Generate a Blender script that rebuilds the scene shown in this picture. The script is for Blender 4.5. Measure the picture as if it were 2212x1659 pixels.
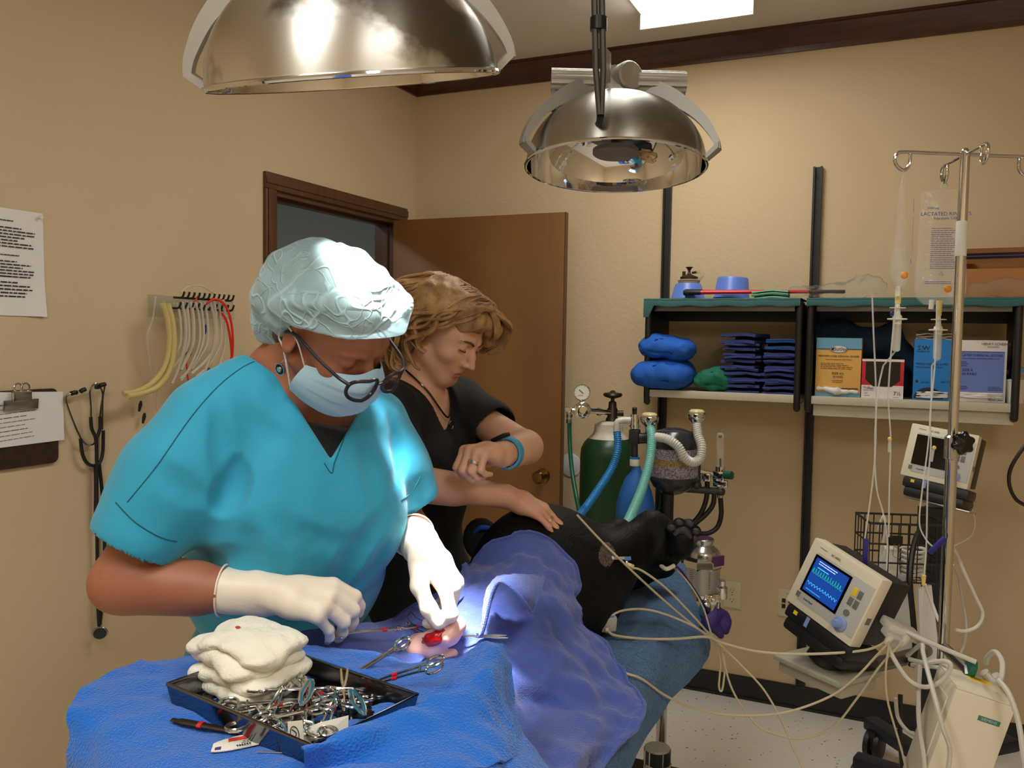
import bpy, bmesh, math, random
import numpy as np
from mathutils import Vector, Matrix, Quaternion, noise
for o in list(bpy.data.objects): bpy.data.objects.remove(o)
SC = bpy.context.scene
COL = SC.collection
random.seed(7); RNG = np.random.default_rng(7)
rad = math.radians
# ---------------------------------------------------------------- camera
IMW, IMH, FPX = 2212, 1659, 1853.0
CAM = np.array([2.255, -3.742, 1.55])
_y, _p, _r = np.radians([24.5463, -3.1276, .9039])
FW = np.array([-math.sin(_y)*math.cos(_p), math.cos(_y)*math.cos(_p), math.sin(_p)])
_r0 = np.array([math.cos(_y), math.sin(_y), 0]); _u0 = np.cross(_r0, FW)
RT = math.cos(_r)*_r0+math.sin(_r)*_u0; UP = -math.sin(_r)*_r0+math.cos(_r)*_u0
def ray(px, py): return (px-IMW/2)/FPX*RT-(py-IMH/2)/FPX*UP+FW
def P(px, py, d): return CAM+d*ray(px, py)                 # point seen at pixel, d metres in front
def Pax(px, py, ax, v):
    d = ray(px, py); return CAM+(v-CAM[ax])/d[ax]*d
def Px(px, py, v): return Pax(px, py, 0, v)
def Py(px, py, v): return Pax(px, py, 1, v)
def Pz(px, py, v): return Pax(px, py, 2, v)
cam_d = bpy.data.cameras.new('camera'); cam = bpy.data.objects.new('camera', cam_d); COL.objects.link(cam)
cam_d.sensor_fit = 'HORIZONTAL'; cam_d.sensor_width = 36; cam_d.lens = 36*FPX/IMW; cam_d.clip_start = .02
cam.matrix_world = Matrix(((RT[0], UP[0], -FW[0], CAM[0]), (RT[1], UP[1], -FW[1], CAM[1]), (RT[2], UP[2], -FW[2], CAM[2]), (0, 0, 0, 1)))
SC.camera = cam
# ---------------------------------------------------------------- world, exposure
w = bpy.data.worlds.new('world'); SC.world = w; w.use_nodes = True
w.node_tree.nodes['Background'].inputs[0].default_value = (.8, .85, 1, 1)
w.node_tree.nodes['Background'].inputs[1].default_value = .05
SC.view_settings.view_transform = 'Standard'; SC.view_settings.look = 'None'
SC.view_settings.gamma = 1; SC.view_settings.use_curve_mapping = False
SC.view_settings.exposure = 0.0
CEIL_E = 17.0      # emission of the fluorescent ceiling lenses
SPOT_W = 1.8       # surgical lamp
# ---------------------------------------------------------------- helpers
def S(r, g, b, a=1.0):
    f = lambda c: (c/255/12.92 if c/255 <= .04045 else ((c/255+.055)/1.055)**2.4)
    return (f(r), f(g), f(b), a)
MATS = {}
def mat(name, col, rough=.5, metal=0.0, **k):
    """procedural principled material; k: bump=(scale,strength,detail) var=(scale,col2,lo,hi) weave, trans, ior, emit, spec, sheen, sss, alpha, coat"""
    m = bpy.data.materials.new(name); m.use_nodes = True; MATS[name] = m
    nt = m.node_tree; b = nt.nodes['Principled BSDF']; L = nt.links.new
    I = b.inputs
    I['Base Color'].default_value = col; I['Roughness'].default_value = rough; I['Metallic'].default_value = metal
    if 'trans' in k: I['Transmission Weight'].default_value = k['trans']
    if 'ior' in k: I['IOR'].default_value = k['ior']
    if 'spec' in k: I['Specular IOR Level'].default_value = k['spec']
    if 'sheen' in k: I['Sheen Weight'].default_value = k['sheen']; I['Sheen Roughness'].default_value = .5
    if 'coat' in k: I['Coat Weight'].default_value = k['coat']; I['Coat Roughness'].default_value = .15
    if 'alpha' in k: I['Alpha'].default_value = k['alpha']
    if 'sss' in k:
        I['Subsurface Weight'].default_value = k['sss']; I['Subsurface Radius'].default_value = (1, .35, .2); I['Subsurface Scale'].default_value = k.get('sscale', .006)
    if 'emit' in k: I['Emission Color'].default_value = k.get('ecol', col); I['Emission Strength'].default_value = k['emit']
    tc = nt.nodes.new('ShaderNodeTexCoord')
    if 'var' in k:
        sc, c2, lo, hi = k['var'][:4]; st = k['var'][4] if len(k['var']) > 4 else (1, 1, 1)
        mp = nt.nodes.new('ShaderNodeMapping'); L(tc.outputs['Object'], mp.inputs[0]); mp.inputs['Scale'].default_value = st
        n = nt.nodes.new('ShaderNodeTexNoise'); n.inputs['Scale'].default_value = sc; n.inputs['Detail'].default_value = 5
        L(mp.outputs[0], n.inputs['Vector'])
        cr = nt.nodes.new('ShaderNodeValToRGB'); cr.color_ramp.elements[0].position = lo; cr.color_ramp.elements[1].position = hi
        cr.color_ramp.elements[0].color = col; cr.color_ramp.elements[1].color = c2
        L(n.outputs['Fac'], cr.inputs[0]); L(cr.outputs[0], b.inputs['Base Color'])
    nrm = None
    for kk in ('bump', 'bump2'):
        if kk in k:
            sc, stg, det = k[kk][:3]; st = k[kk][3] if len(k[kk]) > 3 else (1, 1, 1)
            mp = nt.nodes.new('ShaderNodeMapping'); L(tc.outputs['Object'], mp.inputs[0]); mp.inputs['Scale'].default_value = st
            n = nt.nodes.new('ShaderNodeTexNoise'); n.inputs['Scale'].default_value = sc; n.inputs['Detail'].default_value = det
            L(mp.outputs[0], n.inputs['Vector'])
            bp = nt.nodes.new('ShaderNodeBump'); bp.inputs['Strength'].default_value = stg; bp.inputs['Distance'].default_value = k.get('bdist', .004)
            L(n.outputs['Fac'], bp.inputs['Height'])
            if nrm: L(nrm, bp.inputs['Normal'])
            nrm = bp.outputs[0]
    if 'vor' in k:                                    # crepe-like cells for towels
        sc, stg = k['vor']
        v = nt.nodes.new('ShaderNodeTexVoronoi'); v.inputs['Scale'].default_value = sc; L(tc.outputs['Object'], v.inputs['Vector'])
        bp = nt.nodes.new('ShaderNodeBump'); bp.inputs['Strength'].default_value = stg; bp.inputs['Distance'].default_value = .003
        L(v.outputs['Distance'], bp.inputs['Height'])
        if nrm: L(nrm, bp.inputs['Normal'])
        nrm = bp.outputs[0]
    if nrm: L(nrm, b.inputs['Normal'])
    return m
def tag(o, label=None, cat=None, group=None, kind=None):
    if label: o['label'] = label
    if cat: o['category'] = cat
    if group: o['group'] = group
    if kind: o['kind'] = kind
    return o
def thing(name, label, cat, loc, group=None):
    o = bpy.data.objects.new(name, None); COL.objects.link(o); o.location = tuple(loc); o.empty_display_size = .05
    tag(o, label, cat, group); WORLD[o.name] = np.array(loc, float); return o
WORLD = {}
def wloc(o):
    return WORLD.get(o.name, np.zeros(3)) if o is not None else np.zeros(3)
class MB:
    """collects shapes into ONE mesh object, given in world coordinates"""
    def __init__(s): s.v = []; s.f = []; s.mi = []; s.n = 0
    def add(s, vs, fs, mi=0):
        vs = np.asarray(vs, float).reshape(-1, 3); b = s.n
        s.v.append(vs); s.n += len(vs)
        for f in fs: s.f.append([int(i)+b for i in f]); s.mi.append(mi)
        return s
    def box(s, c, size, R=None, bev=0, mi=0, taper=None):
        bm = bmesh.new(); bmesh.ops.create_cube(bm, size=1)
        for v in bm.verts:
            if taper and v.co.z > 0: v.co.x *= taper[0]; v.co.y *= taper[1]
            v.co = Vector((v.co.x*size[0], v.co.y*size[1], v.co.z*size[2]))
        if bev: bmesh.ops.bevel(bm, geom=list(bm.edges), offset=bev, segments=2, profile=.6, affect='EDGES')
        s.bm(bm, R, c, mi); return s
    def box2(s, lo, hi, bev=0, mi=0):
        lo = np.array(lo, float); hi = np.array(hi, float); return s.box((lo+hi)/2, np.abs(hi-lo), None, bev, mi)
    def bm(s, bm, R=None, c=(0, 0, 0), mi=0):
        bm.verts.index_update(); vs = np.array([v.co[:] for v in bm.verts])
        if R is not None: vs = vs@np.array(R)[:3, :3].T
        s.add(vs+np.array(c), [[v.index for v in f.verts] for f in bm.faces], mi); bm.free()
    def tube(s, pts, r, n=10, caps=True, mi=0, flat=None):
        pts = np.asarray(pts, float); m = len(pts); r = np.broadcast_to(np.asarray(r, float), (m,))
        t = np.gradient(pts, axis=0); t /= np.linalg.norm(t, axis=1)[:, None]+1e-12
        a = np.array([0, 0, 1.]) if abs(t[0][2]) < .9 else np.array([1., 0, 0])
        x = np.cross(a, t[0]); x /= np.linalg.norm(x); vs = []
        ang = np.arange(n)*2*np.pi/n; ca, sa = np.cos(ang), np.sin(ang)
        if flat: sa = sa*flat
        for i in range(m):
            x = x-t[i]*(x@t[i]); x /= np.linalg.norm(x)+1e-12; y = np.cross(t[i], x)
            vs.append(pts[i]+r[i]*(ca[:, None]*x+sa[:, None]*y))
        fs = [(i*n+j, i*n+(j+1) % n, (i+1)*n+(j+1) % n, (i+1)*n+j) for i in range(m-1) for j in range(n)]
        if caps: fs += [tuple(range(n-1, -1, -1)), tuple((m-1)*n+j for j in range(n))]
        return s.add(np.concatenate(vs), fs, mi)
    def cyl(s, a, b, r1, r2=None, n=20, mi=0):
        return s.tube([a, b], [r1, r1 if r2 is None else r2], n, True, mi)
    def lathe(s, prof, o=(0, 0, 0), ax=(0, 0, 1), n=32, mi=0, caps=True):
        """prof: [(radius, height)] along ax"""
        ax = np.array(ax, float); ax /= np.linalg.norm(ax); a = np.array([1., 0, 0]) if abs(ax[0]) < .9 else np.array([0, 1., 0])
        x = np.cross(a, ax); x /= np.linalg.norm(x); y = np.cross(ax, x); o = np.array(o, float)
        ang = np.arange(n)*2*np.pi/n; ring = np.cos(ang)[:, None]*x+np.sin(ang)[:, None]*y
        vs = np.concatenate([o+h*ax+max(r, 1e-5)*ring for r, h in prof]); m = len(prof)
        fs = [(i*n+j, i*n+(j+1) % n, (i+1)*n+(j+1) % n, (i+1)*n+j) for i in range(m-1) for j in range(n)]
        if caps: fs += [tuple(range(n-1, -1, -1)), tuple((m-1)*n+j for j in range(n))]
        return s.add(vs, fs, mi)
    def ell(s, c, r, R=None, n=20, mi=0):
        bm = bmesh.new(); bmesh.ops.create_uvsphere(bm, u_segments=n, v_segments=max(6, n//2), radius=1)
        for v in bm.verts: v.co = Vector((v.co.x*r[0], v.co.y*r[1], v.co.z*r[2])) if hasattr(r, '__len__') else v.co*r
        s.bm(bm, R, c, mi); return s
    def prism(s, poly, d, mi=0):
        """poly: 3-D outline, extruded by vector d"""
        p = np.asarray(poly, float); n = len(p); q = p+np.array(d)
        fs = [tuple(range(n)), tuple(range(2*n-1, n-1, -1))]+[(i, i+n, (i+1) % n+n, (i+1) % n) for i in range(n)]
        return s.add(np.concatenate([p, q]), fs, mi)
    def grid(s, g, mi=0, thick=0.0):
        g = np.asarray(g, float); a, b = g.shape[:2]
        if thick:
            du = np.gradient(g, axis=0); dv = np.gradient(g, axis=1); nn = np.cross(du, dv); nn /= np.linalg.norm(nn, axis=2)[..., None]+1e-12
            h = g-nn*thick; k = a*b
            fs = [(i*b+j, (i+1)*b+j, (i+1)*b+j+1, i*b+j+1) for i in range(a-1) for j in range(b-1)]
            fs += [(k+i*b+j, k+i*b+j+1, k+(i+1)*b+j+1, k+(i+1)*b+j) for i in range(a-1) for j in range(b-1)]
            rim = [i*b for i in range(a)]+[(a-1)*b+j for j in range(1, b)]+[i*b+b-1 for i in range(a-2, -1, -1)]+[j for j in range(b-2, 0, -1)]
            fs += [(rim[i], k+rim[i], k+rim[(i+1) % len(rim)], rim[(i+1) % len(rim)]) for i in range(len(rim))]
            return s.add(np.concatenate([g.reshape(-1, 3), h.reshape(-1, 3)]), fs, mi)
        return s.add(g.reshape(-1, 3), [(i*b+j, (i+1)*b+j, (i+1)*b+j+1, i*b+j+1) for i in range(a-1) for j in range(b-1)], mi)
    def build(s, name, m, parent=None, smooth=40, origin=None, fix=True):
        v = np.concatenate(s.v)
        if parent is None:
            o0 = np.array([(v[:, 0].min()+v[:, 0].max())/2, (v[:, 1].min()+v[:, 1].max())/2, v[:, 2].min()]) if origin is None else np.array(origin, float)
        else: o0 = wloc(parent)
        me = bpy.data.meshes.new(name); me.from_pydata((v-o0).tolist(), [], s.f)
        for mm in (m if isinstance(m, (list, tuple)) else [m]): me.materials.append(mm if not isinstance(mm, str) else MATS[mm])
        if isinstance(m, (list, tuple)): me.polygons.foreach_set('material_index', s.mi)
        if fix:
            bm = bmesh.new(); bm.from_mesh(me); bmesh.ops.recalc_face_normals(bm, faces=bm.faces); bm.to_mesh(me); bm.free()
        if smooth:
            me.polygons.foreach_set('use_smooth', [True]*len(me.polygons)); me.set_sharp_from_angle(angle=rad(smooth))
        me.update()
        o = bpy.data.objects.new(name, me); COL.objects.link(o)
        if parent is None: o.location = o0; WORLD[o.name] = o0
        else: o.parent = parent; WORLD[o.name] = o0
        return o
def cr(pts, n=8, closed=False):
    """Catmull-Rom through the points (any dimension)"""
    p = np.asarray(pts, float); out = []; m = len(p)
    for i in range(m if closed else m-1):
        if closed: a, b, c, d = p[(i-1) % m], p[i], p[(i+1) % m], p[(i+2) % m]
        else: a, b, c, d = p[max(i-1, 0)], p[i], p[i+1], p[min(i+2, m-1)]
        for t in np.arange(n)/n:
            out.append(.5*((2*b)+(c-a)*t+(2*a-5*b+4*c-d)*t*t+(3*b-a-3*c+d)*t**3))
    if not closed: out.append(p[-1])
    return np.array(out)
def crd(pts, n=8): return cr([P(*q) for q in pts], n)
def surf(net, nu=6, nv=6):
    """smooth sheet through a net of points (rows of equal length)"""
    net = np.asarray(net, float); a = np.stack([cr(net[:, j], nu) for j in range(net.shape[1])], 1)
    return np.stack([cr(a[i], nv) for i in range(a.shape[0])], 0)
def rot(ax, deg): return np.array(Matrix.Rotation(rad(deg), 3, ax))
def frame(x=None, y=None, z=None):
    """rotation matrix whose columns are the local axes; two given, z x y order completed"""
    nz = lambda a: np.array(a, float)/np.linalg.norm(a)
    if z is not None and x is not None: z = nz(z); y = nz(np.cross(z, x)); x = np.cross(y, z)
    elif z is not None and y is not None: z = nz(z); x = nz(np.cross(y, z)); y = np.cross(z, x)
    elif y is not None and x is not None: y = nz(y); z = nz(np.cross(x, y)); x = np.cross(y, z)
    return np.stack([x, y, z], 1)
def dup(root, name=None, label=None, group=None, loc=None, M=None):
    r = root.copy(); COL.objects.link(r)
    if M is not None: r.matrix_basis = M
    if loc is not None: r.location = loc
    if label: r['label'] = label
    if group: r['group'] = group
    def rec(src, dst):
        for ch in list(src.children):
            c = ch.copy(); COL.objects.link(c); c.parent = dst; rec(ch, c)
    rec(root, r); return r
def text(body, size, R, loc, m, parent, name='printed_text', ext=.0004, align='CENTER'):
    """lettering as a thin mesh; R columns: reading direction, up, out of the surface"""
    cu = bpy.data.curves.new('t', 'FONT'); cu.body = body; cu.size = size; cu.extrude = ext; cu.align_x = align; cu.align_y = 'CENTER'; cu.resolution_u = 2
    t = bpy.data.objects.new('t', cu); COL.objects.link(t); dg = bpy.context.evaluated_depsgraph_get()
    me = bpy.data.meshes.new_from_object(t.evaluated_get(dg)); bpy.data.objects.remove(t); bpy.data.curves.remove(cu)
    v = np.empty(len(me.vertices)*3); me.vertices.foreach_get('co', v); v = v.reshape(-1, 3)@np.array(R).T+np.array(loc)-wloc(parent)
    me.vertices.foreach_set('co', v.ravel()); me.materials.clear(); me.materials.append(MATS[m] if isinstance(m, str) else m); me.update(); me.name = name
    o = bpy.data.objects.new(name, me); COL.objects.link(o); o.parent = parent; WORLD[o.name] = wloc(parent); return o
def lines(R, loc, w, h, n, m, parent, name='printed_lines', seed=1, fill=.6, indent=0):
    """rows of small unreadable print as thin dashes; loc = top left corner"""
    rg = random.Random(seed); mb = MB(); R = np.array(R); step = h/n
    for i in range(n):
        x = indent*rg.random(); end = w*(1-.35*rg.random())
        while x < end:
            l = min(end-x, w*rg.uniform(.04, .14)+.001); c = np.array([x+l/2, -(i+.5)*step, .0003])
            mb.box(np.array(loc)+R@c, (l, step*fill*.5, .0003), R); x += l+w*.018
    return mb.build(name, m, parent, smooth=0)
# ---------------------------------------------------------------- materials of the room
mat('wall_paint', S(206, 184, 148), .75, bump=(60, .25, 6), bdist=.006, var=(1.5, S(201, 178, 141), .3, .7))
mat('ceiling_paint', S(214, 206, 198), .9, bump=(220, .4, 4))
mat('dark_wood', S(84, 42, 20), .35, var=(6, S(58, 27, 12), .35, .7, (1, 8, 8)), coat=.2)
mat('casing_wood', S(92, 52, 22), .35, var=(7, S(62, 32, 12), .35, .7, (6, 6, .6)), coat=.2)
mat('door_wood', S(128, 86, 40), .38, var=(2.2, S(100, 62, 26), .3, .72, (1, 1, .35)), coat=.25)
mat('black_vinyl', S(26, 24, 23), .4)
mat('hall_paint', S(140, 146, 148), .85); mat('hall_dark', S(92, 92, 88), .8)
mat('brass', S(120, 96, 58), .22, 1.0)
m = mat('floor_vinyl', S(232, 226, 218), .35, coat=.2)
nt = m.node_tree; b = nt.nodes['Principled BSDF']; tc = nt.nodes.new('ShaderNodeTexCoord')
v = nt.nodes.new('ShaderNodeTexVoronoi'); v.inputs['Scale'].default_value = 38; nt.links.new(tc.outputs['Object'], v.inputs['Vector'])
n2 = nt.nodes.new('ShaderNodeTexNoise'); n2.inputs['Scale'].default_value = 70; n2.inputs['Detail'].default_value = 1; nt.links.new(tc.outputs['Object'], n2.inputs['Vector'])
ad = nt.nodes.new('ShaderNodeMath'); ad.operation = 'MULTIPLY_ADD'; nt.links.new(n2.outputs['Fac'], ad.inputs[0]); ad.inputs[1].default_value = .5; nt.links.new(v.outputs['Distance'], ad.inputs[2])
rp = nt.nodes.new('ShaderNodeValToRGB'); rp.color_ramp.elements[0].position = .31; rp.color_ramp.elements[0].color = S(95, 88, 80); rp.color_ramp.elements[1].position = .37; rp.color_ramp.elements[1].color = S(232, 226, 218)
nt.links.new(ad.outputs[0], rp.inputs[0]); nt.links.new(rp.outputs[0], b.inputs['Base Color'])
mat('light_lens', S(255, 250, 240), .5, emit=CEIL_E, ecol=(1, .985, .92, 1)); mat('light_lens_side', S(255, 250, 240), .5, emit=CEIL_E*.35, ecol=(1, .985, .92, 1))
mat('white_enamel', S(225, 222, 215), .4)
# ---------------------------------------------------------------- shell
XR, YF, ZC = 3.7, -5.0, 2.83
DY0, DY1, DZ = -1.062, -.165, 2.105       # door opening in the left wall
T = .12
def struct(mb, name, m, smooth=0, parent=None):
    o = mb.build(name, m, parent, smooth)
    if parent is None: tag(o, kind='structure')
    return o
struct(MB().box2((-2.2, YF-T, -.08), (XR+T, T, 0)), 'floor', 'floor_vinyl')
struct(MB().box2((-2.2, YF-T, ZC), (XR+T, T, ZC+.08)), 'ceiling', 'ceiling_paint')
struct(MB().box2((-T, 0, 0), (XR+T, T, ZC)), 'wall_back', 'wall_paint')
struct(MB().box2((-T, YF, 0), (0, DY0, ZC)).box2((-T, DY1, 0), (0, 0, ZC)).box2((-T, DY0, DZ), (0, DY1, ZC)), 'wall_left', 'wall_paint')
struct(MB().box2((XR, YF, 0), (XR+T, 0, ZC)), 'wall_right', 'wall_paint')
struct(MB().box2((-T, YF-T, 0), (XR+T, YF, ZC)), 'wall_front', 'wall_paint')
struct(MB().box2((-2.2, -2.6, 0), (-2.1, T, ZC)).box2((-2.1, 0, 0), (-T, T, ZC)).box2((-2.1, -2.6, 0), (-T, -2.5, ZC)), 'wall_hall', 'hall_paint')
struct(MB().box2((-2.1, -2.5, 0), (-2.08, 0, 1.87)).box2((-2.08, -.02, 0), (-.12, 0, 1.83)), 'trim_hall', 'hall_dark')
def crown(p0, p1, out, name):
    p0 = np.array(p0, float); p1 = np.array(p1, float); o = np.array(out, float); z = np.array([0, 0, 1.])
    prof = [(0, -.095), (.012, -.095), (.014, -.075), (.03, -.055), (.05, -.03), (.06, -.012), (.072, -.010), (.072, 0), (0, 0)]
    struct(MB().prism([p0+o*a+z*(ZC+b) for a, b in prof], p1-p0), name, 'dark_wood', 30)
crown((.0, 0, 0), (XR, 0, 0), (0, -1, 0), 'trim_1'); crown((0, YF, 0), (0, 0, 0), (1, 0, 0), 'trim_2')
struct(MB().box2((0, -.008, 0), (XR, 0, .1)).box2((0, -.014, 0), (XR, -.008, .012)), 'baseboard_back', 'black_vinyl')
struct(MB().box2((0, YF, 0), (.008, DY0-.066, .1)), 'baseboard_left', 'black_vinyl')
# ---------------------------------------------------------------- door: frame and open leaf
d = MB(); cw = .064
for y0, y1 in ((DY0-cw, DY0), (DY1, DY1+cw)): d.box2((0, y0, 0), (.016, y1, DZ+.0), .003).box2((.016, y0+.012, 0), (.021, y1-.02, DZ), .002)
d.box2((0, DY0-cw, DZ), (.016, DY1+cw, DZ+cw), .003).box2((.016, DY0-cw, DZ+.02), (.021, DY1+cw, DZ+cw-.012), .002)
d.box2((-T, DY0-.002, 0), (0, DY0+.018, DZ)).box2((-T, DY1-.018, 0), (0, DY1+.002, DZ)).box2((-T, DY0, DZ-.018), (0, DY1, DZ))
d.box2((-.075, DY0+.018, 0), (-.04, DY0+.03, DZ-.018)).box2((-.075, DY1-.03, 0), (-.04, DY1-.018, DZ-.018)).box2((-.075, DY0+.018, DZ-.03), (-.04, DY1-.018, DZ-.018))
fr = struct(d, 'door_1', 'casing_wood', 30)
leaf = MB().box2((.006, DY1-.05, .012), (.885, DY1-.014, DZ-.006), .002).build('door_leaf', 'door_wood', fr, 30)
MB().box2((.8855, DY1-.049, .012), (.888, DY1-.015, DZ-.006)).build('leaf_edge', 'dark_wood', leaf, 0)
kn = Py(1160, 1030, DY1-.09); kx, kz = kn[0], kn[2]
MB().lathe([(.0, .0), (.033, 0), (.031, .006), (.014, .011), (.011, .03), (.02, .036), (.028, .046), (.029, .056), (.022, .066), (.0, .068)], (kx+.012, DY1-.05, kz), (0, -1, 0)).build('door_knob', 'brass', leaf)
MB().box2((.886, DY1-.044, kz-.028), (.889, DY1-.02, kz+.028)).build('latch_plate', 'brass', leaf)
for z in (.25, 1.05, 1.85): MB().cyl((.004, DY1-.006, z-.045), (.004, DY1-.006, z+.045), .007, n=10).build('hinge', 'brass', leaf)
# ---------------------------------------------------------------- ceiling lights (surface fluorescent fixtures, some added as fill)
mat('light_lens_dim', S(255, 250, 240), .5, emit=CEIL_E*.78, ecol=(1, .985, .92, 1))
def ceiling_light(x0, x1, y0, y1, label, lens='light_lens'):
    t = thing('ceiling_light', label, 'ceiling light', ((x0+x1)/2, (y0+y1)/2, ZC))
    h = .075
    MB().box2((x0, y0, ZC-.018), (x1, y1, ZC-.0005), .003).build('housing', 'white_enamel', t)
    c = np.array([[x0+.01, y0+.01], [x1-.01, y0+.01], [x1-.01, y1-.01], [x0+.01, y1-.01]])
    q = np.array([[x0+.05, y0+.02], [x1-.05, y0+.02], [x1-.05, y1-.02], [x0+.05, y1-.02]])
    vs = [(a, b, ZC-.018) for a, b in c]+[(a, b, ZC-h) for a, b in q]
    MB().add(vs, [(4, 5, 6, 7)]).add(vs, [(0, 1, 5, 4), (1, 2, 6, 5), (2, 3, 7, 6), (3, 0, 4, 7), (3, 2, 1, 0)], 1).build('lens', [lens, 'light_lens_side'], t, 0)
    for yy in (y0, y1): MB().box2((x0, yy-.006, ZC-h), (x1, yy+.006, ZC-.018)).build('end_cap', 'white_enamel', t)
ceiling_light(1.27, 1.70, -1.65, -.43, 'glowing fluorescent ceiling light above the far wall shelves', 'light_lens_dim')
ceiling_light(1.27, 1.70, -4.45, -3.23, 'fluorescent ceiling light behind and above the viewer, left one')
ceiling_light(2.75, 3.18, -4.45, -3.23, 'added fill light on the ceiling behind the viewer at the right')  # added fixture out of view, brightens the sides facing the camera
ceiling_light(-1.4, -.9, -2.2, -1.6, 'added unseen ceiling light brightening the hall beyond the doorway')  # added unseen fixture, lifts the otherwise black hall
# ---------------------------------------------------------------- implicit surfaces: one continuous skin from blended limbs
class Vol:
    def __init__(s, lo, hi, h):
        s.h = h; s.lo = np.array(lo, float); s.n = np.ceil((np.array(hi)-s.lo)/h).astype(int)+1
        s.D = np.full(s.n, .06, np.float32); s.ax = [(s.lo[i]+np.arange(s.n[i])*h).astype(np.float32) for i in range(3)]
    def _sub(s, lo, hi):
        a = np.clip(np.floor((np.array(lo)-s.lo)/s.h).astype(int), 0, s.n); b = np.clip(np.ceil((np.array(hi)-s.lo)/s.h).astype(int)+1, 0, s.n)
        sl = tuple(slice(x, y) for x, y in zip(a, b)); return sl, s.ax[0][sl[0]][:, None, None], s.ax[1][sl[1]][None, :, None], s.ax[2][sl[2]][None, None, :]
    def _put(s, sl, d, k, mode):
        if d.size == 0: return
        A = s.D[sl]
        if mode == 'add':
            if k > 0: hh = np.maximum(k-np.abs(A-d), 0)/k; s.D[sl] = np.minimum(A, d)-hh*hh*k*.25
            else: s.D[sl] = np.minimum(A, d)
        elif mode == 'sub':
            d = -d
            if k > 0: hh = np.maximum(k-np.abs(A-d), 0)/k; s.D[sl] = np.maximum(A, d)+hh*hh*k*.25
            else: s.D[sl] = np.maximum(A, d)
    def cap(s, a, b, ra, rb=None, k=.01, mode='add', flat=None):
        """tapered capsule; flat=(axis vector, factor) squeezes it along an axis"""
        rb = ra if rb is None else rb; a = np.array(a, float); b = np.array(b, float); m = max(ra, rb)+k+.03
        sl, X, Y, Z = s._sub(np.minimum(a, b)-m, np.maximum(a, b)+m)
        if X.size*Y.size*Z.size == 0: return s
        ab = (b-a).astype(np.float32); L2 = float(ab@ab)+1e-12
        px, py, pz = X-np.float32(a[0]), Y-np.float32(a[1]), Z-np.float32(a[2])
        t = np.clip((px*ab[0]+py*ab[1]+pz*ab[2])/np.float32(L2), 0, 1)
        qx, qy, qz = px-t*ab[0], py-t*ab[1], pz-t*ab[2]
        if flat is not None:
            v = np.array(flat[0], float); v /= np.linalg.norm(v); e = np.float32(1/flat[1]-1); dd = (qx*np.float32(v[0])+qy*np.float32(v[1])+qz*np.float32(v[2]))*e
            qx, qy, qz = qx+dd*np.float32(v[0]), qy+dd*np.float32(v[1]), qz+dd*np.float32(v[2])
        d = np.sqrt(qx*qx+qy*qy+qz*qz)-(ra+(rb-ra)*t)
        if flat is not None and flat[1] < 1: d = d*np.float32(max(flat[1], .35))
        s._put(sl, d.astype(np.float32), k, mode); return s
    def chain(s, pts, rs, k=.01, mode='add', flat=None):
        for i in range(len(pts)-1): s.cap(pts[i], pts[i+1], rs[i], rs[i+1], k, mode, flat)
        return s
    def ell(s, c, r, R=None, k=.01, mode='add'):
        r = np.array(r, float); c = np.array(c, float); m = r.max()+k+.03
        sl, X, Y, Z = s._sub(c-m, c+m)
        R = np.eye(3) if R is None else np.array(R)[:3, :3]
        p = [X-np.float32(c[0]), Y-np.float32(c[1]), Z-np.float32(c[2])]; q = [sum(np.float32(R[j, i])*p[j] for j in range(3)) for i in range(3)]
        k0 = np.sqrt(sum((q[i]/np.float32(r[i]))**2 for i in range(3))); k1 = np.sqrt(sum((q[i]/np.float32(r[i]**2))**2 for i in range(3)))+1e-9
        s._put(sl, (k0*(k0-1)/k1).astype(np.float32), k, mode); return s
    def box(s, c, hs, R=None, rd=.005, k=.0, mode='add'):
        hs = np.array(hs, float); c = np.array(c, float); m = np.linalg.norm(hs)+k+.03
        sl, X, Y, Z = s._sub(c-m, c+m); R = np.eye(3) if R is None else np.array(R)[:3, :3]
        p = [X-np.float32(c[0]), Y-np.float32(c[1]), Z-np.float32(c[2])]; q = [np.abs(sum(np.float32(R[j, i])*p[j] for j in range(3)))-np.float32(hs[i]-rd) for i in range(3)]
        d = np.sqrt(sum(np.maximum(x, 0)**2 for x in q))+np.minimum(np.maximum(np.maximum(q[0], q[1]), q[2]), 0)-rd
        s._put(sl, d.astype(np.float32), k, mode); return s
    def plane(s, c, n, k=.0):
        """cut away everything on the side the normal points to"""
        n = np.array(n, float)/np.linalg.norm(n); X, Y, Z = s.ax[0][:, None, None], s.ax[1][None, :, None], s.ax[2][None, None, :]
        d = (X-np.float32(c[0]))*np.float32(n[0])+(Y-np.float32(c[1]))*np.float32(n[1])+(Z-np.float32(c[2]))*np.float32(n[2])
        s.D = np.maximum(s.D, d).astype(np.float32); return s
    def wedge(s, hs, k=.0, mode='sub'):
        """region where every (p-c).n < 0"""
        X, Y, Z = s.ax[0][:, None, None], s.ax[1][None, :, None], s.ax[2][None, None, :]; d = None
        for c, n in hs:
            n = np.array(n, float)/np.linalg.norm(n); e = (X-np.float32(c[0]))*np.float32(n[0])+(Y-np.float32(c[1]))*np.float32(n[1])+(Z-np.float32(c[2]))*np.float32(n[2])
            d = e if d is None else np.maximum(d, e)
        s._put((slice(None),)*3, d.astype(np.float32), k, mode); return s
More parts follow.
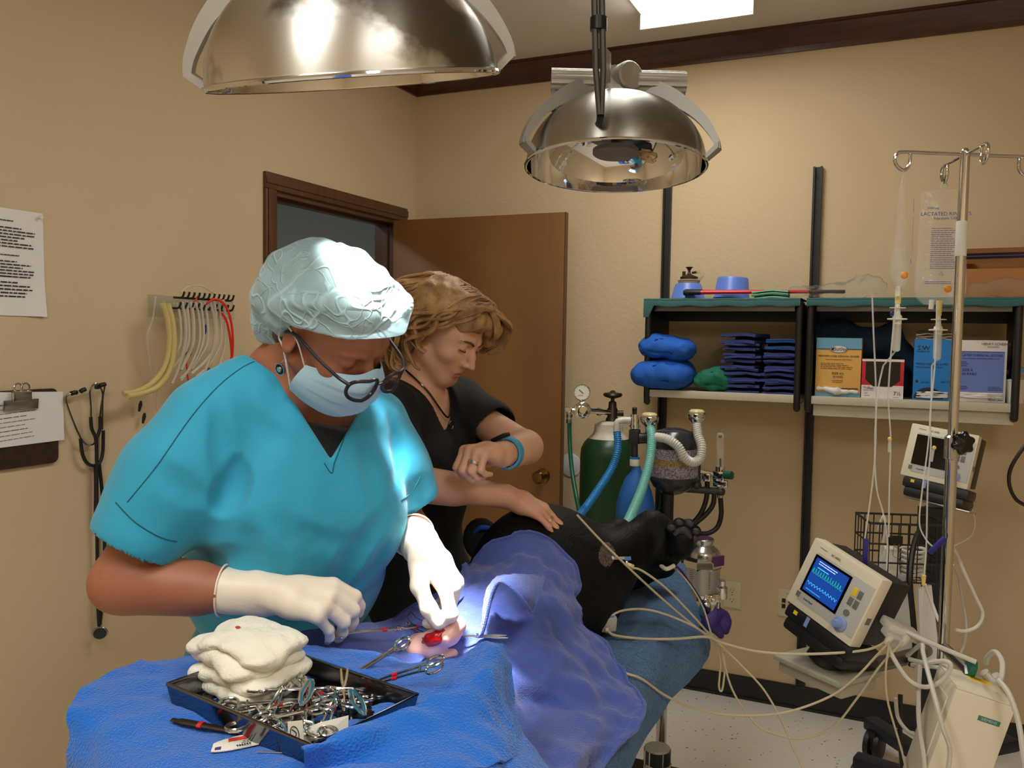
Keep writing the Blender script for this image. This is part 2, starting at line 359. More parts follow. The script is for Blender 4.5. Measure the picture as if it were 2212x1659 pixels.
    def wrinkle(s, amp, scale, seed=0, st=(1, 1, 1), band=.05):
        """gentle cloth relief: sums of warped sines added to the distance"""
        rg = np.random.default_rng(seed); X, Y, Z = s.ax[0][:, None, None]*st[0], s.ax[1][None, :, None]*st[1], s.ax[2][None, None, :]*st[2]
        n = np.zeros_like(s.D)
        for i in range(5):
            k = rg.normal(size=3); k *= scale*(.6+.35*i)/np.linalg.norm(k); ph = rg.uniform(0, 6.28); k2 = rg.normal(size=3)*scale*.4
            n += (np.sin(k[0]*X+k[1]*Y+k[2]*Z+ph+1.6*np.sin(k2[0]*X+k2[1]*Y+k2[2]*Z))/(1+.5*i)).astype(np.float32)
        s.D = s.D+np.float32(amp)*n*(np.abs(s.D) < band); return s
    def mesh(s, smooth=1):
        D = s.D; n = D.shape; sg = D < 0; acc = {}; cell_i = []; cell_p = []; quads = []
        for a in range(3):
            sa = [slice(None)]*3; sb = [slice(None)]*3; sa[a] = slice(0, -1); sb[a] = slice(1, None)
            I = np.argwhere(sg[tuple(sa)] != sg[tuple(sb)])
            if a is not None and len(I):
                b, c = (a+1) % 3, (a+2) % 3
                I = I[(I[:, b] > 0) & (I[:, c] > 0) & (I[:, b] < n[b]-1) & (I[:, c] < n[c]-1)]
                J = I.copy(); J[:, a] += 1; d0 = D[tuple(I.T)]; d1 = D[tuple(J.T)]; t = d0/(d0-d1)
                p = I.astype(np.float64); p[:, a] += t
                ids = []
                for ob, oc in ((-1, -1), (0, -1), (0, 0), (-1, 0)):
                    K = I.copy(); K[:, b] += ob; K[:, c] += oc; k = np.ravel_multi_index(tuple(K.T), n); ids.append(k); cell_i.append(k); cell_p.append(p)
                q = np.stack(ids, 1); neg = d0 < 0; q[~neg] = q[~neg][:, ::-1]; quads.append(q)
        ci = np.concatenate(cell_i); cp = np.concatenate(cell_p); q = np.concatenate(quads)
        u, inv = np.unique(ci, return_inverse=True); cnt = np.bincount(inv)
        V = np.stack([np.bincount(inv, cp[:, i])/cnt for i in range(3)], 1)*s.h+s.lo
        F = np.searchsorted(u, q)
        for _ in range(smooth):                        # light Laplacian
            e = np.concatenate([F[:, [0, 1]], F[:, [1, 2]], F[:, [2, 3]], F[:, [3, 0]]]); m = np.bincount(e[:, 0], minlength=len(V))+np.bincount(e[:, 1], minlength=len(V))
            W = np.stack([np.bincount(e[:, 0], V[e[:, 1], i], len(V))+np.bincount(e[:, 1], V[e[:, 0], i], len(V)) for i in range(3)], 1)/np.maximum(m, 1)[:, None]
            V = V*.4+W*.6
        return V, F
    def build(s, name, m, parent=None, smooth=1, origin=None, paint=None):
        V, F = s.mesh(smooth); o0 = wloc(parent) if parent is not None else (np.array([V[:, 0].mean(), V[:, 1].mean(), V[:, 2].min()]) if origin is None else np.array(origin, float))
        me = bpy.data.meshes.new(name); me.vertices.add(len(V)); me.vertices.foreach_set('co', (V-o0).astype(np.float32).ravel())
        me.loops.add(len(F)*4); me.loops.foreach_set('vertex_index', F.astype(np.int32).ravel()); me.polygons.add(len(F)); me.polygons.foreach_set('loop_start', np.arange(0, len(F)*4, 4, dtype=np.int32))
        for mm in (m if isinstance(m, (list, tuple)) else [m]): me.materials.append(MATS[mm])
        me.polygons.foreach_set('use_smooth', np.ones(len(F), bool))
        if paint is not None: me.polygons.foreach_set('material_index', paint(V[F].mean(1)).astype(np.int32))
        me.update(calc_edges=True); me.validate()
        o = bpy.data.objects.new(name, me); COL.objects.link(o)
        if parent is None: o.location = o0
        else: o.parent = parent
        WORLD[o.name] = o0; return o
def hand(v, wrist, palm_dir, palm_nrm, side, L, pose, k=.004, r0=.0085, thumb=None, spread=1.0, glove=0.0):
    """wrist point, direction wrist->knuckles, back-of-hand normal, side vector towards the thumb, hand length.
    pose: for index..little three bend angles (degrees towards the palm); thumb: list of points in (dir, side, nrm) units of L"""
    f = np.array(palm_dir, float); f /= np.linalg.norm(f); nz = np.array(palm_nrm, float); nz -= f*(nz@f); nz /= np.linalg.norm(nz)
    sd = np.cross(f, nz); sd *= np.sign(sd@np.array(side, float)) or 1
    w0 = np.array(wrist, float); pt = lambda a, b, c: w0+L*(a*f+b*sd+c*nz); g = glove
    tips = []
    K = [(.50, .165, .0), (.52, .055, .015), (.50, -.055, .008), (.46, -.15, -.01)]; LN = [(.225, .14, .115), (.25, .16, .12), (.235, .145, .115), (.18, .11, .10)]
    RR = [1.0, 1.03, .97, .86]
    v.chain([pt(.0, .03, 0), pt(.22, .06, .0), pt(.46, .10, .0)], [.022+g, .022+g, .0135+g], .012)
    v.chain([pt(.0, -.03, 0), pt(.22, -.06, .0), pt(.44, -.09, -.005)], [.020+g, .020+g, .0125+g], .012)
    for i in range(4):
        p = pt(*K[i]); v.chain([pt(.18, K[i][1]*.55, 0), p], [.013+g, .0108*RR[i]+g], .008)
        d = f+sd*(.10-.07*i)*spread; d /= np.linalg.norm(d); ang = 0; pts = [p]
        for j in range(3):
            ang += pose[i][j]; q = d*math.cos(rad(ang))-nz*math.sin(rad(ang)); pts.append(pts[-1]+q*LN[i][j]*L)
        r = r0*RR[i]+g; v.chain(pts, [r*1.08, r*1.0, r*.9, r*.78], k); tips.append(pts)
    th = thumb or [(.12, .12, -.04), (.30, .26, -.10), (.44, .30, -.14), (.56, .29, -.17)]
    tp = [pt(*q) for q in th]; v.chain(tp, [.016+g, .0125+g, .0105+g, .0085+g], .008); tips.append(tp)
    return tips
def head(v, c, R, s=1.0, k=.012, nose=1.0, ear=True):
    """skull, face and ears; local x right of the person, y forward, z up; c = centre between the ears"""
    R = np.array(R); q = lambda x, y, z: np.array(c)+s*(R@np.array([x, y, z])); r = lambda *a: [s*t for t in a]
    v.ell(q(0, -.012, .045), r(.0765, .097, .082), R, .02)                    # cranium
    v.ell(q(0, .035, .02), r(.066, .062, .075), R, .02)                       # forehead and face
    v.ell(q(0, .045, -.035), r(.055, .05, .055), R, .02)                      # cheeks and mouth
    v.ell(q(0, .066, -.083), r(.027, .022, .020), R, .022)                    # chin
    for x in (-1, 1):
        v.cap(q(x*.058, .005, -.04), q(x*.022, .066, -.082), s*.017, s*.015, .022)   # jaw
        v.ell(q(x*.042, .062, -.018), r(.022, .022, .018), R, .015)           # cheekbone
        v.ell(q(x*.032, .098, .012), r(.019, .016, .013), R, .012, 'sub')     # eye socket
        v.ell(q(x*.032, .080, .011), r(.0135, .0135, .0125), R, .004)         # eyeball with lid
        v.cap(q(x*.014, .0955, .028), q(x*.046, .083, .029), s*.0058, s*.0045, .012)  # brow ridge
        if ear:
            Re = R@rot('Z', -x*18)@rot('X', -8)
            v.ell(q(x*.077, -.006, -.002), r(.008, .019, .032), Re, .006)
            v.ell(q(x*.084, .000, .004), r(.005, .0115, .020), Re, .005, 'sub')
    v.chain([q(0, .091, .02), q(0, .104, -.004), q(0, .1145*nose, -.024)], [s*.0068, s*.0075, s*.0095], .010)
    for x in (-1, 1): v.ell(q(x*.0105, .1015, -.027), r(.0075, .0095, .0070), R, .006)
    v.ell(q(0, .0895, -.0535), r(.021, .0072, .0048), R, .008); v.ell(q(0, .0880, -.0615), r(.018, .0072, .0052), R, .007)
    v.box(q(0, .1000, -.0573), r(.022, .008, .0010), R, .0008, .003, 'sub')     # line of the mouth
    return q

from mathutils.bvhtree import BVHTree
def bvh(*obs):
    vs = []; fs = []
    for o in obs:
        w = wloc(o) if o.parent is None else wloc(o); b = len(vs)
        vs += [tuple(np.array(v.co)+w) for v in o.data.vertices]; fs += [[i+b for i in p.vertices] for p in o.data.polygons]
    return BVHTree.FromPolygons(vs, fs)
def hit(T, px, py, off=0.0):
    """point where the sight line through a pixel meets a surface, lifted off it"""
    d = ray(px, py); d = d/np.linalg.norm(d); r = T.ray_cast(Vector(CAM), Vector(d))
    if r[0] is None: return None
    n = np.array(r[1]); n = n if n@d < 0 else -n
    return np.array(r[0])+n*off
def hits(T, pts, off, n=6):
    """curve through pixels, draped over a surface"""
    out = [hit(T, a, b, off) for a, b in cr(pts, n)]
    return np.array([p for p in out if p is not None])

def conform(g, trees, off=.003, it=2):
    """lift the points of a sheet out of the solids it rests on"""
    sh = g.shape; p = g.reshape(-1, 3).copy()
    for _ in range(it):
        for T in trees:
            for i in range(len(p)):
                l, n, ix, d = T.find_nearest(Vector(p[i]), .12)
                if l is not None and (Vector(p[i])-l).dot(n) < off: p[i] = np.array(l)+np.array(n)*off
    return p.reshape(sh)
def creases(v, T, items, lookup=P):
    """press soft folds into a garment: items = (pixel polyline, radius, depth, blend)"""
    for pts, r, dep, k in items:
        c = []
        for a, b in cr(pts, 3):
            h = hit(T, a, b, r-dep)
            if h is not None: c.append(h)
        if len(c) > 2:
            n = len(c); v.chain(c, [r*(.45+.55*math.sin(math.pi*i/(n-1))) for i in range(n)], k, 'sub')
def bvh_vol(v):
    V, F = v.mesh(0); return BVHTree.FromPolygons([tuple(p) for p in V], [tuple(int(i) for i in f) for f in F])

def above(g, T, off):
    """let a sheet rest on top of whatever lies under it"""
    p = g.reshape(-1, 3)
    for i in range(len(p)):
        r = T.ray_cast(Vector((p[i][0], p[i][1], p[i][2]+.3)), Vector((0, 0, -1)))
        if r[0] is not None and p[i][2] < r[0].z+off: p[i][2] = r[0].z+off
    return p.reshape(g.shape)
# ---------------------------------------------------------------- people
mat('skin_fair', S(218, 170, 140), .5, sss=.12, bump=(400, .06, 3), var=(9, S(208, 152, 124), .4, .75))
mat('skin_tan', S(164, 106, 78), .5, sss=.06, bump=(400, .06, 3), var=(9, S(152, 90, 64), .4, .75))
mat('lips', S(190, 118, 106), .45); mat('brow_hair', S(92, 62, 40), .7)
mat('black_scrub', S(13, 13, 15), .85, bump=(9, .5, 2), bdist=.02)
mat('teal_scrub', S(38, 158, 196), .75, bump=(7, .55, 3), bdist=.025, bump2=(900, .1, 2), sheen=.2)
mat('glove_latex', S(236, 226, 210), .45, sss=.15, bump=(38, .5, 3, (1, 1, 1)), bdist=.003)
mat('shoe_black', S(24, 24, 26), .5)
mat('silver', S(205, 203, 198), .2, 1.0); mat('dark_metal', S(60, 58, 58), .3, 1.0)
mat('watch_blue', S(60, 160, 205), .45); mat('blue_trim', S(20, 70, 170), .6); mat('black_plastic', S(18, 18, 19), .4); mat('black_gloss', S(12, 11, 12), .15)
mat('mask_blue', S(168, 206, 230), .8, bump=(500, .2, 2)); mat('mask_white', S(222, 228, 232), .8)
mat('lens_glass', S(245, 245, 245), .03, trans=1.0, ior=1.05, alpha=.35)
m = mat('blond_hair', S(186, 146, 96), .58, var=(34, S(126, 90, 54), .38, .66, (1, 1, .5)), bump=(70, .6, 4), bdist=.006)
mat('dark_hair', S(96, 76, 58), .6)
def wv(x, y, z): return x*RT+y*UP-z*FW                                    # image right, image up, towards the viewer
def person(label, loc): return thing('person', label, 'person', loc)
nz = lambda a: np.array(a, float)/np.linalg.norm(a)
# ======== assistant in black scrubs
AR = wv(*nz((-.415, 0, .91))); AF = wv(*nz((.91, 0, .415)))
AR[2] = 0; AF[2] = 0; AR = nz(AR); AF = nz(AF); Z = np.array([0, 0, 1.])
hf = wv(*nz((.78, -.52, .36))); hu = wv(*nz((.47, .855, .22))); hx = nz(np.cross(hf, hu)); hu = nz(np.cross(hx, hf))
AH = np.stack([hx, hf, hu], 1); HC = P(950, 722, 2.0)
aN = P(890, 838, 2.03); aSR = P(842, 885, 1.88); aSL = P(975, 872, 2.15)
aER = P(862, 1040, 1.80); aWR = P(1092, 1072, 1.89); aEL = P(1136, 966, 1.96); aWL = P(1084, 982, 1.80)
aPel = P(902, 1190, 2.11)
asst = person('standing person in black scrubs with wavy blond hair, checking a watch', (aPel[0], aPel[1], 0))
v = Vol(np.array([HC[0]-.42, HC[1]-.36, .98]), np.array([HC[0]+.42, HC[1]+.48, HC[2]+.16]), .0028)
q = head(v, HC, AH, .97)
hb = q(0, -.03, -.05)
v.chain([hb, aN+AF*.005], [.050, .054], .025); v.cap(q(0, .02, -.075), aN+AF*.03, .028, .040, .03)
v.chain([aSR-AR*.02, aN-Z*.045, aSL+AR*.02], [.05, .06, .05], .04)
v.ell(aN-Z*.17+AF*.0, (.15, .10, .17), frame(x=AR, y=AF), .04); v.ell(aPel, (.12, .08, .10), frame(x=AR, y=AF), .04)
v.cap(aN-Z*.2, aPel, .10, .08, .03)
v.chain([aSR, aER, aWR], [.046, .039, .026], .012); v.chain([aER+(aWR-aER)*.1, aER+(aWR-aER)*.5], [.037, .036], .012)
v.chain([aSL, aEL, aWL], [.044, .036, .026], .012); v.chain([aEL, aEL+(aWL-aEL)*.45], [.036, .035], .012)
tR = hand(v, aWR, wv(.86, -.36, .05), wv(.30, .93, .25), wv(-.1, .1, -.9), .178, [(28, 22, 12), (24, 22, 14), (26, 24, 14), (22, 22, 12)], r0=.0082,
     thumb=[(.10, .12, -.05), (.26, .25, -.16), (.40, .28, -.24), (.52, .26, -.28)])
tL = hand(v, aWL, wv(-.66, .12, .74), wv(.12, .97, .0), wv(-.8, 0, -.6), .170, [(70, 72, 30), (74, 74, 32), (76, 74, 32), (78, 74, 30)], r0=.0085,
     thumb=[(.10, .12, -.08), (.26, .20, -.20), (.38, .12, -.30), (.44, .0, -.33)], spread=.4)
lc = (q(0, .097, -.0575)); E1 = [q(x*.032, .097, .0105) for x in (-1, 1)]
def paint_face(Pt):
    d = (Pt-lc)@AH; return (((d[:, 0]/.0190)**2+(d[:, 2]/.0072)**2 < 1) & (np.abs(d[:, 1]) < .02)).astype(int)
v.build('body', ['skin_fair', 'lips'], asst, 2, paint=paint_face)
for x in (-1, 1):
    b = MB(); pts = cr([q(x*.013, .1005, .0235), q(x*.03, .0985, .0300), q(x*.05, .082, .0265)], 5); b.tube(pts, [.0020+.0022*math.sin(math.pi*min(1, .15+.8*i/(len(pts)-1))) for i in range(len(pts))], 6, flat=.6)
    b.build('eyebrow', 'brow_hair', asst)
for x in (-1, 1): MB().tube(cr([q(x*.0205, .0915, .0045), q(x*.032, .0950, .0035), q(x*.0445, .0870, .0055)], 5), .0015, 6).build('eyelashes', 'brow_hair', asst)
# hair: wavy bob parted on the side, locks as tapered ribbons over a full cap
hv = Vol(HC-.24, HC+.24, .0032)
for c, r in (((0, -.022, .053), (.093, .108, .081)), ((.052, -.055, -.006), (.045, .07, .085)), ((-.052, -.055, -.006), (.045, .07, .085)), ((0, -.085, -.03), (.075, .045, .07)), ((0, .068, .077), (.066, .038, .032)), ((-.05, .075, .055), (.033, .05, .05))): hv.ell(q(*c), [t*.97 for t in r], AH, .03)
hv.ell(q(.01, .12, .00), (.068, .085, .062), AH, .02, 'sub'); hv.ell(q(.075, .06, -.03), (.045, .062, .075), AH, .02, 'sub'); hv.ell(q(0, .02, -.10), (.075, .085, .07), AH, .02, 'sub')
hair = hv.wrinkle(.0035, 85, 3).build('hair', 'blond_hair', asst, 1)
lk = MB(); rg = random.Random(4)
def lock(p, rr, tw): 
    pts = cr([q(*a) for a in p], 7); n = len(pts); lk.tube(pts, [rr*(.35+.65*math.sin(math.pi*min(.97, .12+.86*i/n))) for i in range(n)], 7, flat=.55)
for i in range(46):                                     # near side and back locks sweep back from the parting, then curl under
    a = rg.uniform(-.35, 1.0); x0 = -.02+rg.uniform(-.012, .012); y0 = .085-.13*(a+.35); zt = .131-.10*((y0-.0)**2)*8
    sx = 1; e = rg.uniform(-.012, .012); yb = y0-.035-.055*rg.random(); zb = -.03-.055*rg.random()-(.03 if yb < -.03 else 0)
    if yb > .02: zb = .035+.02*rg.random()
    w1 = rg.uniform(-.016, .016)
    lock([(x0, y0, zt), (x0+.055, y0-.008+w1, zt-.02), (.088+e*.4, (y0+yb)/2-w1, .055+e), (.101+e, yb+w1, .012+e), (.094+e, yb-.018-w1, (zb+.01)/2), (.08+e, yb+.002, zb), (.07+e, yb+.022, zb-.006)], rg.uniform(.007, .012), 0)
for i in range(26):                                     # far side and fringe, swept forward over the brow
    y0 = rg.uniform(-.06, .095); e = rg.uniform(-.008, .008); zt = .131-.8*max(0, y0)**2*3
    lock([(-.02, y0, zt), (-.05, y0+.022+e, zt-.008), (-.078+e, y0+.03, .075+e), (-.084, y0+.02+e, .035), (-.078, y0+.008, .0+e)], rg.uniform(.008, .013), 0)
for i in range(12):
    e = rg.uniform(-.01, .01); lock([(-.015+e, .078, .116), (-.02+e, .099, .104), (-.03+e, .112, .084), (-.045+e, .113, .062), (-.055+e, .102, .047)], rg.uniform(.008, .011), 0)
for i in range(10):
    e = rg.uniform(-.012, .012); lock([(-.012, .076+e, .122), (.02, .085+e, .117), (.05, .085, .105+e), (.072, .062, .075+e), (.083, .03+e, .048), (.086, .0, .035+e)], rg.uniform(.007, .010), 0)
for i in range(24):                                     # nape
    x = rg.uniform(-.08, .085); e = rg.uniform(-.01, .01); lock([(x*.6, -.075, .12), (x*.95, -.118+e, .07), (x*1.05, -.128, .01+e), (x*1.05, -.122+e, -.045), (x*.95, -.095, -.082+e), (x*.9, -.078, -.086)], rg.uniform(.009, .013), 0)
lk.build('locks', 'blond_hair', hair)
# scrub top
tv = Vol(np.array([HC[0]-.36, HC[1]-.34, .80]), np.array([HC[0]+.36, HC[1]+.42, aN[2]+.07]), .004); fa = frame(x=AR, y=AF)
tv.chain([aSR-AR*.01, aN-Z*.04-AF*.01, aSL+AR*.01], [.058, .066, .058], .05)
tv.ell(aN-Z*.17+AF*.01, (.165, .118, .19), fa, .05); tv.ell(aN-Z*.20+AF*.06+AR*.06, (.075, .065, .085), fa, .05); tv.ell(aN-Z*.20+AF*.06-AR*.06, (.075, .065, .085), fa, .05)
tv.cap(aN-Z*.2, aPel-Z*.16, .13, .16, .05, flat=(AF, .8)); tv.plane(aPel-Z*.17, -Z)
sl = aSR+(aER-aSR)*.62; tv.chain([aSR, sl], [.066, .068], .03); s2 = aSL+(aEL-aSL)*.50; tv.chain([aSL, s2], [.064, .066], .03)
tv.wrinkle(.004, 26, 5)
for a, c, r in ((aSR, aSR+(aER-aSR)*.62, .058), (aSL, aSL+(aEL-aSL)*.50, .055)):
    d = nz(c-a); tv.cap(c-d*.05, c+d*.08, r-.004, r, 0, 'sub')
vt = aN+AF*.118-Z*.155                                   # point of the V
for x in (-1, 1): tv.cap(vt+AF*.05, aN+AR*x*.045+AF*.02+Z*.05, .012, .035, .004, 'sub')
tv.cap(aN-AF*.0-Z*.01, aN+Z*.08+AF*.02, .058, .066, .004, 'sub'); tv.cap(vt+AF*.04, aN+AF*.075, .018, .045, .0, 'sub')
top = tv.build('scrub_top', 'black_scrub', asst, 2)
lg = Vol(np.array([aPel[0]-.3, aPel[1]-.3, .04]), np.array([aPel[0]+.3, aPel[1]+.3, aPel[2]+.06]), .007)
lg.ell(aPel-Z*.08, (.17, .125, .14), fa, .05)
for x in (-1, 1): lg.chain([aPel-Z*.12+AR*x*.08, aPel*[1, 1, 0]+Z*.5+AR*x*.085+AF*.02, aPel*[1, 1, 0]+Z*.07+AR*x*.09], [.092, .072, .06], .05)
lg.wrinkle(.004, 20, 8).build('scrub_trousers', 'black_scrub', asst, 1)
for x in (-1, 1): MB().box(aPel*[1, 1, 0]+AR*x*.09+AF*.05+Z*.045, (.085, .25, .085), fa, .03, taper=(.7, .75)).build('shoe', 'shoe_black', asst)
# pouch with blue band at the hip
pc = P(1040, 1165, 1.98); MB().ell(pc, (.035, .045, .05), fa).build('hip_pouch', 'black_scrub', asst)
MB().tube(cr([P(1026, 1150, 1.955), P(1036, 1141, 1.94), P(1050, 1140, 1.94), P(1064, 1146, 1.955)], 5), .006, 8).build('blue_band', 'blue_trim', asst)
# watch, rings, necklace
wd = nz(aWL-aEL); wc = aWL-wd*.035
ring = lambda c, ax, r, t, wdt, n=28: MB().lathe([(r-t/2, -wdt/2), (r+t/2, -wdt/2), (r+t/2, wdt/2), (r-t/2, wdt/2), (r-t/2, -wdt/2)], c, ax, n, caps=False)
wt = ring(wc, wd, .0325, .005, .024).build('watch', 'watch_blue', asst)
wu = nz(wv(-.35, .9, -.2)); wu = nz(wu-wd*(wu@wd)); MB().box(wc+wu*.036, (.033, .036, .010), frame(x=wd, z=wu), .003).build('watch_case', 'dark_metal', wt)
p0, p1 = tR[2][0], tR[2][1]; rr_ = ring(p0+(p1-p0)*.5, nz(p1-p0), .0105, .003, .006).build('ring', 'silver', asst)
p0, p1 = tL[2][0], tL[2][1]; ring(p0+(p1-p0)*.55, nz(p1-p0), .0105, .003, .006).build('ring', 'silver', asst)
nk = MB().tube(cr([aN+AR*.062+AF*.02+Z*.045, aN+AR*.05+AF*.07, aN+AF*.098-Z*.065, aN-AR*.05+AF*.07, aN-AR*.062+AF*.02+Z*.045], 8), .0022, 6).build('necklace', 'black_gloss', asst)
ring(aN+AF*.107-Z*.083, AF, .010, .0025, .003).build('pendant', 'silver', nk)
# ======== surgeon in teal scrubs
hx = wv(-.60, -.22, .77); hf = wv(.69, -.63, .358); hx = nz(hx); hf = nz(hf-hx*(hx@hf)); hu = nz(np.cross(hx, hf)); SH = np.stack([hx, hf, hu], 1); HS = P(712, 716, 1.42)
sN = P(608, 815, 1.50); sSR = P(462, 912, 1.43); sSL = P(800, 922, 1.62); sM = P(640, 880, 1.52)
LR = nz((sSR-sSL)*[1, 1, 0]); SF = nz(np.cross(Z, LR)); fs = frame(x=LR, y=SF)
sER = P(262, 1258, 1.37); sWR = P(582, 1283, 1.37); sEL = P(862, 1118, 1.72); sWL = P(912, 1182, 1.53)
sBel = P(622, 1225, 1.61); sHip = P(612, 1400, 1.74)
surg = person('person in teal scrubs with bouffant cap, mask and glasses, operating', (sHip[0], sHip[1], 0))
v = Vol(np.minimum(np.minimum(sER, sHip)-.16, HS-.2)*[1, 1, 0]+Z*.86, np.array([HS[0]+.24, sEL[1]+.2, HS[2]+.19]), .0032)
q2 = head(v, HS, SH, 1.0)
v.chain([q2(0, -.03, -.05), sN], [.054, .058], .025); v.cap(q2(0, .02, -.08), sN+SF*.05-Z*.03, .03, .045, .03)
v.chain([sSR-Z*.01, (sSR+sN)/2-Z*.035, (sSL+sN)/2-Z*.035, sSL-Z*.01], [.044, .046, .046, .044], .04); v.cap(sN, sM-Z*.03, .056, .062, .03)
v.ell(sM-Z*.14-SF*.005, (.135, .085, .16), fs, .04); v.cap(sM-Z*.15, sHip, .09, .10, .03)
v.chain([sSR, sER, sWR], [.052, .047, .030], .015); v.cap(sER+(sWR-sER)*.08, sER+(sWR-sER)*.5, .047, .043, .012)
v.chain([sSL, sEL, sWL], [.05, .043, .029], .015); v.cap(sEL, sEL+(sWL-sEL)*.5, .043, .040, .012)
HR = dict(wrist=sWR, palm_dir=wv(.97, -.10, .10), palm_nrm=wv(.16, .72, .66), side=wv(0, .5, -.8), L=.190, pose=[(42, 38, 14), (50, 44, 18), (56, 44, 18), (60, 36, 16)], r0=.0088,
     thumb=[(.12, .12, -.05), (.30, .22, -.16), (.44, .22, -.27), (.56, .16, -.33)])
HL = dict(wrist=sWL, palm_dir=wv(.62, -.66, .30), palm_nrm=wv(.72, .58, .35), side=wv(-.5, -.1, .8), L=.182, pose=[(26, 74, 34), (58, 42, 22), (70, 30, 18), (74, 28, 16)], r0=.0088,
     thumb=[(.12, .15, -.04), (.32, .26, -.14), (.52, .27, -.20), (.68, .24, -.25)])
hand(v, glove=-.0012, **HR); hand(v, glove=-.0012, **HL)
v.build('body', 'skin_tan', surg, 2)
def glove(H, frm, nm):
    w0 = H['wrist']; lo = w0-.2; hi = w0+.2
    g = Vol(lo, hi, .0022); tp = hand(g, glove=.0022, **H)
    d = nz(w0-frm); c0 = w0-d*.075
    g.cap(c0-d*.02, w0-d*.0, .041, .030, .012); g.cap(w0-d*.02, w0+d*.02, .031, .028, .012)
    g.plane(c0, -d); g.wrinkle(.0012, 90, 4, band=.03)
    sub = Vol(lo, hi, .0022); pass
    o = g.build(nm, 'glove_latex', surg, 2); rg_ = MB().tube(cr([c0+d*.001+.0405*(math.cos(t)*nz(np.cross(d, Z))+math.sin(t)*nz(np.cross(d, np.cross(d, Z)))) for t in np.linspace(0, 6.283, 25)[:-1]], 2, True), .0016, 6, False).build('cuff_roll', 'glove_latex', o)
    return tp
gR = glove(HR, sER, 'glove'); gL = glove(HL, sEL, 'glove')
# scrub top
TV = [np.minimum(sER, sHip)*[1, 1, 0]-[.14, .16, 0]+Z*.90, np.array([sM[0]+.34, sSL[1]+.22, sN[2]+.08])]
def chest(tv, e=0.0):
    tv.chain([sSR, (sSR+sN)/2+Z*.008, sN-Z*.045], [.066+e, .060+e, .066+e], .05); tv.chain([sSL, (sSL+sN)/2-Z*.0, sN-Z*.045], [.06+e, .060+e, .066+e], .05)
    tv.ell(sM-Z*.15+SF*.015, (.172+e, .125+e, .20), fs, .06)
    for x in (-1, 1): tv.ell(sM-Z*.20+SF*.068+LR*x*.072, (.088+e, .075+e, .10), fs, .07)
    tv.ell(sBel, (.192+e, .145+e, .18), fs, .07); tv.ell(sHip-Z*.02, (.205+e, .15+e, .16), fs, .07)
vt = P(714, 992, 1.36); nl, nr_ = P(578, 778, 1.40), P(800, 850, 1.50)
def vneck(tv, top=None):
    vd = nz(ray(714, 992)); n1 = np.cross(nl-vt, vd); n2 = np.cross(nr_-vt, vd); mid = (nl+nr_)/2
    n1 *= -np.sign(n1@(mid-vt)); n2 *= -np.sign(n2@(mid-vt))
    tv.wedge([(vt, n1), (vt, n2), (sN-SF*.0, -SF)], .006)
tv = Vol(TV[0], TV[1], .0034); chest(tv)
cR = P(306, 1150, 1.375); cL = P(878, 1068, 1.66)
tv.chain([sSR, sSR+(cR-sSR)*.5, cR], [.074, .078, .074], .05); tv.chain([sSL, sSL+(cL-sSL)*.55, cL], [.062, .060, .054], .04)
tv.wrinkle(.0030, 15, 11, (1, 1, .7)).wrinkle(.0010, 44, 2)
# folds: armpit, shoulder, front drape
creases(tv, bvh_vol(tv), [([(512, 1000), (507, 1040), (492, 1075), (474, 1096)], .024, .020, .010), ([(462, 862), (474, 920), (478, 990), (480, 1050)], .016, .006, .012), ([(842, 890), (856, 950), (862, 1010), (850, 1060)], .014, .006, .012),
    ([(560, 1090), (640, 1150), (720, 1180), (800, 1160)], .03, .004, .014), ([(690, 1300), (760, 1210), (830, 1110)], .03, .008, .016), ([(720, 1320), (800, 1240), (835, 1170)], .02, .006, .014), ([(400, 1230), (500, 1210), (580, 1230)], .03, .008, .014),
    ([(340, 1000), (390, 1050), (450, 1085)], .025, .004, .014), ([(500, 860), (560, 920), (630, 975)], .03, .003, .012), ([(780, 950), (800, 1020), (815, 1090)], .02, .004, .012), ([(520, 1130), (540, 1200), (520, 1290)], .03, .006, .014), ([(640, 1150), (690, 1220), (700, 1290)], .03, .005, .014)])
for c, e, r in ((cR, cR-sSR, .0715), (cL, cL-sSL, .0515)):
    d = nz(e); tv.wedge([(c, -d), (c-np.cross(d, Z)*0+d*.16, d), (c, nz(np.cross(d, nz(np.cross(d, Z))))) if False else (c+Z*.2, Z)], 0) if False else None
    tv.plane(c+d*.012, d) if False else tv.cap(c+d*.085, c+d*.17, .085, .085, 0, 'sub'); tv.cap(c-d*.06, c+d*.10, r-.010, r, 0, 'sub')
vneck(tv); tv.cap(sN-Z*.035, sN+Z*.11+SF*.03, .060, .068, .004, 'sub')
top = tv.build('scrub_top', 'teal_scrub', surg, 2)
us = Vol(sM-.26, sM+.26, .005); chest(us, -.016); us.cap(sN-Z*.03, sN+Z*.1+SF*.03, .056, .066, .004, 'sub')
us.plane(vt-Z*.03, -Z); us.plane(sN+LR*.085, LR); us.plane(sN-LR*.10, -LR); us.wedge([(P(690, 925, 1.40), nz(-UP-.25*RT)), (sN-SF*.02, -SF)], .004).build('undershirt', 'black_scrub', surg, 1)
mat('seam', S(14, 92, 112), .8)
TB = bvh(top)
for pts in ([(562, 776), (520, 796), (468, 838), (410, 905), (340, 1005), (275, 1085)], [(752, 925), (738, 960), (722, 1000), (716, 1022), (700, 1000)], [(250, 1085), (292, 1128), (345, 1160), (382, 1170)], [(866, 1082), (890, 1062), (908, 1030)]):
    h_ = hits(TB, pts, .0002, 8)
    if len(h_) > 3: MB().tube(h_, .0011, 5).build('seam', 'seam', top)
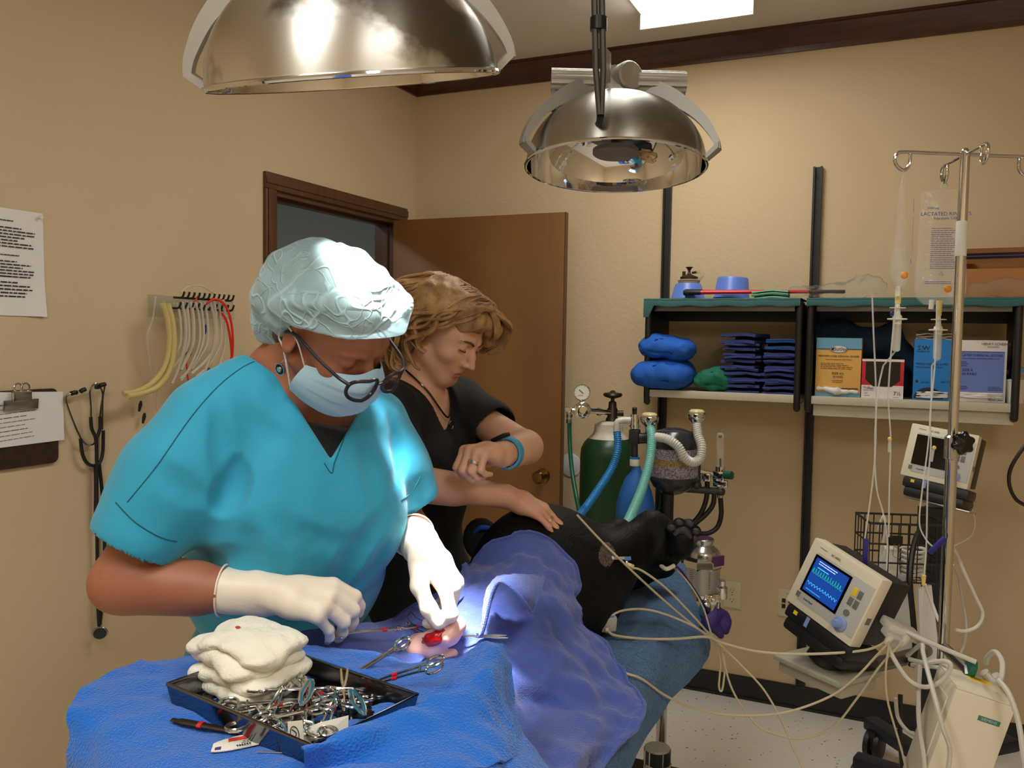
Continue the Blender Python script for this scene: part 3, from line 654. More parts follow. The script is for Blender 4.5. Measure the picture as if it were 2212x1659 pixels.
lg = Vol(np.array([sHip[0]-.32, sHip[1]-.3, .04]), np.array([sHip[0]+.3, sHip[1]+.3, sHip[2]+.05]), .007)
lg.ell(sHip-Z*.06, (.19, .135, .14), fs, .05)
for x in (-1, 1): lg.chain([sHip-Z*.12+LR*x*.085, sHip*[1, 1, 0]+Z*.48+LR*x*.09, sHip*[1, 1, 0]+Z*.07+LR*x*.1], [.10, .078, .066], .05)
lg.wrinkle(.004, 20, 8).build('scrub_trousers', 'teal_scrub', surg, 1)
for x in (-1, 1): MB().box(sHip*[1, 1, 0]+LR*x*.1+SF*.06+Z*.045, (.09, .26, .085), fs, .03, taper=(.7, .75)).build('shoe', 'shoe_black', surg)

# bouffant cap, hair, mask, glasses, earring
def cv(y, z): return q2(0, y, z)
hr = Vol(HS-.2, HS+.2, .004); hr.ell(q2(0, -.012, .047), [t*1.04 for t in (.0795, .099, .085)], SH, 0); hr.ell(q2(0, -.06, -.02), (.065, .05, .06), SH, .02)
hyz = lambda y, z: nz(SH@np.array([0, y, z]))
hr.wedge([(cv(.0, .03), hyz(-.417, 1)), (cv(-.012, .03), hyz(-1, .45))], .004); hr.build('hair', 'dark_hair', surg, 1)
m = mat('cap_fabric', S(170, 206, 216), .7, alpha=.8, sheen=.3)
nt = m.node_tree; b = nt.nodes['Principled BSDF']; tc = nt.nodes.new('ShaderNodeTexCoord'); acc = None
for sc_n, dist_, wid in ((6.5, 1.2, .035), (11, 2.0, .03), (17, .8, .02)):      # crumple lines: thin ridges where a warped noise crosses its middle
    ns = nt.nodes.new('ShaderNodeTexNoise'); ns.inputs['Scale'].default_value = sc_n; ns.inputs['Detail'].default_value = .6; ns.inputs['Distortion'].default_value = dist_; nt.links.new(tc.outputs['Object'], ns.inputs['Vector'])
    s1 = nt.nodes.new('ShaderNodeMath'); s1.operation = 'SUBTRACT'; nt.links.new(ns.outputs['Fac'], s1.inputs[0]); s1.inputs[1].default_value = .5
    s2 = nt.nodes.new('ShaderNodeMath'); s2.operation = 'ABSOLUTE'; nt.links.new(s1.outputs[0], s2.inputs[0])
    s3 = nt.nodes.new('ShaderNodeMapRange'); nt.links.new(s2.outputs[0], s3.inputs[0]); s3.inputs[1].default_value = 0; s3.inputs[2].default_value = wid; s3.inputs[3].default_value = 1; s3.inputs[4].default_value = 0
    if acc is None: acc = s3.outputs[0]
    else:
        mx = nt.nodes.new('ShaderNodeMath'); mx.operation = 'MAXIMUM'; nt.links.new(acc, mx.inputs[0]); nt.links.new(s3.outputs[0], mx.inputs[1]); acc = mx.outputs[0]
al = nt.nodes.new('ShaderNodeMapRange'); nt.links.new(acc, al.inputs[0]); al.inputs[3].default_value = .62; al.inputs[4].default_value = .92; nt.links.new(al.outputs[0], b.inputs['Alpha'])
bp = nt.nodes.new('ShaderNodeBump'); bp.inputs['Strength'].default_value = .55; bp.inputs['Distance'].default_value = .005; nt.links.new(acc, bp.inputs['Height']); nt.links.new(bp.outputs[0], b.inputs['Normal'])
cv_ = Vol(HS-.24, HS+.24, .003); s_ = .985
cv_.ell(q2(0, -.004, .056), (.099*s_, .119*s_, .089*s_), SH, .02); cv_.ell(q2(0, .060, .078), (.074*s_, .056*s_, .048*s_), SH, .04); cv_.ell(q2(0, -.092, .0), (.088*s_, .066*s_, .098*s_), SH, .05)
cv_.wrinkle(.0042, 42, 9).wrinkle(.0018, 110, 3)
cv_.wedge([(cv(.0, .031), hyz(-.417, 1)), (cv(-.006, .03), hyz(-1, .45))], .006)
cap_ = cv_.build('bouffant_cap', 'cap_fabric', surg, 2)
# mask: pleated sheet over nose, mouth and chin
g = []
prof = [(.112, .000), (.124, -.016), (.128, -.034), (.124, -.052), (.118, -.068), (.112, -.084), (.100, -.100), (.078, -.112), (.055, -.116)]
for i, (yy, zz) in enumerate(cr(prof, 5)):
    t = i/40; row = []
    pl = .0042*((t*4.5) % 1) if .12 < t < .85 else 0
    for u in np.linspace(-1, 1, 25):
        w = .070+.012*math.sin(math.pi*t); a = abs(u)**2.3
        row.append(q2(u*w, (yy+pl)*(1-a)+a*(.038-.012*t), zz*(1-.55*a)+a*(-.028+.004*(1-2*t))+.010*(1-t)*math.exp(-(u*4)**2)))
    g.append(row)
mk = MB().grid(g, 0, .002).build('face_mask', 'mask_blue', surg, 60)
MB().grid([r_ for r_ in np.array(g)[1:7]+(SH@np.array([0, .0009, .0003]))], 0, .0006).build('top_band', 'mask_white', mk)
g = np.array(g)
for sd, cc in ((1, -1), (-1, 0)):
    a, c = g[2, cc], g[-4, cc]; e = q2(sd*.084, -.018, .018)
    MB().tube(cr([a, q2(sd*.080, .012, .008), e, q2(sd*.083, -.024, -.01), q2(sd*.078, -.010, -.028), c], 6), .0018, 6, flat=.5).build('ear_loop', 'mask_white', mk)
mat('glasses_frame', S(38, 26, 30), .25); mat('glasses_temple', S(24, 26, 32), .3)
gl = None
def eyepts(sd, k=1.0): 
    return [q2(sd*(.0345+.0265*k*math.copysign(abs(math.cos(a))**.75, math.cos(a))), .137-.0035*abs(math.cos(a))-.012*(math.cos(a) > 0)*math.cos(a), -.006+.0205*k*math.copysign(abs(math.sin(a))**.8, math.sin(a))) for a in np.linspace(0, 2*np.pi, 33)[:-1]]
gb = MB()
for sd in (1, -1):
    r_ = eyepts(sd); gb.tube(r_+[r_[0]], .0031, 8, False)
gb.tube(cr([q2(.009, .1375, .002), q2(0, .139, .005), q2(-.009, .1375, .002)], 5), .0025, 8)
gl = gb.build('glasses', 'glasses_frame', surg)
for sd in (1, -1):
    MB().tube(cr([q2(sd*.061, .124, .004), q2(sd*.072, .104, .008), q2(sd*.079, .06, .012), q2(sd*.083, .01, .018), q2(sd*.081, -.016, .004)], 6), [.0028]*24+[.002], 8).build('temple', 'glasses_temple', gl)
    r_ = eyepts(sd, .97); c0 = np.mean(r_, 0); MB().add([c0]+r_, [(0, 1+i, 1+(i+1) % len(r_)) for i in range(len(r_))]).build('lens', 'lens_glass', gl)
ec = q2(.086, .004, -.056); er = MB().lathe([(0, -.001), (.0095, -.0012), (.010, 0), (.0095, .0012), (0, .001)], ec, nz(hx+.1*hf), 24).build('earring', 'dark_metal', surg)
MB().lathe([(0, 0), (.005, 0), (.0045, .0022), (0, .0026)], ec+hx*.001, nz(hx+.1*hf), 16).build('bead', 'silver', er); ring(ec, nz(hx+.1*hf), .0095, .0014, .003).build('rim', 'silver', er)
MB().tube([ec+Z*.009, q2(.0845, .004, -.036)], .0007, 5).build('ear_wire', 'silver', er)
# ---------------------------------------------------------------- operating table, dog, drapes, mayo stand
mat('steel', S(190, 190, 188), .22, 1.0, bump=(3, .05, 2)); mat('steel_dull', S(120, 118, 116), .38, 1.0); mat('chrome', S(215, 215, 213), .08, 1.0)
mat('tray_steel', S(120, 120, 124), .14, 1.0); mat('tool_steel', S(200, 198, 194), .16, 1.0); mat('tape_red', S(200, 24, 34), .5)
mat('drape_lavender', S(72, 92, 172), .9, vor=(420, .5), bump=(30, .4, 3), sheen=.3); mat('drape_blue', S(14, 108, 214), .9, vor=(300, .8), bump=(24, .4, 3), sheen=.25)
mat('terry', S(92, 138, 188), .95, bump=(330, 1.0, 4), bump2=(90, .8, 3), bdist=.012, sheen=.1, var=(14, S(78, 122, 172), .35, .7))
mat('fur_black', S(9, 9, 10), .55, bump=(150, .5, 4, (1, .35, 1)), bdist=.003, spec=.18); mat('paw_skin', S(48, 45, 46), .6, bump=(300, .4, 3)); mat('fur_shaved', S(112, 88, 84), .7, var=(160, S(46, 36, 36), .35, .65))
mat('cotton', S(240, 236, 222), .95, bump=(190, .6, 4), bdist=.004, sss=.1); mat('tissue_pink', S(238, 190, 180), .35, sss=.3); mat('tissue_red', S(176, 14, 22), .25); mat('blood', S(200, 60, 60), .6)
mat('leash_purple', S(46, 26, 104), .7); mat('cable_beige', S(192, 180, 150), .45); mat('cable_grey', S(206, 202, 192), .45); mat('cable_black', S(20, 19, 19), .4)
mat('packet_white', S(238, 234, 224), .6); mat('packet_red', S(226, 70, 58), .6); mat('ink', S(30, 30, 36), .6); mat('ink_purple', S(70, 60, 130), .6); mat('scalpel_handle', S(74, 58, 46), .4, .8)
mat('plastic_grey', S(178, 178, 170), .5); mat('plastic_blue', S(70, 130, 195), .5)
TX0, TX1, TY0, TY1, TZ = 1.40, 1.765, -2.78, -1.43, .872
tb = thing('operating_table', 'stainless steel operating table on a pedestal under the dog', 'operating table', ((TX0+TX1)/2, -2.1, 0))
MB().box2((TX0, TY0, TZ-.035), (TX1, TY1, TZ), .012).build('table_top', 'steel', tb)
MB().cyl((1.55, -2.15, .06), (1.55, -2.15, .50), .07).cyl((1.55, -2.15, .48), (1.55, -2.15, TZ-.035), .05).build('pedestal', 'chrome', tb)
MB().box2((1.44, -2.5, 0.0), (1.72, -1.75, .06), .02).build('base', 'steel_dull', tb)
MB().box2((1.42, -2.4, TZ-.07), (1.68, -1.9, TZ-.035), .01).build('bracket', 'steel_dull', tb)
for x, y in ((TX0-.012, -1.6), (TX0-.012, -2.4)):
    MB().cyl((x, y-.03, TZ-.02), (x, y+.03, TZ-.02), .006, n=10).cyl((x, y-.02, TZ-.02), (x-.01*np.sign(x-1.5), y-.02, TZ-.02), .006, n=8).cyl((x, y+.02, TZ-.02), (x-.01*np.sign(x-1.5), y+.02, TZ-.02), .006, n=8).build('tie_cleat', 'chrome', tb)
cl = P(1524, 1318, 2.16); MB().ell(cl, (.016, .016, .030)).cyl(cl-Z*.03, cl-Z*.06, .008).ell(cl+RT*.018-Z*.015, .011).build('corner_clamp', 'chrome', tb)
def cloth(name, net, m, thick, nu, nv, rel=(), label=None, cat=None, parent=None, seed=0, raw=None, on=(), off=.004, rest=None):
    """sheet through a net; rel: list of (amplitude, wavelength) of soft creases"""
    g = surf(net, nu, nv) if raw is None else raw; n = np.cross(np.gradient(g, axis=0), np.gradient(g, axis=1)); n /= np.linalg.norm(n, axis=2)[..., None]+1e-9
    if n[..., 2].mean() < 0: n = -n
    rg = np.random.default_rng(seed)
    for a, wl in rel:
        d = 0
        for i in range(4):
            k = rg.normal(size=3)*2*np.pi/wl; k2 = rg.normal(size=3)*2*np.pi/(wl*2.5); d = d+np.sin(g@k+rg.uniform(0, 6)+1.5*np.sin(g@k2))
        g = g+n*(a*d/2)[..., None]
    if on: g = conform(g, on, off+thick)
    if rest is not None: g = above(g, rest, off+thick)
    o = MB().grid(g, 0, thick).build(name, m, parent, 80)
    if label: tag(o, label, cat)
    return o, g
# bath towel on the table top, hanging over the right edge
ys = [-2.75, -2.45, -2.2, -1.95, -1.75, -1.6, -1.5, -1.41, -1.33]
net = []
for i, y in enumerate(ys):
    f = max(0, (y+1.5)/.125); w = .012*math.sin(i*1.9)
    net.append([(1.42, y, TZ+.012), (1.52, y, TZ+.012), (1.63, y, TZ+.012), (1.72, y+.0, TZ+.014+.012*f), (1.77, y, TZ+.013+.014*f), (1.80-.02*f, y-.0, TZ-.012+.02*f), (1.822-.035*f+w, y-.01*f, TZ-.05+.02*f), (1.832-.04*f+w, y-.02*f, TZ-.092+.02*f)]); e_ = max(0, y+1.60)*.45; net[-1] = [(p[0]-e_*(j/7), p[1], p[2]) for j, p in enumerate(net[-1])]
twl, _ = cloth('towel', net, 'terry', .006, 8, 8, [(.0015, .10), (.0008, .04)], 'light blue terry towel under the dog, hanging over the table edge', 'towel', seed=2)
# ---- dog on its back
dg_ = thing('dog', 'black dog lying anaesthetised on its back under blue drapes', 'dog', (1.53, -1.95, TZ+.014))
dv = Vol((1.24, -2.74, .86), (1.98, -1.30, 1.22), .0045)
DB = frame(y=(.12, .99, 0), x=(1, 0, 0)); dc = P(1185, 1258, 1.97)
dv.ell(dc, (.158, .26, .155), DB, .05); dv.ell(P(1150, 1185, 1.95), (.085, .17, .095), DB, .05); dv.ell(np.array([1.50, -2.28, .920]), (.115, .26, .080), DB, .06)
dv.ell(P(1262, 1283, 1.92), (.072, .13, .085), DB, .05); dv.ell(np.array([1.52, -2.48, .915]), (.09, .10, .055), DB, .05)
for s_, a in ((-1, .0), (1, .0)): dv.chain([(1.53+s_*.05, -2.5, .92), (1.55+s_*.08, -2.44, .92), (1.55+s_*.09, -2.58, .912), (1.55+s_*.09, -2.66, .908)], [.040, .034, .026, .022], .02)   # hind legs under the drape
sh = P(1312, 1222, 1.99); el = P(1408, 1142, 2.05); ca = P(1440, 1196, 2.02); pw = P(1474, 1162, 1.99)
dv.chain([P(1265, 1235, 1.97), sh, el], [.085, .064, .040], .03); dv.chain([el, P(1432, 1160, 2.04), ca], [.040, .038, .030], .02); dv.chain([ca, P(1470, 1178, 1.99), pw], [.030, .027, .030], .015)
dv.cap(P(1352, 1190, 2.03), P(1424, 1196, 2.05), .045, .036, .03)
hd = P(1352, 1205, 2.24); dv.ell(hd, (.075, .10, .075), frame(y=wv(.9, -.1, -.3), x=wv(0, .3, .9)), .03); dv.chain([hd, P(1400, 1205, 2.26), P(1436, 1222, 2.25)], [.06, .042, .030], .03)
dv.chain([P(1290, 1215, 2.1), hd], [.085, .07], .04)                                       # neck
dv.chain([P(1312, 1160, 2.14), P(1336, 1150, 2.16), P(1352, 1166, 2.18)], [.030, .034, .018], .012)   # ear
dv.chain([P(1255, 1200, 2.12), P(1320, 1205, 2.28), P(1380, 1215, 2.36)], [.06, .042, .03], .03)   # far foreleg
for i, (a, b) in enumerate(((1449, 1142), (1466, 1131), (1488, 1133), (1503, 1148))): dv.ell(P(a, b, 1.985), (.0135, .0135, .015), None, .008)
sp = P(1308, 1192, 1.93)
dv.plane((0, 0, TZ+.019), (0, 0, -1)); dog = dv.build('body', ['fur_black', 'fur_shaved'], dg_, 2, paint=lambda c: ((((c-sp)@RT/.021)**2+((c-sp)@UP/.021)**2 < 1) & ((c-sp)@FW < .12)).astype(int))
DT = bvh(dog)
for a, b, r in ((1450, 1141, .0095), (1467, 1130, .009), (1489, 1132, .009), (1503, 1148, .009)):
    p = P(a, b, 1.974); MB().ell(p, (r*1.15, r, r*.9), np.eye(3)).build('toe_pad', 'paw_skin', dg_)
for pts, r in (([(1456, 1156), (1466, 1147), (1478, 1146), (1487, 1154), (1491, 1163)], .0085),): MB().tube(crd([(a, b, 1.965) for a, b in pts], 4), [r*(.55+.5*math.sin(math.pi*i/16)) for i in range(17)], 10).build('main_pad', 'paw_skin', dg_)
MB().ell(P(1500, 1164, 1.975), (.009, .008, .010)).build('toe_pad', 'paw_skin', dg_)
# ---- lavender drapes over the dog
LV = [[(845, 1348, 1.72), (960, 1278, 1.76), (1010, 1230, 1.80), (1090, 1196, 1.83), (1140, 1163, 1.83), (1190, 1177, 1.82), (1242, 1226, 1.80), (1254, 1262, 1.78)],
 [(800, 1360, 1.66), (930, 1310, 1.68), (1010, 1262, 1.70), (1090, 1235, 1.72), (1150, 1220, 1.73), (1200, 1235, 1.73), (1238, 1275, 1.74), (1247, 1303, 1.75)],
 [(800, 1378, 1.58), (900, 1350, 1.60), (1010, 1310, 1.62), (1090, 1295, 1.63), (1150, 1290, 1.64), (1205, 1302, 1.65), (1240, 1332, 1.68), (1268, 1356, 1.72)],
 [(800, 1398, 1.53), (890, 1402, 1.54), (1010, 1372, 1.56), (1090, 1366, 1.57), (1160, 1366, 1.58), (1225, 1378, 1.61), (1278, 1395, 1.66), (1306, 1402, 1.70)],
 [(780, 1432, 1.46), (880, 1450, 1.48), (1010, 1432, 1.50), (1090, 1440, 1.51), (1170, 1450, 1.515), (1250, 1457, 1.56), (1316, 1466, 1.60), (1352, 1462, 1.64)],
 [(760, 1482, 1.42), (870, 1510, 1.42), (1010, 1502, 1.44), (1100, 1522, 1.45), (1180, 1540, 1.485), (1262, 1545, 1.478), (1342, 1540, 1.53), (1392, 1520, 1.56)],
 [(760, 1560, 1.35), (870, 1590, 1.35), (1010, 1592, 1.37), (1100, 1612, 1.38), (1180, 1630, 1.41), (1252, 1625, 1.40), (1318, 1605, 1.45), (1376, 1572, 1.485)],
 [(760, 1640, 1.28), (870, 1664, 1.28), (1010, 1684, 1.30), (1100, 1702, 1.31), (1180, 1720, 1.32), (1225, 1700, 1.345), (1268, 1676, 1.38), (1312, 1640, 1.42)]]
def Pf(x, y, d, zm=TZ+.026):
    p = P(x, y, d); return Pz(x, y, zm) if p[2] < zm and p[0] < 1.81 else p
LV.append([(a, b+70, d) for a, b, d in LV[-1]]); LV[-1][-1] = (1285, 1700, 1.37); LV[-1][-2] = (1255, 1720, 1.34)
rb, gl_ = cloth('surgical_drape', [[Pf(*q_) for q_ in r] for r in LV], 'drape_lavender', .004, 11, 11, [(.005, .15), (.0035, .07), (.0015, .03)], 'large lavender blue surgical drape spread over the dog belly', 'surgical drape', seed=5, on=(DT,), off=.006, rest=bvh(twl))
LT = bvh(rb)
# hems of the drape
for e, nm in ((gl_[:, -1], 0), (gl_[0], 1)): MB().tube(e[::2]+Z*.001, .0035, 7).build('hem', 'drape_lavender', rb)
# second towel: folded flap with an open mouth and turned corner
F1 = [[(1038, 1372, 1.50), (1042, 1330, 1.53), (1046, 1285, 1.57), (1060, 1255, 1.60)], [(1044, 1360, 1.49), (1052, 1310, 1.51), (1062, 1262, 1.545), (1078, 1243, 1.58)], [(1072, 1262, 1.49), (1082, 1250, 1.50), (1098, 1243, 1.53), (1110, 1240, 1.57)],
      [(1106, 1270, 1.475), (1116, 1262, 1.485), (1130, 1250, 1.52), (1140, 1240, 1.57)], [(1132, 1300, 1.475), (1140, 1285, 1.48), (1150, 1260, 1.52), (1158, 1242, 1.575)], [(1148, 1322, 1.50), (1158, 1300, 1.50), (1168, 1268, 1.53), (1174, 1246, 1.585)]]
fl, gf = cloth('surgical_towel', [[P(*q_) for q_ in r] for r in F1], 'drape_lavender', .003, 8, 8, [(.001, .03)], 'lavender towel flap with a turned corner standing up on the drape', 'surgical towel', seed=3)
MB().tube(gf[:, 0][::2], .0035, 7).build('hem', 'drape_lavender', fl); MB().tube(gf[-1][::2], .0035, 7).build('hem', 'drape_lavender', fl)
F2 = [[(588, 1372, 1.44), (650, 1362, 1.44), (740, 1350, 1.46), (840, 1340, 1.62), (880, 1318, 1.66), (905, 1312, 1.67)], [(590, 1384, 1.42), (660, 1382, 1.42), (750, 1376, 1.44), (850, 1362, 1.56), (890, 1345, 1.58), (915, 1330, 1.60)], [(600, 1398, 1.395), (680, 1408, 1.40), (770, 1410, 1.42), (860, 1398, 1.50), (900, 1378, 1.53), (920, 1362, 1.55)], [(610, 1425, 1.375), (690, 1440, 1.37), (780, 1445, 1.39), (870, 1440, 1.45), (910, 1425, 1.47), (930, 1405, 1.50)]]
f2, g2 = cloth('surgical_towel', [[P(*q_) for q_ in r] for r in F2], 'drape_lavender', .003, 8, 8, [(.002, .06)], 'lavender towel beneath the gloved right hand, beside the incision', 'surgical towel', seed=6)
F3 = [[(1000, 1220, 1.74), (1006, 1214, 1.75), (1016, 1228, 1.75)], [(985, 1255, 1.70), (1000, 1250, 1.70), (1022, 1262, 1.71)], [(950, 1290, 1.66), (975, 1285, 1.64), (1000, 1290, 1.64)], [(920, 1325, 1.63), (935, 1325, 1.61), (950, 1330, 1.60)], [(904, 1362, 1.59), (910, 1364, 1.58), (918, 1368, 1.575)]]
cloth('surgical_towel', [[P(*q_) for q_ in r] for r in F3], 'drape_lavender', .003, 8, 6, [(.001, .03)], 'narrow lavender towel edge running up behind the left glove', 'surgical towel', seed=7)
# ---- incision and tissue held in the left glove
ti = thing('incision', 'pink and bloody tissue pulled up from the incision', 'incision', P(925, 1420, 1.54))
tv = Vol(P(925, 1395, 1.52)-.1, P(925, 1395, 1.52)+.1, .002)
tv.chain([P(868, 1422, 1.53), P(905, 1398, 1.51), P(935, 1392, 1.50), P(965, 1368, 1.49), P(985, 1350, 1.49)], [.008, .020, .021, .020, .018], .012); tv.chain([P(900, 1415, 1.51), P(945, 1420, 1.51), P(978, 1412, 1.52)], [.014, .015, .008], .012); tv.chain([P(962, 1372, 1.48), P(955, 1340, 1.49), P(968, 1320, 1.50)], [.014, .010, .011], .01)
tv.wrinkle(.001, 120, 3).build('tissue', 'tissue_pink', ti, 2)
tv = Vol(P(935, 1385, 1.5)-.07, P(935, 1385, 1.5)+.07, .002); tv.chain([P(912, 1388, 1.490), P(930, 1380, 1.478), P(944, 1376, 1.474), P(958, 1364, 1.474)], [.004, .010, .011, .006], .006); tv.chain([P(938, 1380, 1.476), P(946, 1400, 1.486)], [.007, .004], .006)
tv.wrinkle(.0012, 260, 5).build('red_tissue', 'tissue_red', ti, 1)
MB().tube(crd([(864, 1424, 1.52), (878, 1412, 1.505), (890, 1400, 1.50)], 5), [.003, .004, .005, .006, .006, .006, .006, .006, .005, .004, .004], 8).build('vessel', 'tissue_red', ti)
# ---- mayo stand with blue drape
E1 = np.array([.981, -.192, 0]); E2 = np.array([.192, .981, 0]); MC = np.array([1.54, -2.835, 1.02])-E1*.03
ms = thing('mayo_stand', 'steel instrument stand under the bright blue towel', 'instrument stand', (MC[0], MC[1], 0)); RM = np.stack([E1, E2, Z], 1)
pan = MB().box(MC, (.45, .35, .006), RM, .002)
cnr = [MC+E1*a*.225+E2*b*.175+Z*.006 for a, b in ((-1, -1), (1, -1), (1, 1), (-1, 1))]
pan.build('pan', 'steel', ms)
cp = []
for i in range(4):
    a, b, c = cnr[i-1], cnr[i], cnr[(i+1) % 4]; cp += [b+(a-b)/np.linalg.norm(a-b)*.05, b+(a-b)/np.linalg.norm(a-b)*.015+(c-b)/np.linalg.norm(c-b)*.015, b+(c-b)/np.linalg.norm(c-b)*.05]
MB().tube(cr(cp, 6, True).tolist()+[cr(cp, 6, True)[0].tolist()], .0075, 10, False).build('rim', 'chrome', ms)
leg0 = MC+E1*.15-E2*.10; MB().cyl(leg0*[1, 1, 0]+Z*.04, leg0-Z*.005, .013).build('post', 'chrome', ms)
MB().tube(cr([leg0*[1, 1, 0]+Z*.03-E1*.30-E2*.05, leg0*[1, 1, 0]+Z*.03, leg0*[1, 1, 0]+Z*.03-E2*.32], 6), .015, 10).tube([leg0*[1, 1, 0]+Z*.03, leg0*[1, 1, 0]+Z*.03+E1*.16], .015, 10).build('foot', 'steel_dull', ms)
BL = [[(368, 1432, 1.36), (480, 1402, 1.38), (600, 1389, 1.38), (720, 1402, 1.37), (830, 1414, 1.36), (900, 1428, 1.34), (960, 1428, 1.325), (1005, 1408, 1.31), (1048, 1382, 1.30), (1086, 1390, 1.31)],
 [(292, 1432, 1.285), (450, 1428, 1.32), (600, 1412, 1.335), (720, 1424, 1.32), (830, 1438, 1.30), (900, 1452, 1.275), (958, 1450, 1.265), (1010, 1430, 1.255), (1062, 1408, 1.26), (1108, 1438, 1.285)],
 [(188, 1480, 1.20), (400, 1478, 1.222), (560, 1474, 1.238), (700, 1482, 1.228), (820, 1492, 1.215), (888, 1500, 1.19), (950, 1488, 1.19), (1012, 1472, 1.195), (1070, 1464, 1.21), (1112, 1520, 1.25)],
 [(150, 1530, 1.13), (330, 1540, 1.128), (520, 1548, 1.128), (680, 1556, 1.117), (790, 1558, 1.105), (880, 1540, 1.115), (955, 1530, 1.125), (1020, 1524, 1.138), (1080, 1536, 1.155), (1130, 1575, 1.20)],
 [(146, 1600, 1.11), (330, 1610, 1.042), (520, 1620, 1.038), (670, 1626, 1.033), (800, 1616, 1.040), (900, 1604, 1.052), (960, 1604, 1.056), (1030, 1608, 1.058), (1100, 1615, 1.085), (1168, 1628, 1.15)],
 [(145, 1680, 1.10), (330, 1690, .963), (520, 1694, .962), (680, 1694, .962), (800, 1690, .966), (900, 1690, .967), (960, 1690, .969), (1040, 1690, .98), (1120, 1694, 1.02), (1212, 1694, 1.12)],
 [(145, 1800, 1.09), (330, 1800, .90), (520, 1830, .87), (680, 1850, .85), (800, 1850, .85), (900, 1850, .86), (960, 1850, .88), (1040, 1830, .91), (1120, 1800, .99), (1240, 1800, 1.10)],
 [(145, 1950, 1.08), (330, 1980, .88), (520, 2050, .82), (680, 2100, .80), (800, 2100, .80), (900, 2100, .81), (960, 2080, .84), (1040, 2050, .88), (1120, 1980, .96), (1260, 1950, 1.08)]]
bd, gb_ = cloth('instrument_drape', [[P(*q_) for q_ in r] for r in BL], 'drape_blue', .003, 10, 10, [(.0025, .09), (.0012, .04)], 'bright blue towel draped over the instrument stand', 'towel', seed=9)
BF = [[(650, 1610, .985), (755, 1572, 1.025), (860, 1534, 1.070), (930, 1508, 1.102), (1008, 1474, 1.135), (1052, 1440, 1.17)], [(658, 1622, .975), (765, 1590, 1.012), (872, 1552, 1.056), (948, 1526, 1.088), (1026, 1494, 1.122), (1070, 1464, 1.165)],
 [(660, 1672, .992), (790, 1645, 1.006), (910, 1606, 1.036), (1000, 1575, 1.066), (1060, 1556, 1.10), (1102, 1530, 1.165)], [(690, 1720, .945), (820, 1700, .955), (940, 1680, .970), (1030, 1660, .998), (1100, 1640, 1.05), (1140, 1610, 1.15)]]
bf, _ = cloth('fold', [[P(*q_) for q_ in r] for r in BF], 'drape_blue', .003, 8, 9, [(.0025, .09)], seed=4, parent=bd)
BT = bvh(bd)
# ---- tray
TC = np.array([1.527, -2.842, 0]); tz = 1.046
tr = thing('instrument_tray', 'dark steel instrument tray on the blue towel', 'tray', TC+Z*tz)
tw, td, th = .288, .180, .030
bot = MB().box(TC+Z*(tz+.002), (tw-.012, td-.012, .003), RM); bot.build('tray_bottom', 'tray_steel', tr)
for i, (s_, a, L_) in enumerate(((1, E1, td), (-1, E1, td), (1, E2, tw), (-1, E2, tw))):
    o_ = E2 if i < 2 else E1; half = (tw if i < 2 else td)/2; c = TC+a*s_*half+Z*(tz+th/2); Rw = frame(x=o_, z=nz(Z*1.0))
    poly = [c-o_*(L_/2-.004)-a*s_*.006-Z*th/2, c+o_*(L_/2-.004)-a*s_*.006-Z*th/2, c+o_*(L_/2)+Z*th/2, c-o_*(L_/2)+Z*th/2]
    MB().prism(poly, a*s_*.0018).build('tray_wall', 'tray_steel', tr, 0)
rm = [TC+E1*a*tw/2+E2*b*td/2+Z*(tz+th) for a, b in ((-1, -1), (1, -1), (1, 1), (-1, 1))]
MB().tube(rm+[rm[0]], .0028, 8, False).build('tray_rim', 'tray_steel', tr)
hl = MB()
for i in range(16):
    for j in range(9): c = TC+E1*(-.13+.26*i/15)+E2*(-.08+.16*j/8)+Z*(tz+.0037); hl.lathe([(.0038, -.0001), (.0038, .0002)], c, (0, 0, 1), 10)
tag(hl.build('perforation', 'black_gloss', tr, 0), kind='stuff')
# ---- instruments: ring handled, built once flat (y to the tips), then placed
def ring_tool(kind, L_=.14, jaw=.036, open_=4, red=True, blade=False):
    t = thing(kind, 'x', 'surgical instrument', (0, 0, 0)); rr = .0115
    for s in (-1, 1):
        A = rot('Z', -s*open_); T_ = lambda p, s=s, A=A: (A@np.array([p[0]*s, p[1], p[2]+.0008*s]))
        yb = -(L_-jaw); mb = MB()
        c0 = np.array([.013, yb+rr, 0]); mb.tube([T_(c0+np.array([rr*math.cos(a), rr*1.12*math.sin(a), 0])) for a in np.linspace(0, 2*np.pi, 21)], .0019, 7, False)
        mb.tube([T_(p) for p in cr([(.0125, yb+rr*2.15, 0), (.0085, yb+.042, 0), (.0045, -.02, 0), (.001, -.004, 0), (-.0012, .004, 0)], 5)], [.0019]*8+[.0022]*8+[.0028]*5, 8)
        if blade: mb.prism([T_(p) for p in ((-.0038, .0, .0), (.004, .0, 0), (.0042, jaw*.6, 0), (.0005, jaw, 0), (-.0012, jaw, 0))], (0, 0, .0014*s))
        else: mb.tube([T_(p) for p in cr([(-.0012, .004, 0), (.0012, jaw*.4, 0), (.0008, jaw*.95, 0)], 5)], [.0034-.0018*i/10 for i in range(11)], 8, flat=.75)
        mb.tube([T_((.0085, yb+.034, 0)), T_((-.002, yb+.034, 0))], .0016, 6)
        a_ = mb.build('ring_arm', 'tool_steel', t)
        if red: MB().tube([T_((.0062, -.035, 0)), T_((.0054, -.027, 0))], .0027, 8).build('red_band', 'tape_red', a_)
    MB().cyl((0, 0, -.0034), (0, 0, .0034), .0032, n=12).build('pivot', 'tool_steel', t); return t
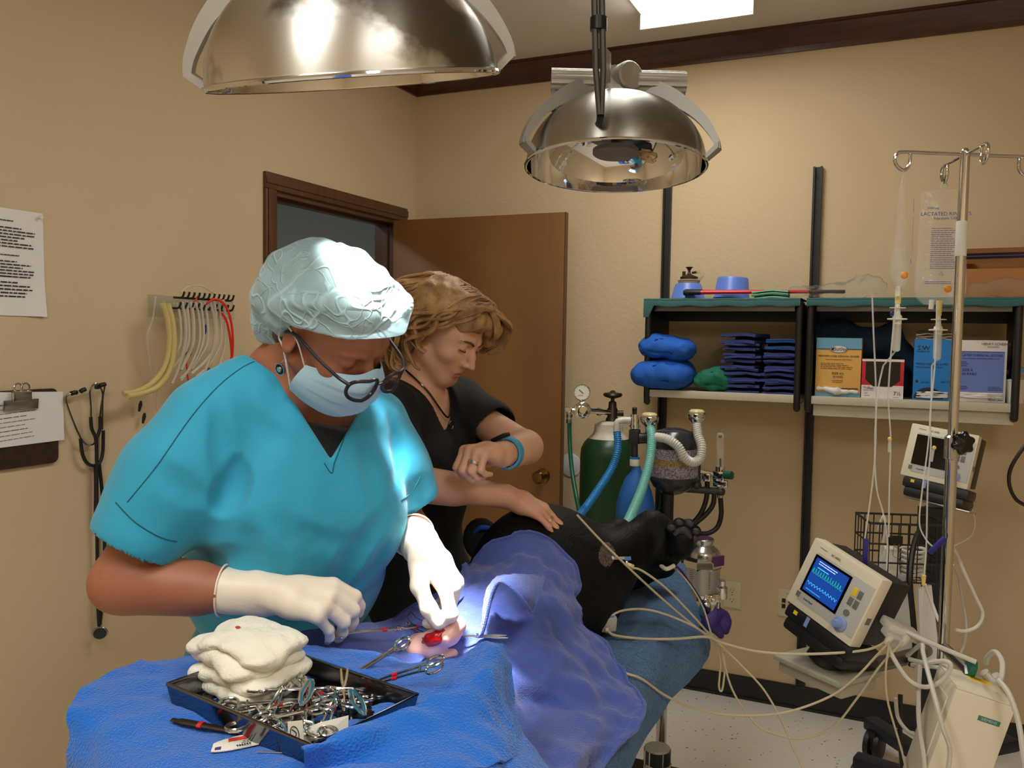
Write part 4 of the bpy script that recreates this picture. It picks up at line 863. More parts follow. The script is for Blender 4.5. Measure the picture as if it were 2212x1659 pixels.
def place_tool(o, ring_p, tip_p, up, L_, first=False):
    a = np.array(ring_p, float); b = np.array(tip_p, float); d = nz(b-a); n = np.array(up, float); n = nz(n-d*(n@d)); x = np.cross(d, n)
    k = 1.0; jaw = o['jaw'] if 'jaw' in o else .036; c = b-d*jaw
    o.matrix_basis = Matrix(((x[0], d[0], n[0], c[0]), (x[1], d[1], n[1], c[1]), (x[2], d[2], n[2], c[2]), (0, 0, 0, 1)))
hemo = ring_tool('hemostat', .14, .036); sciss = ring_tool('scissors', .15, .055, 7, False, True); clampt = ring_tool('hemostat', .125, .03, 9, False)
def tp(u, v, h): return TC+E1*u*tw/2+E2*v*td/2+Z*(tz+.006+h)
rg = random.Random(12); used = set()
def put(proto, a, b, up, label, group=None):
    o = proto if proto.name not in used else dup(proto); used.add(proto.name); place_tool(o, a, b, up, 0); o['label'] = label
    if group: o['group'] = group
    return o
put(hemo, P(872, 1455, 1.20), P(760, 1488, 1.215), (0, -.3, 1), 'hemostat with both rings sticking out over the right tray rim')
put(sciss, P(800, 1435, 1.285), P(715, 1490, 1.27), (-.3, -.5, 1), 'scissors with one ring raised over the far tray rim')
put(clampt, P(742, 1556, 1.14), P(744, 1430, 1.165), (.2, -1, .2), 'hemostat standing on its rings, jaws pointing up')
put(clampt, P(560, 1500, 1.215), P(655, 1560, 1.13), (0, 0, 1), 'hemostat lying in front of the gauze, rings to the left')
put(sciss, P(690, 1520, 1.17), P(637, 1458, 1.20), (.2, -.5, 1), 'scissors lying across the pile with teal sheen on the blades')
G = 'hemostats piled in the tray'
for i in range(13):
    u, v_, a = rg.uniform(-.05, .45), rg.uniform(-.45, .5), rg.uniform(0, 6.28); h = .001+.0032*i*.55; L_ = .138 if i % 3 else .123
    d = E1*math.cos(a)+E2*math.sin(a); c = tp(u, v_, h); e1 = c-d*.052; e2 = c+d*.052
    for e in (e1, e2):
        uu = (e-TC)@E1; vv = (e-TC)@E2; 
        if abs(uu) > tw/2-.01: c -= E1*(abs(uu)-tw/2+.01)*np.sign(uu)
        if abs(vv) > td/2-.01: c -= E2*(abs(vv)-td/2+.01)*np.sign(vv)
    put(hemo if i % 3 else clampt, c-d*.052, c+d*.052+Z*rg.uniform(-.002, .006), (rg.uniform(-.3, .3), rg.uniform(-.3, .3), 1), 'steel hemostat lying in the tangled pile inside the tray', G)
# forceps and flat handles
def forceps(a, b, label, m='tool_steel', grp=None):
    a, b = np.array(a), np.array(b); d = nz(b-a); n = nz(np.cross(d, Z)); up = np.cross(n, d); t = thing('forceps', label, 'surgical instrument', a, grp); L_ = np.linalg.norm(b-a)
    for s in (-1, 1):
        pts = cr([a, a+d*L_*.15+n*s*.003, a+d*L_*.55+n*s*.006, b+n*s*.0012], 6); MB().tube(pts, [.0045]*6+[.004]*6+[.003]*5+[.0015]*2, 8, flat=.35).build('tine', m, t)
    return t
forceps(tp(-.1, -.45, .012), tp(.5, -.75, .010), 'thumb forceps lying along the near wall of the tray')
forceps(tp(.30, .75, .014), tp(.80, .25, .012), 'thumb forceps leaning at the far right corner of the tray')
forceps(tp(.05, .30, .030), tp(.40, -.35, .028), 'flat forceps lying on top of the hemostat pile')
# needle holder in the right glove, hemostat at the incision, one on the drape
nhold = ring_tool('needle_holder', .175, .036, 2.5)
put(nhold, P(700, 1372, 1.38), P(898, 1354, 1.50), (0, -.2, 1), 'long needle holder held in the gloved right hand')
put(hemo, P(905, 1358, 1.535), P(868, 1345, 1.60), (.1, -.6, 1), 'dark hemostat clamped beside the incision, rings towards the tissue')
put(sciss, P(985, 1372, 1.53), P(1074, 1375, 1.545), (0, -.3, 1), 'clamp lying on the lavender drape to the right of the incision')
# suture thread
MB().tube(crd([(896, 1352, 1.505), (880, 1335, 1.56), (888, 1322, 1.60), (900, 1335, 1.58), (925, 1345, 1.55)], 6), .0005, 5).build('suture_thread', 'black_gloss'); tag(bpy.data.objects['suture_thread'], 'thin black suture thread looping beside the incision', 'suture')
# ---- gauze stack
gz_c = TC+E1*(-.112)+E2*.018
for i in range(4):
    gv = Vol(gz_c-[.13, .13, 0]+Z*(tz-.01), gz_c+[.13, .13, 0]+Z*(tz+.15), .003); zz = tz+.012+.0195*i; Rg = RM@rot('Z', (-6, 5, -9, 4)[i]); dx = (0, .004, -.004, .002)[i]
    for a in np.linspace(-1, 1, 7):
        for b in (-1, -.33, .33, 1): gv.ell(gz_c+Rg@np.array([a*.052+dx, b*.038, 0])+Z*(zz-.010*abs(a)**2.5*(i+1)*.35*(b < 0)-.004*b*(i > 1)), (.022, .022, .0105), Rg, .012)
    gv.wrinkle(.0016, 60, 20+i).wrinkle(.0009, 170, 40+i)
    o = gv.build('gauze_pad', 'cotton', None, 1); tag(o, ['white gauze pad at the bottom of the stack in the tray', 'white gauze pad second from the bottom of the stack', 'white gauze pad just below the top one in the stack', 'topmost white gauze pad of the stack, with a red speck'][i], 'gauze', 'gauze pads stacked in the tray')
GT = bvh(o); 
b_ = [hit(GT, 514+6*math.cos(a), 1356+3*math.sin(a), .0006) for a in np.linspace(0, 6.28, 9)[:-1]]
if all(p is not None for p in b_): MB().prism(b_, (0, 0, .0004)).build('blood_speck', 'blood', o, 0)
# ---- scalpel, blade wrapper, suture packet on the blue towel
A = hit(BT, 372, 1560, .004); Bq = hit(BT, 520, 1588, .004); Cq = hit(BT, 582, 1598, .003)
sc_ = thing('scalpel', 'scalpel with red band lying in front of the tray', 'scalpel', A); dS = nz(Bq-A); nS = nz(np.cross(dS, Z))
hnd = MB(); hnd.tube(cr([A, A+dS*.012, A+(Bq-A)*.5, Bq], 6), [.004]*6+[.0062]*6+[.0055]*6+[.0035], 10, flat=.45); hnd.build('handle', 'scalpel_handle', sc_)
MB().tube([A+(Bq-A)*.40, A+(Bq-A)*.46], .0068, 10, flat=.55).build('red_band', 'tape_red', sc_)
MB().prism([Bq-nS*.003, Bq+nS*.003, Cq-(Cq-Bq)*.25+nS*.004, Cq, Cq-(Cq-Bq)*.3-nS*.002], Z*.0008).build('blade', 'tool_steel', sc_, 0)
def patch(T, quad, nu, nv, off, rounded=0):
    """sheet lying on a surface between four pixels"""
    q_ = np.array(quad, float); g = []
    for i in range(nu):
        r_ = []
        for j in range(nv):
            u, v_ = i/(nu-1), j/(nv-1); e = 1-rounded*(abs(2*v_-1)**3)
            u2 = .5+(u-.5)*e; a = (q_[0]*(1-u2)+q_[3]*u2)*(1-v_)+(q_[1]*(1-u2)+q_[2]*u2)*v_; r_.append(hit(T, a[0], a[1], off))
        g.append(r_)
    return np.array(g)
gw = patch(BT, [(462, 1606), (592, 1578), (626, 1598), (452, 1636)], 9, 22, .0035, .45); wr = MB().grid(gw, 0, .0012).build('blade_wrapper', 'packet_white', None, 60); tag(wr, 'torn white blade wrapper with a red stripe beside the scalpel', 'wrapper')
MB().grid(gw[1:4, 5:19]+Z*.0006, 0, .0004).build('red_stripe', 'packet_red', wr)
wx = nz(gw[4, 0]-gw[4, -1]); wy = nz(gw[0, 10]-gw[-1, 10]); wy = nz(wy-wx*(wx@wy)); wn = np.cross(wx, wy)*np.sign(np.cross(wx, wy)@Z); 
lines(frame(x=wx, z=-wn if False else wn), gw[6, 16]+Z*.0012, .045, .014, 4, 'ink', wr, seed=3); text('10313S', .007, frame(x=wx, z=wn), gw[5, 18]+Z*.0014, 'ink', wr); text('030306', .006, frame(x=wx, z=wn), gw[7, 9]+Z*.0014, 'ink', wr)
MB().grid(gw[5:8, 1:4]+Z*.0006, 0, .0004).build('purple_mark', 'ink_purple', wr)
A = hit(BT, 620, 1626, .004); Bq = hit(BT, 752, 1592, .006); sp_ = thing('suture_packet', 'opened cream suture packet folder at the near corner of the tray', 'packet', A); up_ = nz(np.cross(nz(Bq-A), FW)); up_ = Z
MB().grid([[A, A+(Bq-A)*.5+Z*.002, Bq], [A+Z*.016-FW*-.004, A+(Bq-A)*.5+Z*.020+FW*.006, Bq+Z*.020+FW*.004]], 0, .0012).build('folder', 'packet_white', sp_, 0)
c = A+(Bq-A)*.16+Z*.004-FW*.006; fx = nz(RT*.9+UP*.3); fy = nz(UP-.25*RT); MB().prism([c-fx*.010, c+fx*.010, c+fx*.015+fy*.026, c-fx*.003+fy*.030], FW*.0008).build('card', 'packet_white', sp_, 0)
Rc = frame(x=fy, y=-fx); ang = np.linspace(0, 6.28, 25); MB().tube([c+fy*.014+fx*.002+fy*.009*math.cos(a)+fx*.005*math.sin(a)-FW*.0006 for a in ang], .0005, 5, False).tube(cr([c+fy*.008-FW*.0006, c+fy*.014+fx*.004-FW*.0006, c+fy*.020-FW*.0006], 4), .0006, 5).build('swan_mark', 'ink', sp_)
MB().tube([hit(BT, 556, 1628, .002), hit(BT, 622, 1630, .002)], .0008, 6).build('needle', 'tool_steel', sp_)
# ---- leash
lsh = thing('leash', 'purple strap tying the foreleg to the table corner', 'leash', P(1545, 1370, 2.1))
MB().tube(crd([(1434, 1224, 2.06), (1462, 1224, 2.05), (1492, 1262, 2.08), (1520, 1305, 2.10), (1540, 1338, 2.10)], 8), .010, 8, flat=.25).build('strap', 'leash_purple', lsh)
MB().tube(crd([(1428, 1222, 2.0), (1440, 1229, 1.98), (1456, 1222, 1.99)], 6), .005, 8).build('loop', 'cable_grey', lsh)
lv = Vol(P(1548, 1342, 2.1)-.1, P(1548, 1342, 2.1)+.1, .0025); lv.chain([P(1548, 1312, 2.10), P(1535, 1345, 2.09), P(1555, 1374, 2.09)], [.008, .022, .008], .015); lv.chain([P(1552, 1310, 2.10), P(1562, 1345, 2.11), P(1570, 1365, 2.11)], [.006, .018, .005], .012)
lv.wrinkle(.003, 90, 5).build('knot', 'leash_purple', lsh, 1)
MB().tube([P(1551, 1314, 2.085), P(1552, 1302, 2.085)], .005, 8).build('metal_tip', 'chrome', lsh)
# ---- pulse oximeter box, clip and leads
bx = P(1313, 1345, 1.875); rB = frame(x=wv(.95, .02, -.25), z=wv(.05, .97, .25)); ox = thing('sensor_box', 'small grey sensor box with blue top leaning on the dog shoulder', 'sensor', bx-rB[:, 2]*.018)
MB().box(bx, (.034, .024, .034), rB, .004).build('housing', 'plastic_grey', ox); MB().box(bx+rB[:, 2]*.0175-rB[:, 0]*.002, (.026, .018, .006), rB, .002).build('blue_top', 'plastic_blue', ox); MB().cyl(P(1311, 1358, 1.858), P(1312, 1366, 1.852), .0042).build('plug', 'cable_beige', ox)
ck = hit(DT, 1350, 1222, .014); ck = ck if ck is not None else P(1350, 1222, 1.95)
cp_ = thing('lead_clip', 'silver and white lead clip on the shaved patch of fur', 'clip', ck); rK = frame(x=wv(.9, -.35, .1), z=wv(.1, .2, .97))
MB().box(ck, (.022, .009, .006), rK, .002).box(ck-rK[:, 0]*.008, (.006, .012, .008), rK, .002).build('clip_body', 'chrome', cp_); MB().box(ck+wv(-.022, .0155, .002), (.03, .006, .004), frame(x=wv(.98, .02, .1), z=wv(0, 0, 1)), .001).build('lever', 'plastic_grey', cp_); MB().box(ck+wv(-.004, .015, .004), (.014, .008, .005), frame(x=wv(.98, .15, .1), z=wv(0, 0, 1)), .001).build('blue_tab', 'plastic_blue', cp_); MB().ell(ck+wv(-.038, .016, .003), .0045).build('tip', 'packet_white', cp_)
def cable(name, pts, r, m, label, n=8, cat='cable'):
    o = MB().tube(crd(pts, n), r, 8).build(name, m); return tag(o, label, cat)
cable('lead_cable', [(1246, 1112, 1.90), (1298, 1168, 1.90), (1345, 1214, 1.90), (1400, 1266, 1.93), (1470, 1328, 1.98), (1530, 1376, 2.03), (1546, 1390, 2.04)], .0026, 'cable_beige', 'beige lead running from the dog chest straight down to the cable bundle')
cable('lead_cable', [(1358, 1228, 1.93), (1385, 1232, 1.93), (1440, 1272, 1.95), (1500, 1334, 1.99), (1540, 1380, 2.03), (1552, 1396, 2.04)], .0026, 'cable_beige', 'beige lead coming from the silver clip on the dog')
cable('lead_cable', [(1320, 1330, 1.865), (1345, 1319, 1.89), (1390, 1316, 1.93), (1440, 1328, 1.945), (1500, 1354, 1.97), (1550, 1388, 2.02)], .0026, 'cable_beige', 'beige lead arching from the blue top of the sensor box')
cable('lead_cable', [(1440, 1214, 2.06), (1480, 1250, 2.04), (1516, 1306, 2.05), (1536, 1368, 2.04), (1545, 1392, 2.04)], .0020, 'cable_beige', 'thin beige lead passing beside the purple strap')
cable('sensor_cable', [(1312, 1362, 1.852), (1330, 1373, 1.86), (1390, 1380, 1.88), (1460, 1380, 1.91), (1525, 1376, 1.97), (1560, 1389, 2.0), (1640, 1408, 2.0), (1740, 1413, 1.98), (1850, 1407, 1.95), (1900, 1394, 1.93), (1930, 1368, 1.93)], .0030, 'cable_beige', 'beige cable from the sensor box across the gap to the patient monitor', 10)
cable('lead_cable', [(1545, 1388, 2.04), (1556, 1430, 2.05), (1553, 1482, 2.05), (1560, 1490, 2.05), (1566, 1440, 2.05), (1562, 1405, 2.04)], .0024, 'cable_beige', 'beige cable loop hanging below the bundle at the table corner')
cable('lead_cable', [(1552, 1390, 2.03), (1600, 1436, 2.02), (1650, 1490, 2.0), (1690, 1560, 1.98), (1715, 1620, 1.97), (1745, 1680, 1.96), (1800, 1800, 1.95), (1900, 1850, 1.93), (1960, 1700, 1.92), (1915, 1500, 1.90), (1920, 1390, 1.90)], .0024, 'cable_beige', 'beige cable falling steeply from the bundle past the floor')
cable('lead_cable', [(1556, 1395, 2.04), (1582, 1490, 2.05), (1635, 1566, 2.05), (1690, 1590, 2.03), (1740, 1594, 2.02), (1800, 1570, 2.0), (1850, 1510, 1.96), (1900, 1440, 1.92), (1950, 1386, 1.90)], .0026, 'cable_beige', 'orange tinted beige cable hanging deepest in front of the floor')
cable('lead_cable', [(1330, 1448, 1.69), (1356, 1456, 1.685), (1386, 1467, 1.70), (1440, 1504, 1.78), (1500, 1530, 1.86), (1580, 1545, 1.92), (1690, 1540, 1.95), (1790, 1506, 1.95), (1850, 1462, 1.93), (1890, 1420, 1.92), (1922, 1386, 1.90)], .0026, 'cable_beige', 'beige cable coming out from under the lavender drape to the monitor')
# ---------------------------------------------------------------- on the back wall: shelves and what stands on them
mat('shelf_black', S(24, 22, 21), .45); mat('shelf_cream', S(196, 188, 168), .5); mat('runner_green', S(52, 96, 96), .85, bump=(300, .4, 3)); mat('bowl_blue', S(96, 128, 214), .35)
mat('wrap_blue', S(22, 92, 190), .8, bump=(14, .5, 3), bdist=.01); mat('wrap_green', S(16, 110, 82), .8, bump=(14, .5, 3), bdist=.01); mat('towel_navy', S(56, 68, 132), .95, bump=(260, .7, 3), bdist=.004); mat('towel_blue', S(36, 84, 150), .95, bump=(260, .7, 3), bdist=.004)
mat('drape_dark', S(14, 44, 66), .9, bump=(18, .6, 3), bdist=.01); mat('cloth_mint', S(132, 196, 164), .9, bump=(240, .5, 3)); mat('tool_red', S(196, 24, 30), .3); mat('rubber_black', S(16, 16, 17), .5); mat('cap_brown', S(50, 28, 24), .4)
mat('tube_clear', S(226, 220, 196), .2, trans=.75, ior=1.25, alpha=.8); mat('plastic_clear', S(236, 240, 238), .12, trans=.9, ior=1.12, alpha=.45, bump=(30, .7, 4), bdist=.01)
mat('cardboard', S(178, 122, 70), .85, bump=(40, .1, 3)); mat('tape_navy', S(38, 44, 84), .5); mat('box_yellow', S(226, 176, 92), .6); mat('box_sky', S(112, 170, 204), .6); mat('box_red', S(196, 30, 40), .5); mat('box_white', S(226, 220, 220), .6); mat('box_blue', S(24, 122, 200), .6); mat('box_lav', S(104, 124, 196), .6); mat('box_brown', S(120, 70, 40), .7)
mat('ink_blue', S(26, 40, 96), .6); mat('plate_cream', S(206, 196, 164), .45); mat('plate_white', S(214, 212, 216), .45); mat('slot_dark', S(30, 26, 24), .6); mat('jack_red', S(150, 26, 30), .5); mat('cup_white', S(224, 218, 204), .6)
RW = frame(x=(1, 0, 0), z=(0, -1, 0))                     # reading direction, up, out of the back wall
for x, zt, lab in ((1.286, 2.262, 'black slotted shelf standard on the wall, left one beside the door'), (1.907, 2.262, 'black slotted shelf standard on the wall, middle one behind the drip bags')):
    t = thing('shelf_standard', lab, 'shelf rail', (x, -.01, .102))
    m_ = MB()
    for a, b, c in ((-.018, -.010, .022), (.010, .018, .022), (-.010, .010, .006)): m_.box2((x+a, -.002-c, .102), (x+b, -.002, zt))
    m_.build('rail', 'shelf_black', t, 0); s_ = MB()
    z = .14
    while z < zt-.03: s_.box2((x-.004, -.0086, z), (x+.004, -.0079, z+.018)); z += .045
    tag(s_.build('slot', 'slot_dark', t, 0), kind='stuff')
def shelf_unit(x0, x1, label, front=True):
    yb, yf, zb, zt = -.006, -.318, 1.345, 1.715
    t = thing('shelf_unit', label, 'shelf', ((x0+x1)/2, -.16, zb-.03))
    MB().box2((x0, yf, zb-.03), (x1, yb-.026, zb), .003).build('shelf_board', 'shelf_cream', t, 30)
    for x, s_ in ((x0, 1), (x1, -1)):
        e = MB(); e.box2((x-.002, yf+.01, zb-.035), (x+s_*.020, yb-.026, zt-.02), .004); e.tube(cr([(x+s_*.011, yf+.012, zb-.045), (x+s_*.011, yf+.002, zb-.02), (x+s_*.011, yf+.0, zt-.06), (x+s_*.011, yf+.012, zt-.025)], 6), .013, 10); e.build('end_panel', 'shelf_black', t)
    MB().box2((x0+.02, yf+.05, zt-.022), (x1-.02, yb-.03, zt-.006), .002).build('top_board', 'shelf_black', t)
    MB().box2((x0+.02, -.05, zt-.085), (x1-.02, -.034, zt-.022)).build('back_rail', 'shelf_black', t)
    d_ = MB(); d_.box2((x0+.03, yf+.012, zt-.05), (x1-.03, yf+.032, zt-.018), .002); d_.build('folded_flap_door', 'steel_dull', t)
    MB().box2((x0+.03, yf+.02, zb-.075), (x1-.01, yf+.035, zb-.032)).build('label_strip', 'shelf_cream', t, 0) if not front else None
    return t
shelf_unit(1.288, 1.898, 'black framed open shelf unit at the left, holding wrapped bundles and folded towels'); shelf_unit(1.916, 2.62, 'black framed open shelf unit at the right, holding the glove boxes', False)
def runner(x0, x1, label, droop):
    g = []
    for i in range(30):
        x = x0+(x1-x0)*i/29; w = .003*math.sin(i*.9); e = droop if i < 2 else 0
        g.append([(x, y, z) for j, (y, z) in enumerate(cr([(-.04, 1.712), (-.2, 1.7125), (-.318, 1.713), (-.330, 1.706+w*.4), (-.333, 1.690+w-e), (-.332, 1.684+w-e*1.5)], 5))])
    o = MB().grid(g, 0, .003).build('shelf_runner', 'runner_green', None, 60); tag(o, label, 'cloth')
runner(1.282, 1.89, 'green cloth covering the top of the left shelf unit', .03); runner(1.912, 2.62, 'green cloth covering the top of the right shelf unit', 0)
ZT = 1.7165
def at(px, y, z, py=640):                                   # point above the shelf under a given pixel column
    p = Py(px, py, y); return np.array([p[0], y, z])
# inverted bowls
def bowl(x, y, r0, r1, h, label, tilt=0):
    t = thing('bowl', label, 'bowl', (x, y, ZT)); ax = nz(np.array([math.sin(rad(tilt))*.6, 0, 1]))
    MB().lathe([(r0, 0), (r0+.004, .004), (r0, .010), (r1+.004, h-.006), (r1, h), (r1-.01, h+.001), (r1-.014, h-.004), (0, h-.004)], (x, y, ZT+ (r0*math.sin(rad(tilt))*.6)), ax, 36).build('bowl_body', 'bowl_blue', t)
    return t
b1 = at(1486, -.19, 0); bowl(b1[0], -.19, .068, .050, .066, 'blue plastic bowl upside down under the brown lidded jar'); b2 = at(1580, -.17, 0); bowl(b2[0], -.17, .070, .058, .088, 'blue plastic bowl upside down beside the jar, without anything on it', 4)
MB().lathe([(.078, 0), (.08, .004), (.060, .010), (.03, .011), (0, .011)], (b1[0], -.19, ZT-.001), n=32).build('plate', 'tube_clear'); tag(bpy.data.objects['plate'], 'clear plate under the left blue bowl on the shelf', 'plate')
jt = thing('humidifier_jar', 'clear jar with dark brown lid and bent tube on the left bowl', 'jar', (b1[0], -.19, ZT+.067)); jz = ZT+.067; jc = (b1[0]+.003, -.19, jz)
MB().lathe([(.042, 0), (.044, .004), (.046, .012), (.040, .016), (.034, .018), (0, .018)], jc).build('jar_body', 'tube_clear', jt)
MB().lathe([(.036, .014), (.037, .026), (.030, .030), (.012, .036), (.006, .042), (.005, .052), (.010, .062), (.016, .066), (.014, .068), (0, .068)], jc).cyl(np.array(jc)+[-.022, 0, .026], np.array(jc)+[-.022, 0, .050], .007).cyl(np.array(jc)+[.012, 0, .044], np.array(jc)+[.032, -.004, .046], .005).build('lid', 'cap_brown', jt)
MB().tube(cr([np.array(jc)+[.032, -.004, .046], np.array(jc)+[.05, -.012, .044], np.array(jc)+[.060, -.015, .032], np.array(jc)+[.05, -.012, .020], np.array(jc)+[.036, -.005, .014]], 6), .0055, 10).build('tube', 'tube_clear', jt)
# bolt-cutter like tool with black grips and red handles
A = at(1476, -.285, ZT+.024); Bq = at(1640, -.27, ZT+.026); Cq = at(1745, -.25, ZT+.026); t = thing('long_handled_cutter', 'red handled cutter with black grips lying along the shelf edge', 'tool', (A+Cq)/2-[0, 0, .03])
dt = nz(Bq-A)
for k, oy in enumerate((0, .022)):
    o_ = np.array([0, oy, .004*k]); MB().tube([A+o_, A+dt*.006+o_, A+dt*.065+o_, A+dt*.07+o_], [.009, .0115, .010, .0095], 12).build('grip', 'rubber_black', t)
    MB().tube([A+dt*.068+o_, (A+Bq)/2+o_, Cq+o_*.5], [.0085, .0075, .006], 10).build('handle', 'tool_red', t)
MB().box(Cq+dt*.045, (.085, .03, .012), frame(x=dt, z=(0, 0, 1)), .004).cyl(Cq+dt*.02-[0, 0, .008], Cq+dt*.02+[0, 0, .012], .012).box(Cq+dt*.105+[0, .008, 0], (.06, .014, .012), frame(x=nz(dt+[0, .3, 0]), z=(0, 0, 1)), .004).box(Cq+dt*.105-[0, .01, 0], (.06, .014, .012), frame(x=nz(dt-[0, .3, 0]), z=(0, 0, 1)), .004).build('jaws', 'cap_brown', t)
def folded(name, c, w, dpt, h, m, label, cat, group, seed, n=3, Rz=0):
    """a folded cloth: serpentine of soft layers, fold to the front"""
    rg_ = random.Random(seed); t_ = h/n; pts = []
    for i in range(n):
        z = (i+.5)*t_; f0, b0 = -dpt/2+rg_.uniform(0, .008), dpt/2-rg_.uniform(0, .008)
        seg = [(f0+.004, z), (f0*.3, z+rg_.uniform(-.1, .1)*t_), (b0*.4, z), (b0-.004, z)]
        pts += seg if i % 2 == 0 else seg[::-1]
        if i < n-1: pts.append(((b0 if i % 2 == 0 else f0), (i+1)*t_))
    prof = cr(pts, 4); g = []; sag = rg_.uniform(-.004, .004); R_ = rot('Z', Rz)
    for j in range(11):
        u = j/10-.5; row = [np.array(c)+R_@np.array([u*w, y*(1+.03*math.sin(seed+j)), z-.10*h*(2*u)**2+.0016*math.sin(7*u+seed+y*60)+sag*u]) for y, z in prof]; g.append(row)
    o = MB().grid(g, 0, t_*.80).build(name, m, None, 60); return tag(o, label, cat, group)
o_ = at(1665, -.285, ZT+.002); folded('folded_cloth', o_, .135, .075, .026, 'cloth_mint', 'folded mint green cloth on the shelf edge before the red handle', 'cloth', None, 3, 4)
# crumpled clear bag and wrapped pack
def lump(name, pts, rs, m, label, cat, h=.004, wr=((.004, 40, 3),), flat=None, parent=None, k=.03):
    pts = np.array(pts); v_ = Vol(pts.min(0)-max(rs)-.03, pts.max(0)+max(rs)+.03, h)
    for i in range(len(pts)-1): v_.cap(pts[i], pts[i+1], rs[i], rs[i+1], k, flat=flat)
    for a, b, c in wr: v_.wrinkle(a, b, c)
    o = v_.build(name, m, parent, 1); return tag(o, label, cat) if label else o
lump('plastic_bag', [at(1715, -.24, ZT+.030), at(1790, -.25, ZT+.032), at(1850, -.26, ZT+.040), at(1890, -.27, ZT+.045)], [.022, .026, .030, .034], 'plastic_clear', 'crumpled clear plastic bag on the shelf top behind the drip bag', 'bag', .004, ((.006, 50, 3), (.003, 120, 5)))
lump('wrapped_pack', [at(2110, -.22, ZT+.03), at(2180, -.22, ZT+.034), at(2300, -.22, ZT+.036)], [.028, .034, .036], 'plastic_clear', 'clear wrapped pack lying below the cardboard box', 'pack', .005, ((.004, 40, 8),), flat=None)
cbx = Py(2086, 500, -.10); t = thing('cardboard_box', 'open brown cardboard box with navy tape on the right shelf top', 'box', (cbx[0]+.25, -.09, ZT))
x0 = cbx[0]; MB().box2((x0, -.03, ZT), (x0+.45, -.02, ZT+.17)).box2((x0, -.10, ZT), (x0+.45, -.094, ZT+.115)).box2((x0, -.10, ZT), (x0+.006, -.02, ZT+.17)).box2((x0, -.10, ZT), (x0+.45, -.02, ZT+.005)).build('box_body', 'cardboard', t, 0)
MB().prism([(x0, -.094, ZT+.135), (x0+.45, -.094, ZT+.138), (x0+.45, -.13, ZT+.19), (x0, -.13, ZT+.187)], (0, .004, 0)).build('flap', 'cardboard', t, 0)
for a, b in ((.30, .46), (.52, .68)): MB().prism([(x0-.0003, -.0945-.036*a-.0006, ZT+.135+.052*a), (x0+.4503, -.0945-.036*a-.0006, ZT+.138+.052*a), (x0+.4503, -.0945-.036*b-.0006, ZT+.138+.052*b), (x0-.0003, -.0945-.036*b-.0006, ZT+.135+.052*b)], (0, -.0006, 0)).build('navy_tape', 'tape_navy', t, 0)
# bundles in the left unit
ZB = 1.3455
def bundle(c, r, m, label, grp, seed):
    v_ = Vol(np.array(c)-[.16, .16, .1], np.array(c)+[.16, .16, .1], .004)
    for a in (-1, 0, 1):
        for b in (-1, 1): v_.ell(np.array(c)+[a*r[0]*.42, b*r[1]*.34, 0], (r[0]*.62, r[1]*.66, r[2]*(1-.12*abs(a))), None, .03)
    pz0 = np.array(c)
    v_.wrinkle(.0045, 28, seed).wrinkle(.0022, 80, seed+3)
    for q in (((-.9, .2), (-.55, -.1), (-.2, .55), (.5, .8)), ((-.5, -.1), (-.2, -.35), (.3, -.4), (.8, -.5)), ((-.9, -.5), (-.6, -.2), (-.5, .0))): v_.chain(cr([(c[0]+a*r[0], c[1]-r[1]*.98*math.sqrt(max(.05, 1-.75*a*a-.6*b*b)), c[2]+b*r[2]) for a, b in q], 3), [.0045]*(3*(len(q)-1)+1), .003, 'sub')
    o = v_.build('wrapped_bundle', m, None, 1); tag(o, label, 'wrapped bundle', grp)
    b_ = bvh(o); 
    return o
c = at(1444, -.235, 0, 800)[0]; bundle((c-.008, -.265, ZB+.062), (.118, .105, .056), 'wrap_blue', 'lower of the two blue wrapped bundles at the left shelf end', 'wrapped surgical bundles', 1); bundle((c-.004, -.262, ZB+.170), (.112, .10, .052), 'wrap_blue', 'upper of the two blue wrapped bundles at the left shelf end', 'wrapped surgical bundles', 2)
c = at(1543, -.24, 0, 815)[0]; bundle((c, -.24, ZB+.044), (.076, .07, .043), 'wrap_green', 'green wrapped bundle between the blue bundles and the towels', 'wrapped surgical bundles', 5)
z = ZB+.001; cx1 = at(1607, -.20, 0, 790)[0]; cx2 = at(1692, -.20, 0, 790)[0]
nm = ['bottom', 'second', 'third', 'fourth', 'fifth', 'sixth', 'seventh', 'eighth', 'top']
for i in range(9):
    h_ = (.026, .024, .025, .023, .025, .022, .024, .026, .030)[i]; folded('folded_towel', (cx1+(.006, -.004, .002, .005, -.003, .006, .001, -.005, .0)[i], -.20, z), .128+.006*(i % 3), .20, h_, 'towel_navy', nm[i]+' towel counted upward in the left stack of folded navy towels', 'towel', 'folded towels, left stack', 10+i, 2+(i % 2), (3, -3, 4, 0, -5, 2, -4, 6, -8)[i]); z += h_*1.02
z = ZB+.001
for i in range(8):
    h_ = (.024, .026, .024, .025, .026, .024, .026, .04)[i]; folded('folded_towel', (cx2+(.0, .004, -.003, .0, .005, -.004, .003, .0)[i], -.20, z), .124+.005*(i % 3), .20, h_, 'towel_navy' if i < 7 else 'towel_blue', (nm[i] if i < 7 else 'top')+' towel counted upward in the right stack beside the divider', 'towel', 'folded towels, right stack', 30+i, 2+(i % 2), (-2, 3, -4, 2, 0, 4, -3, 5)[i]); z += h_*1.02
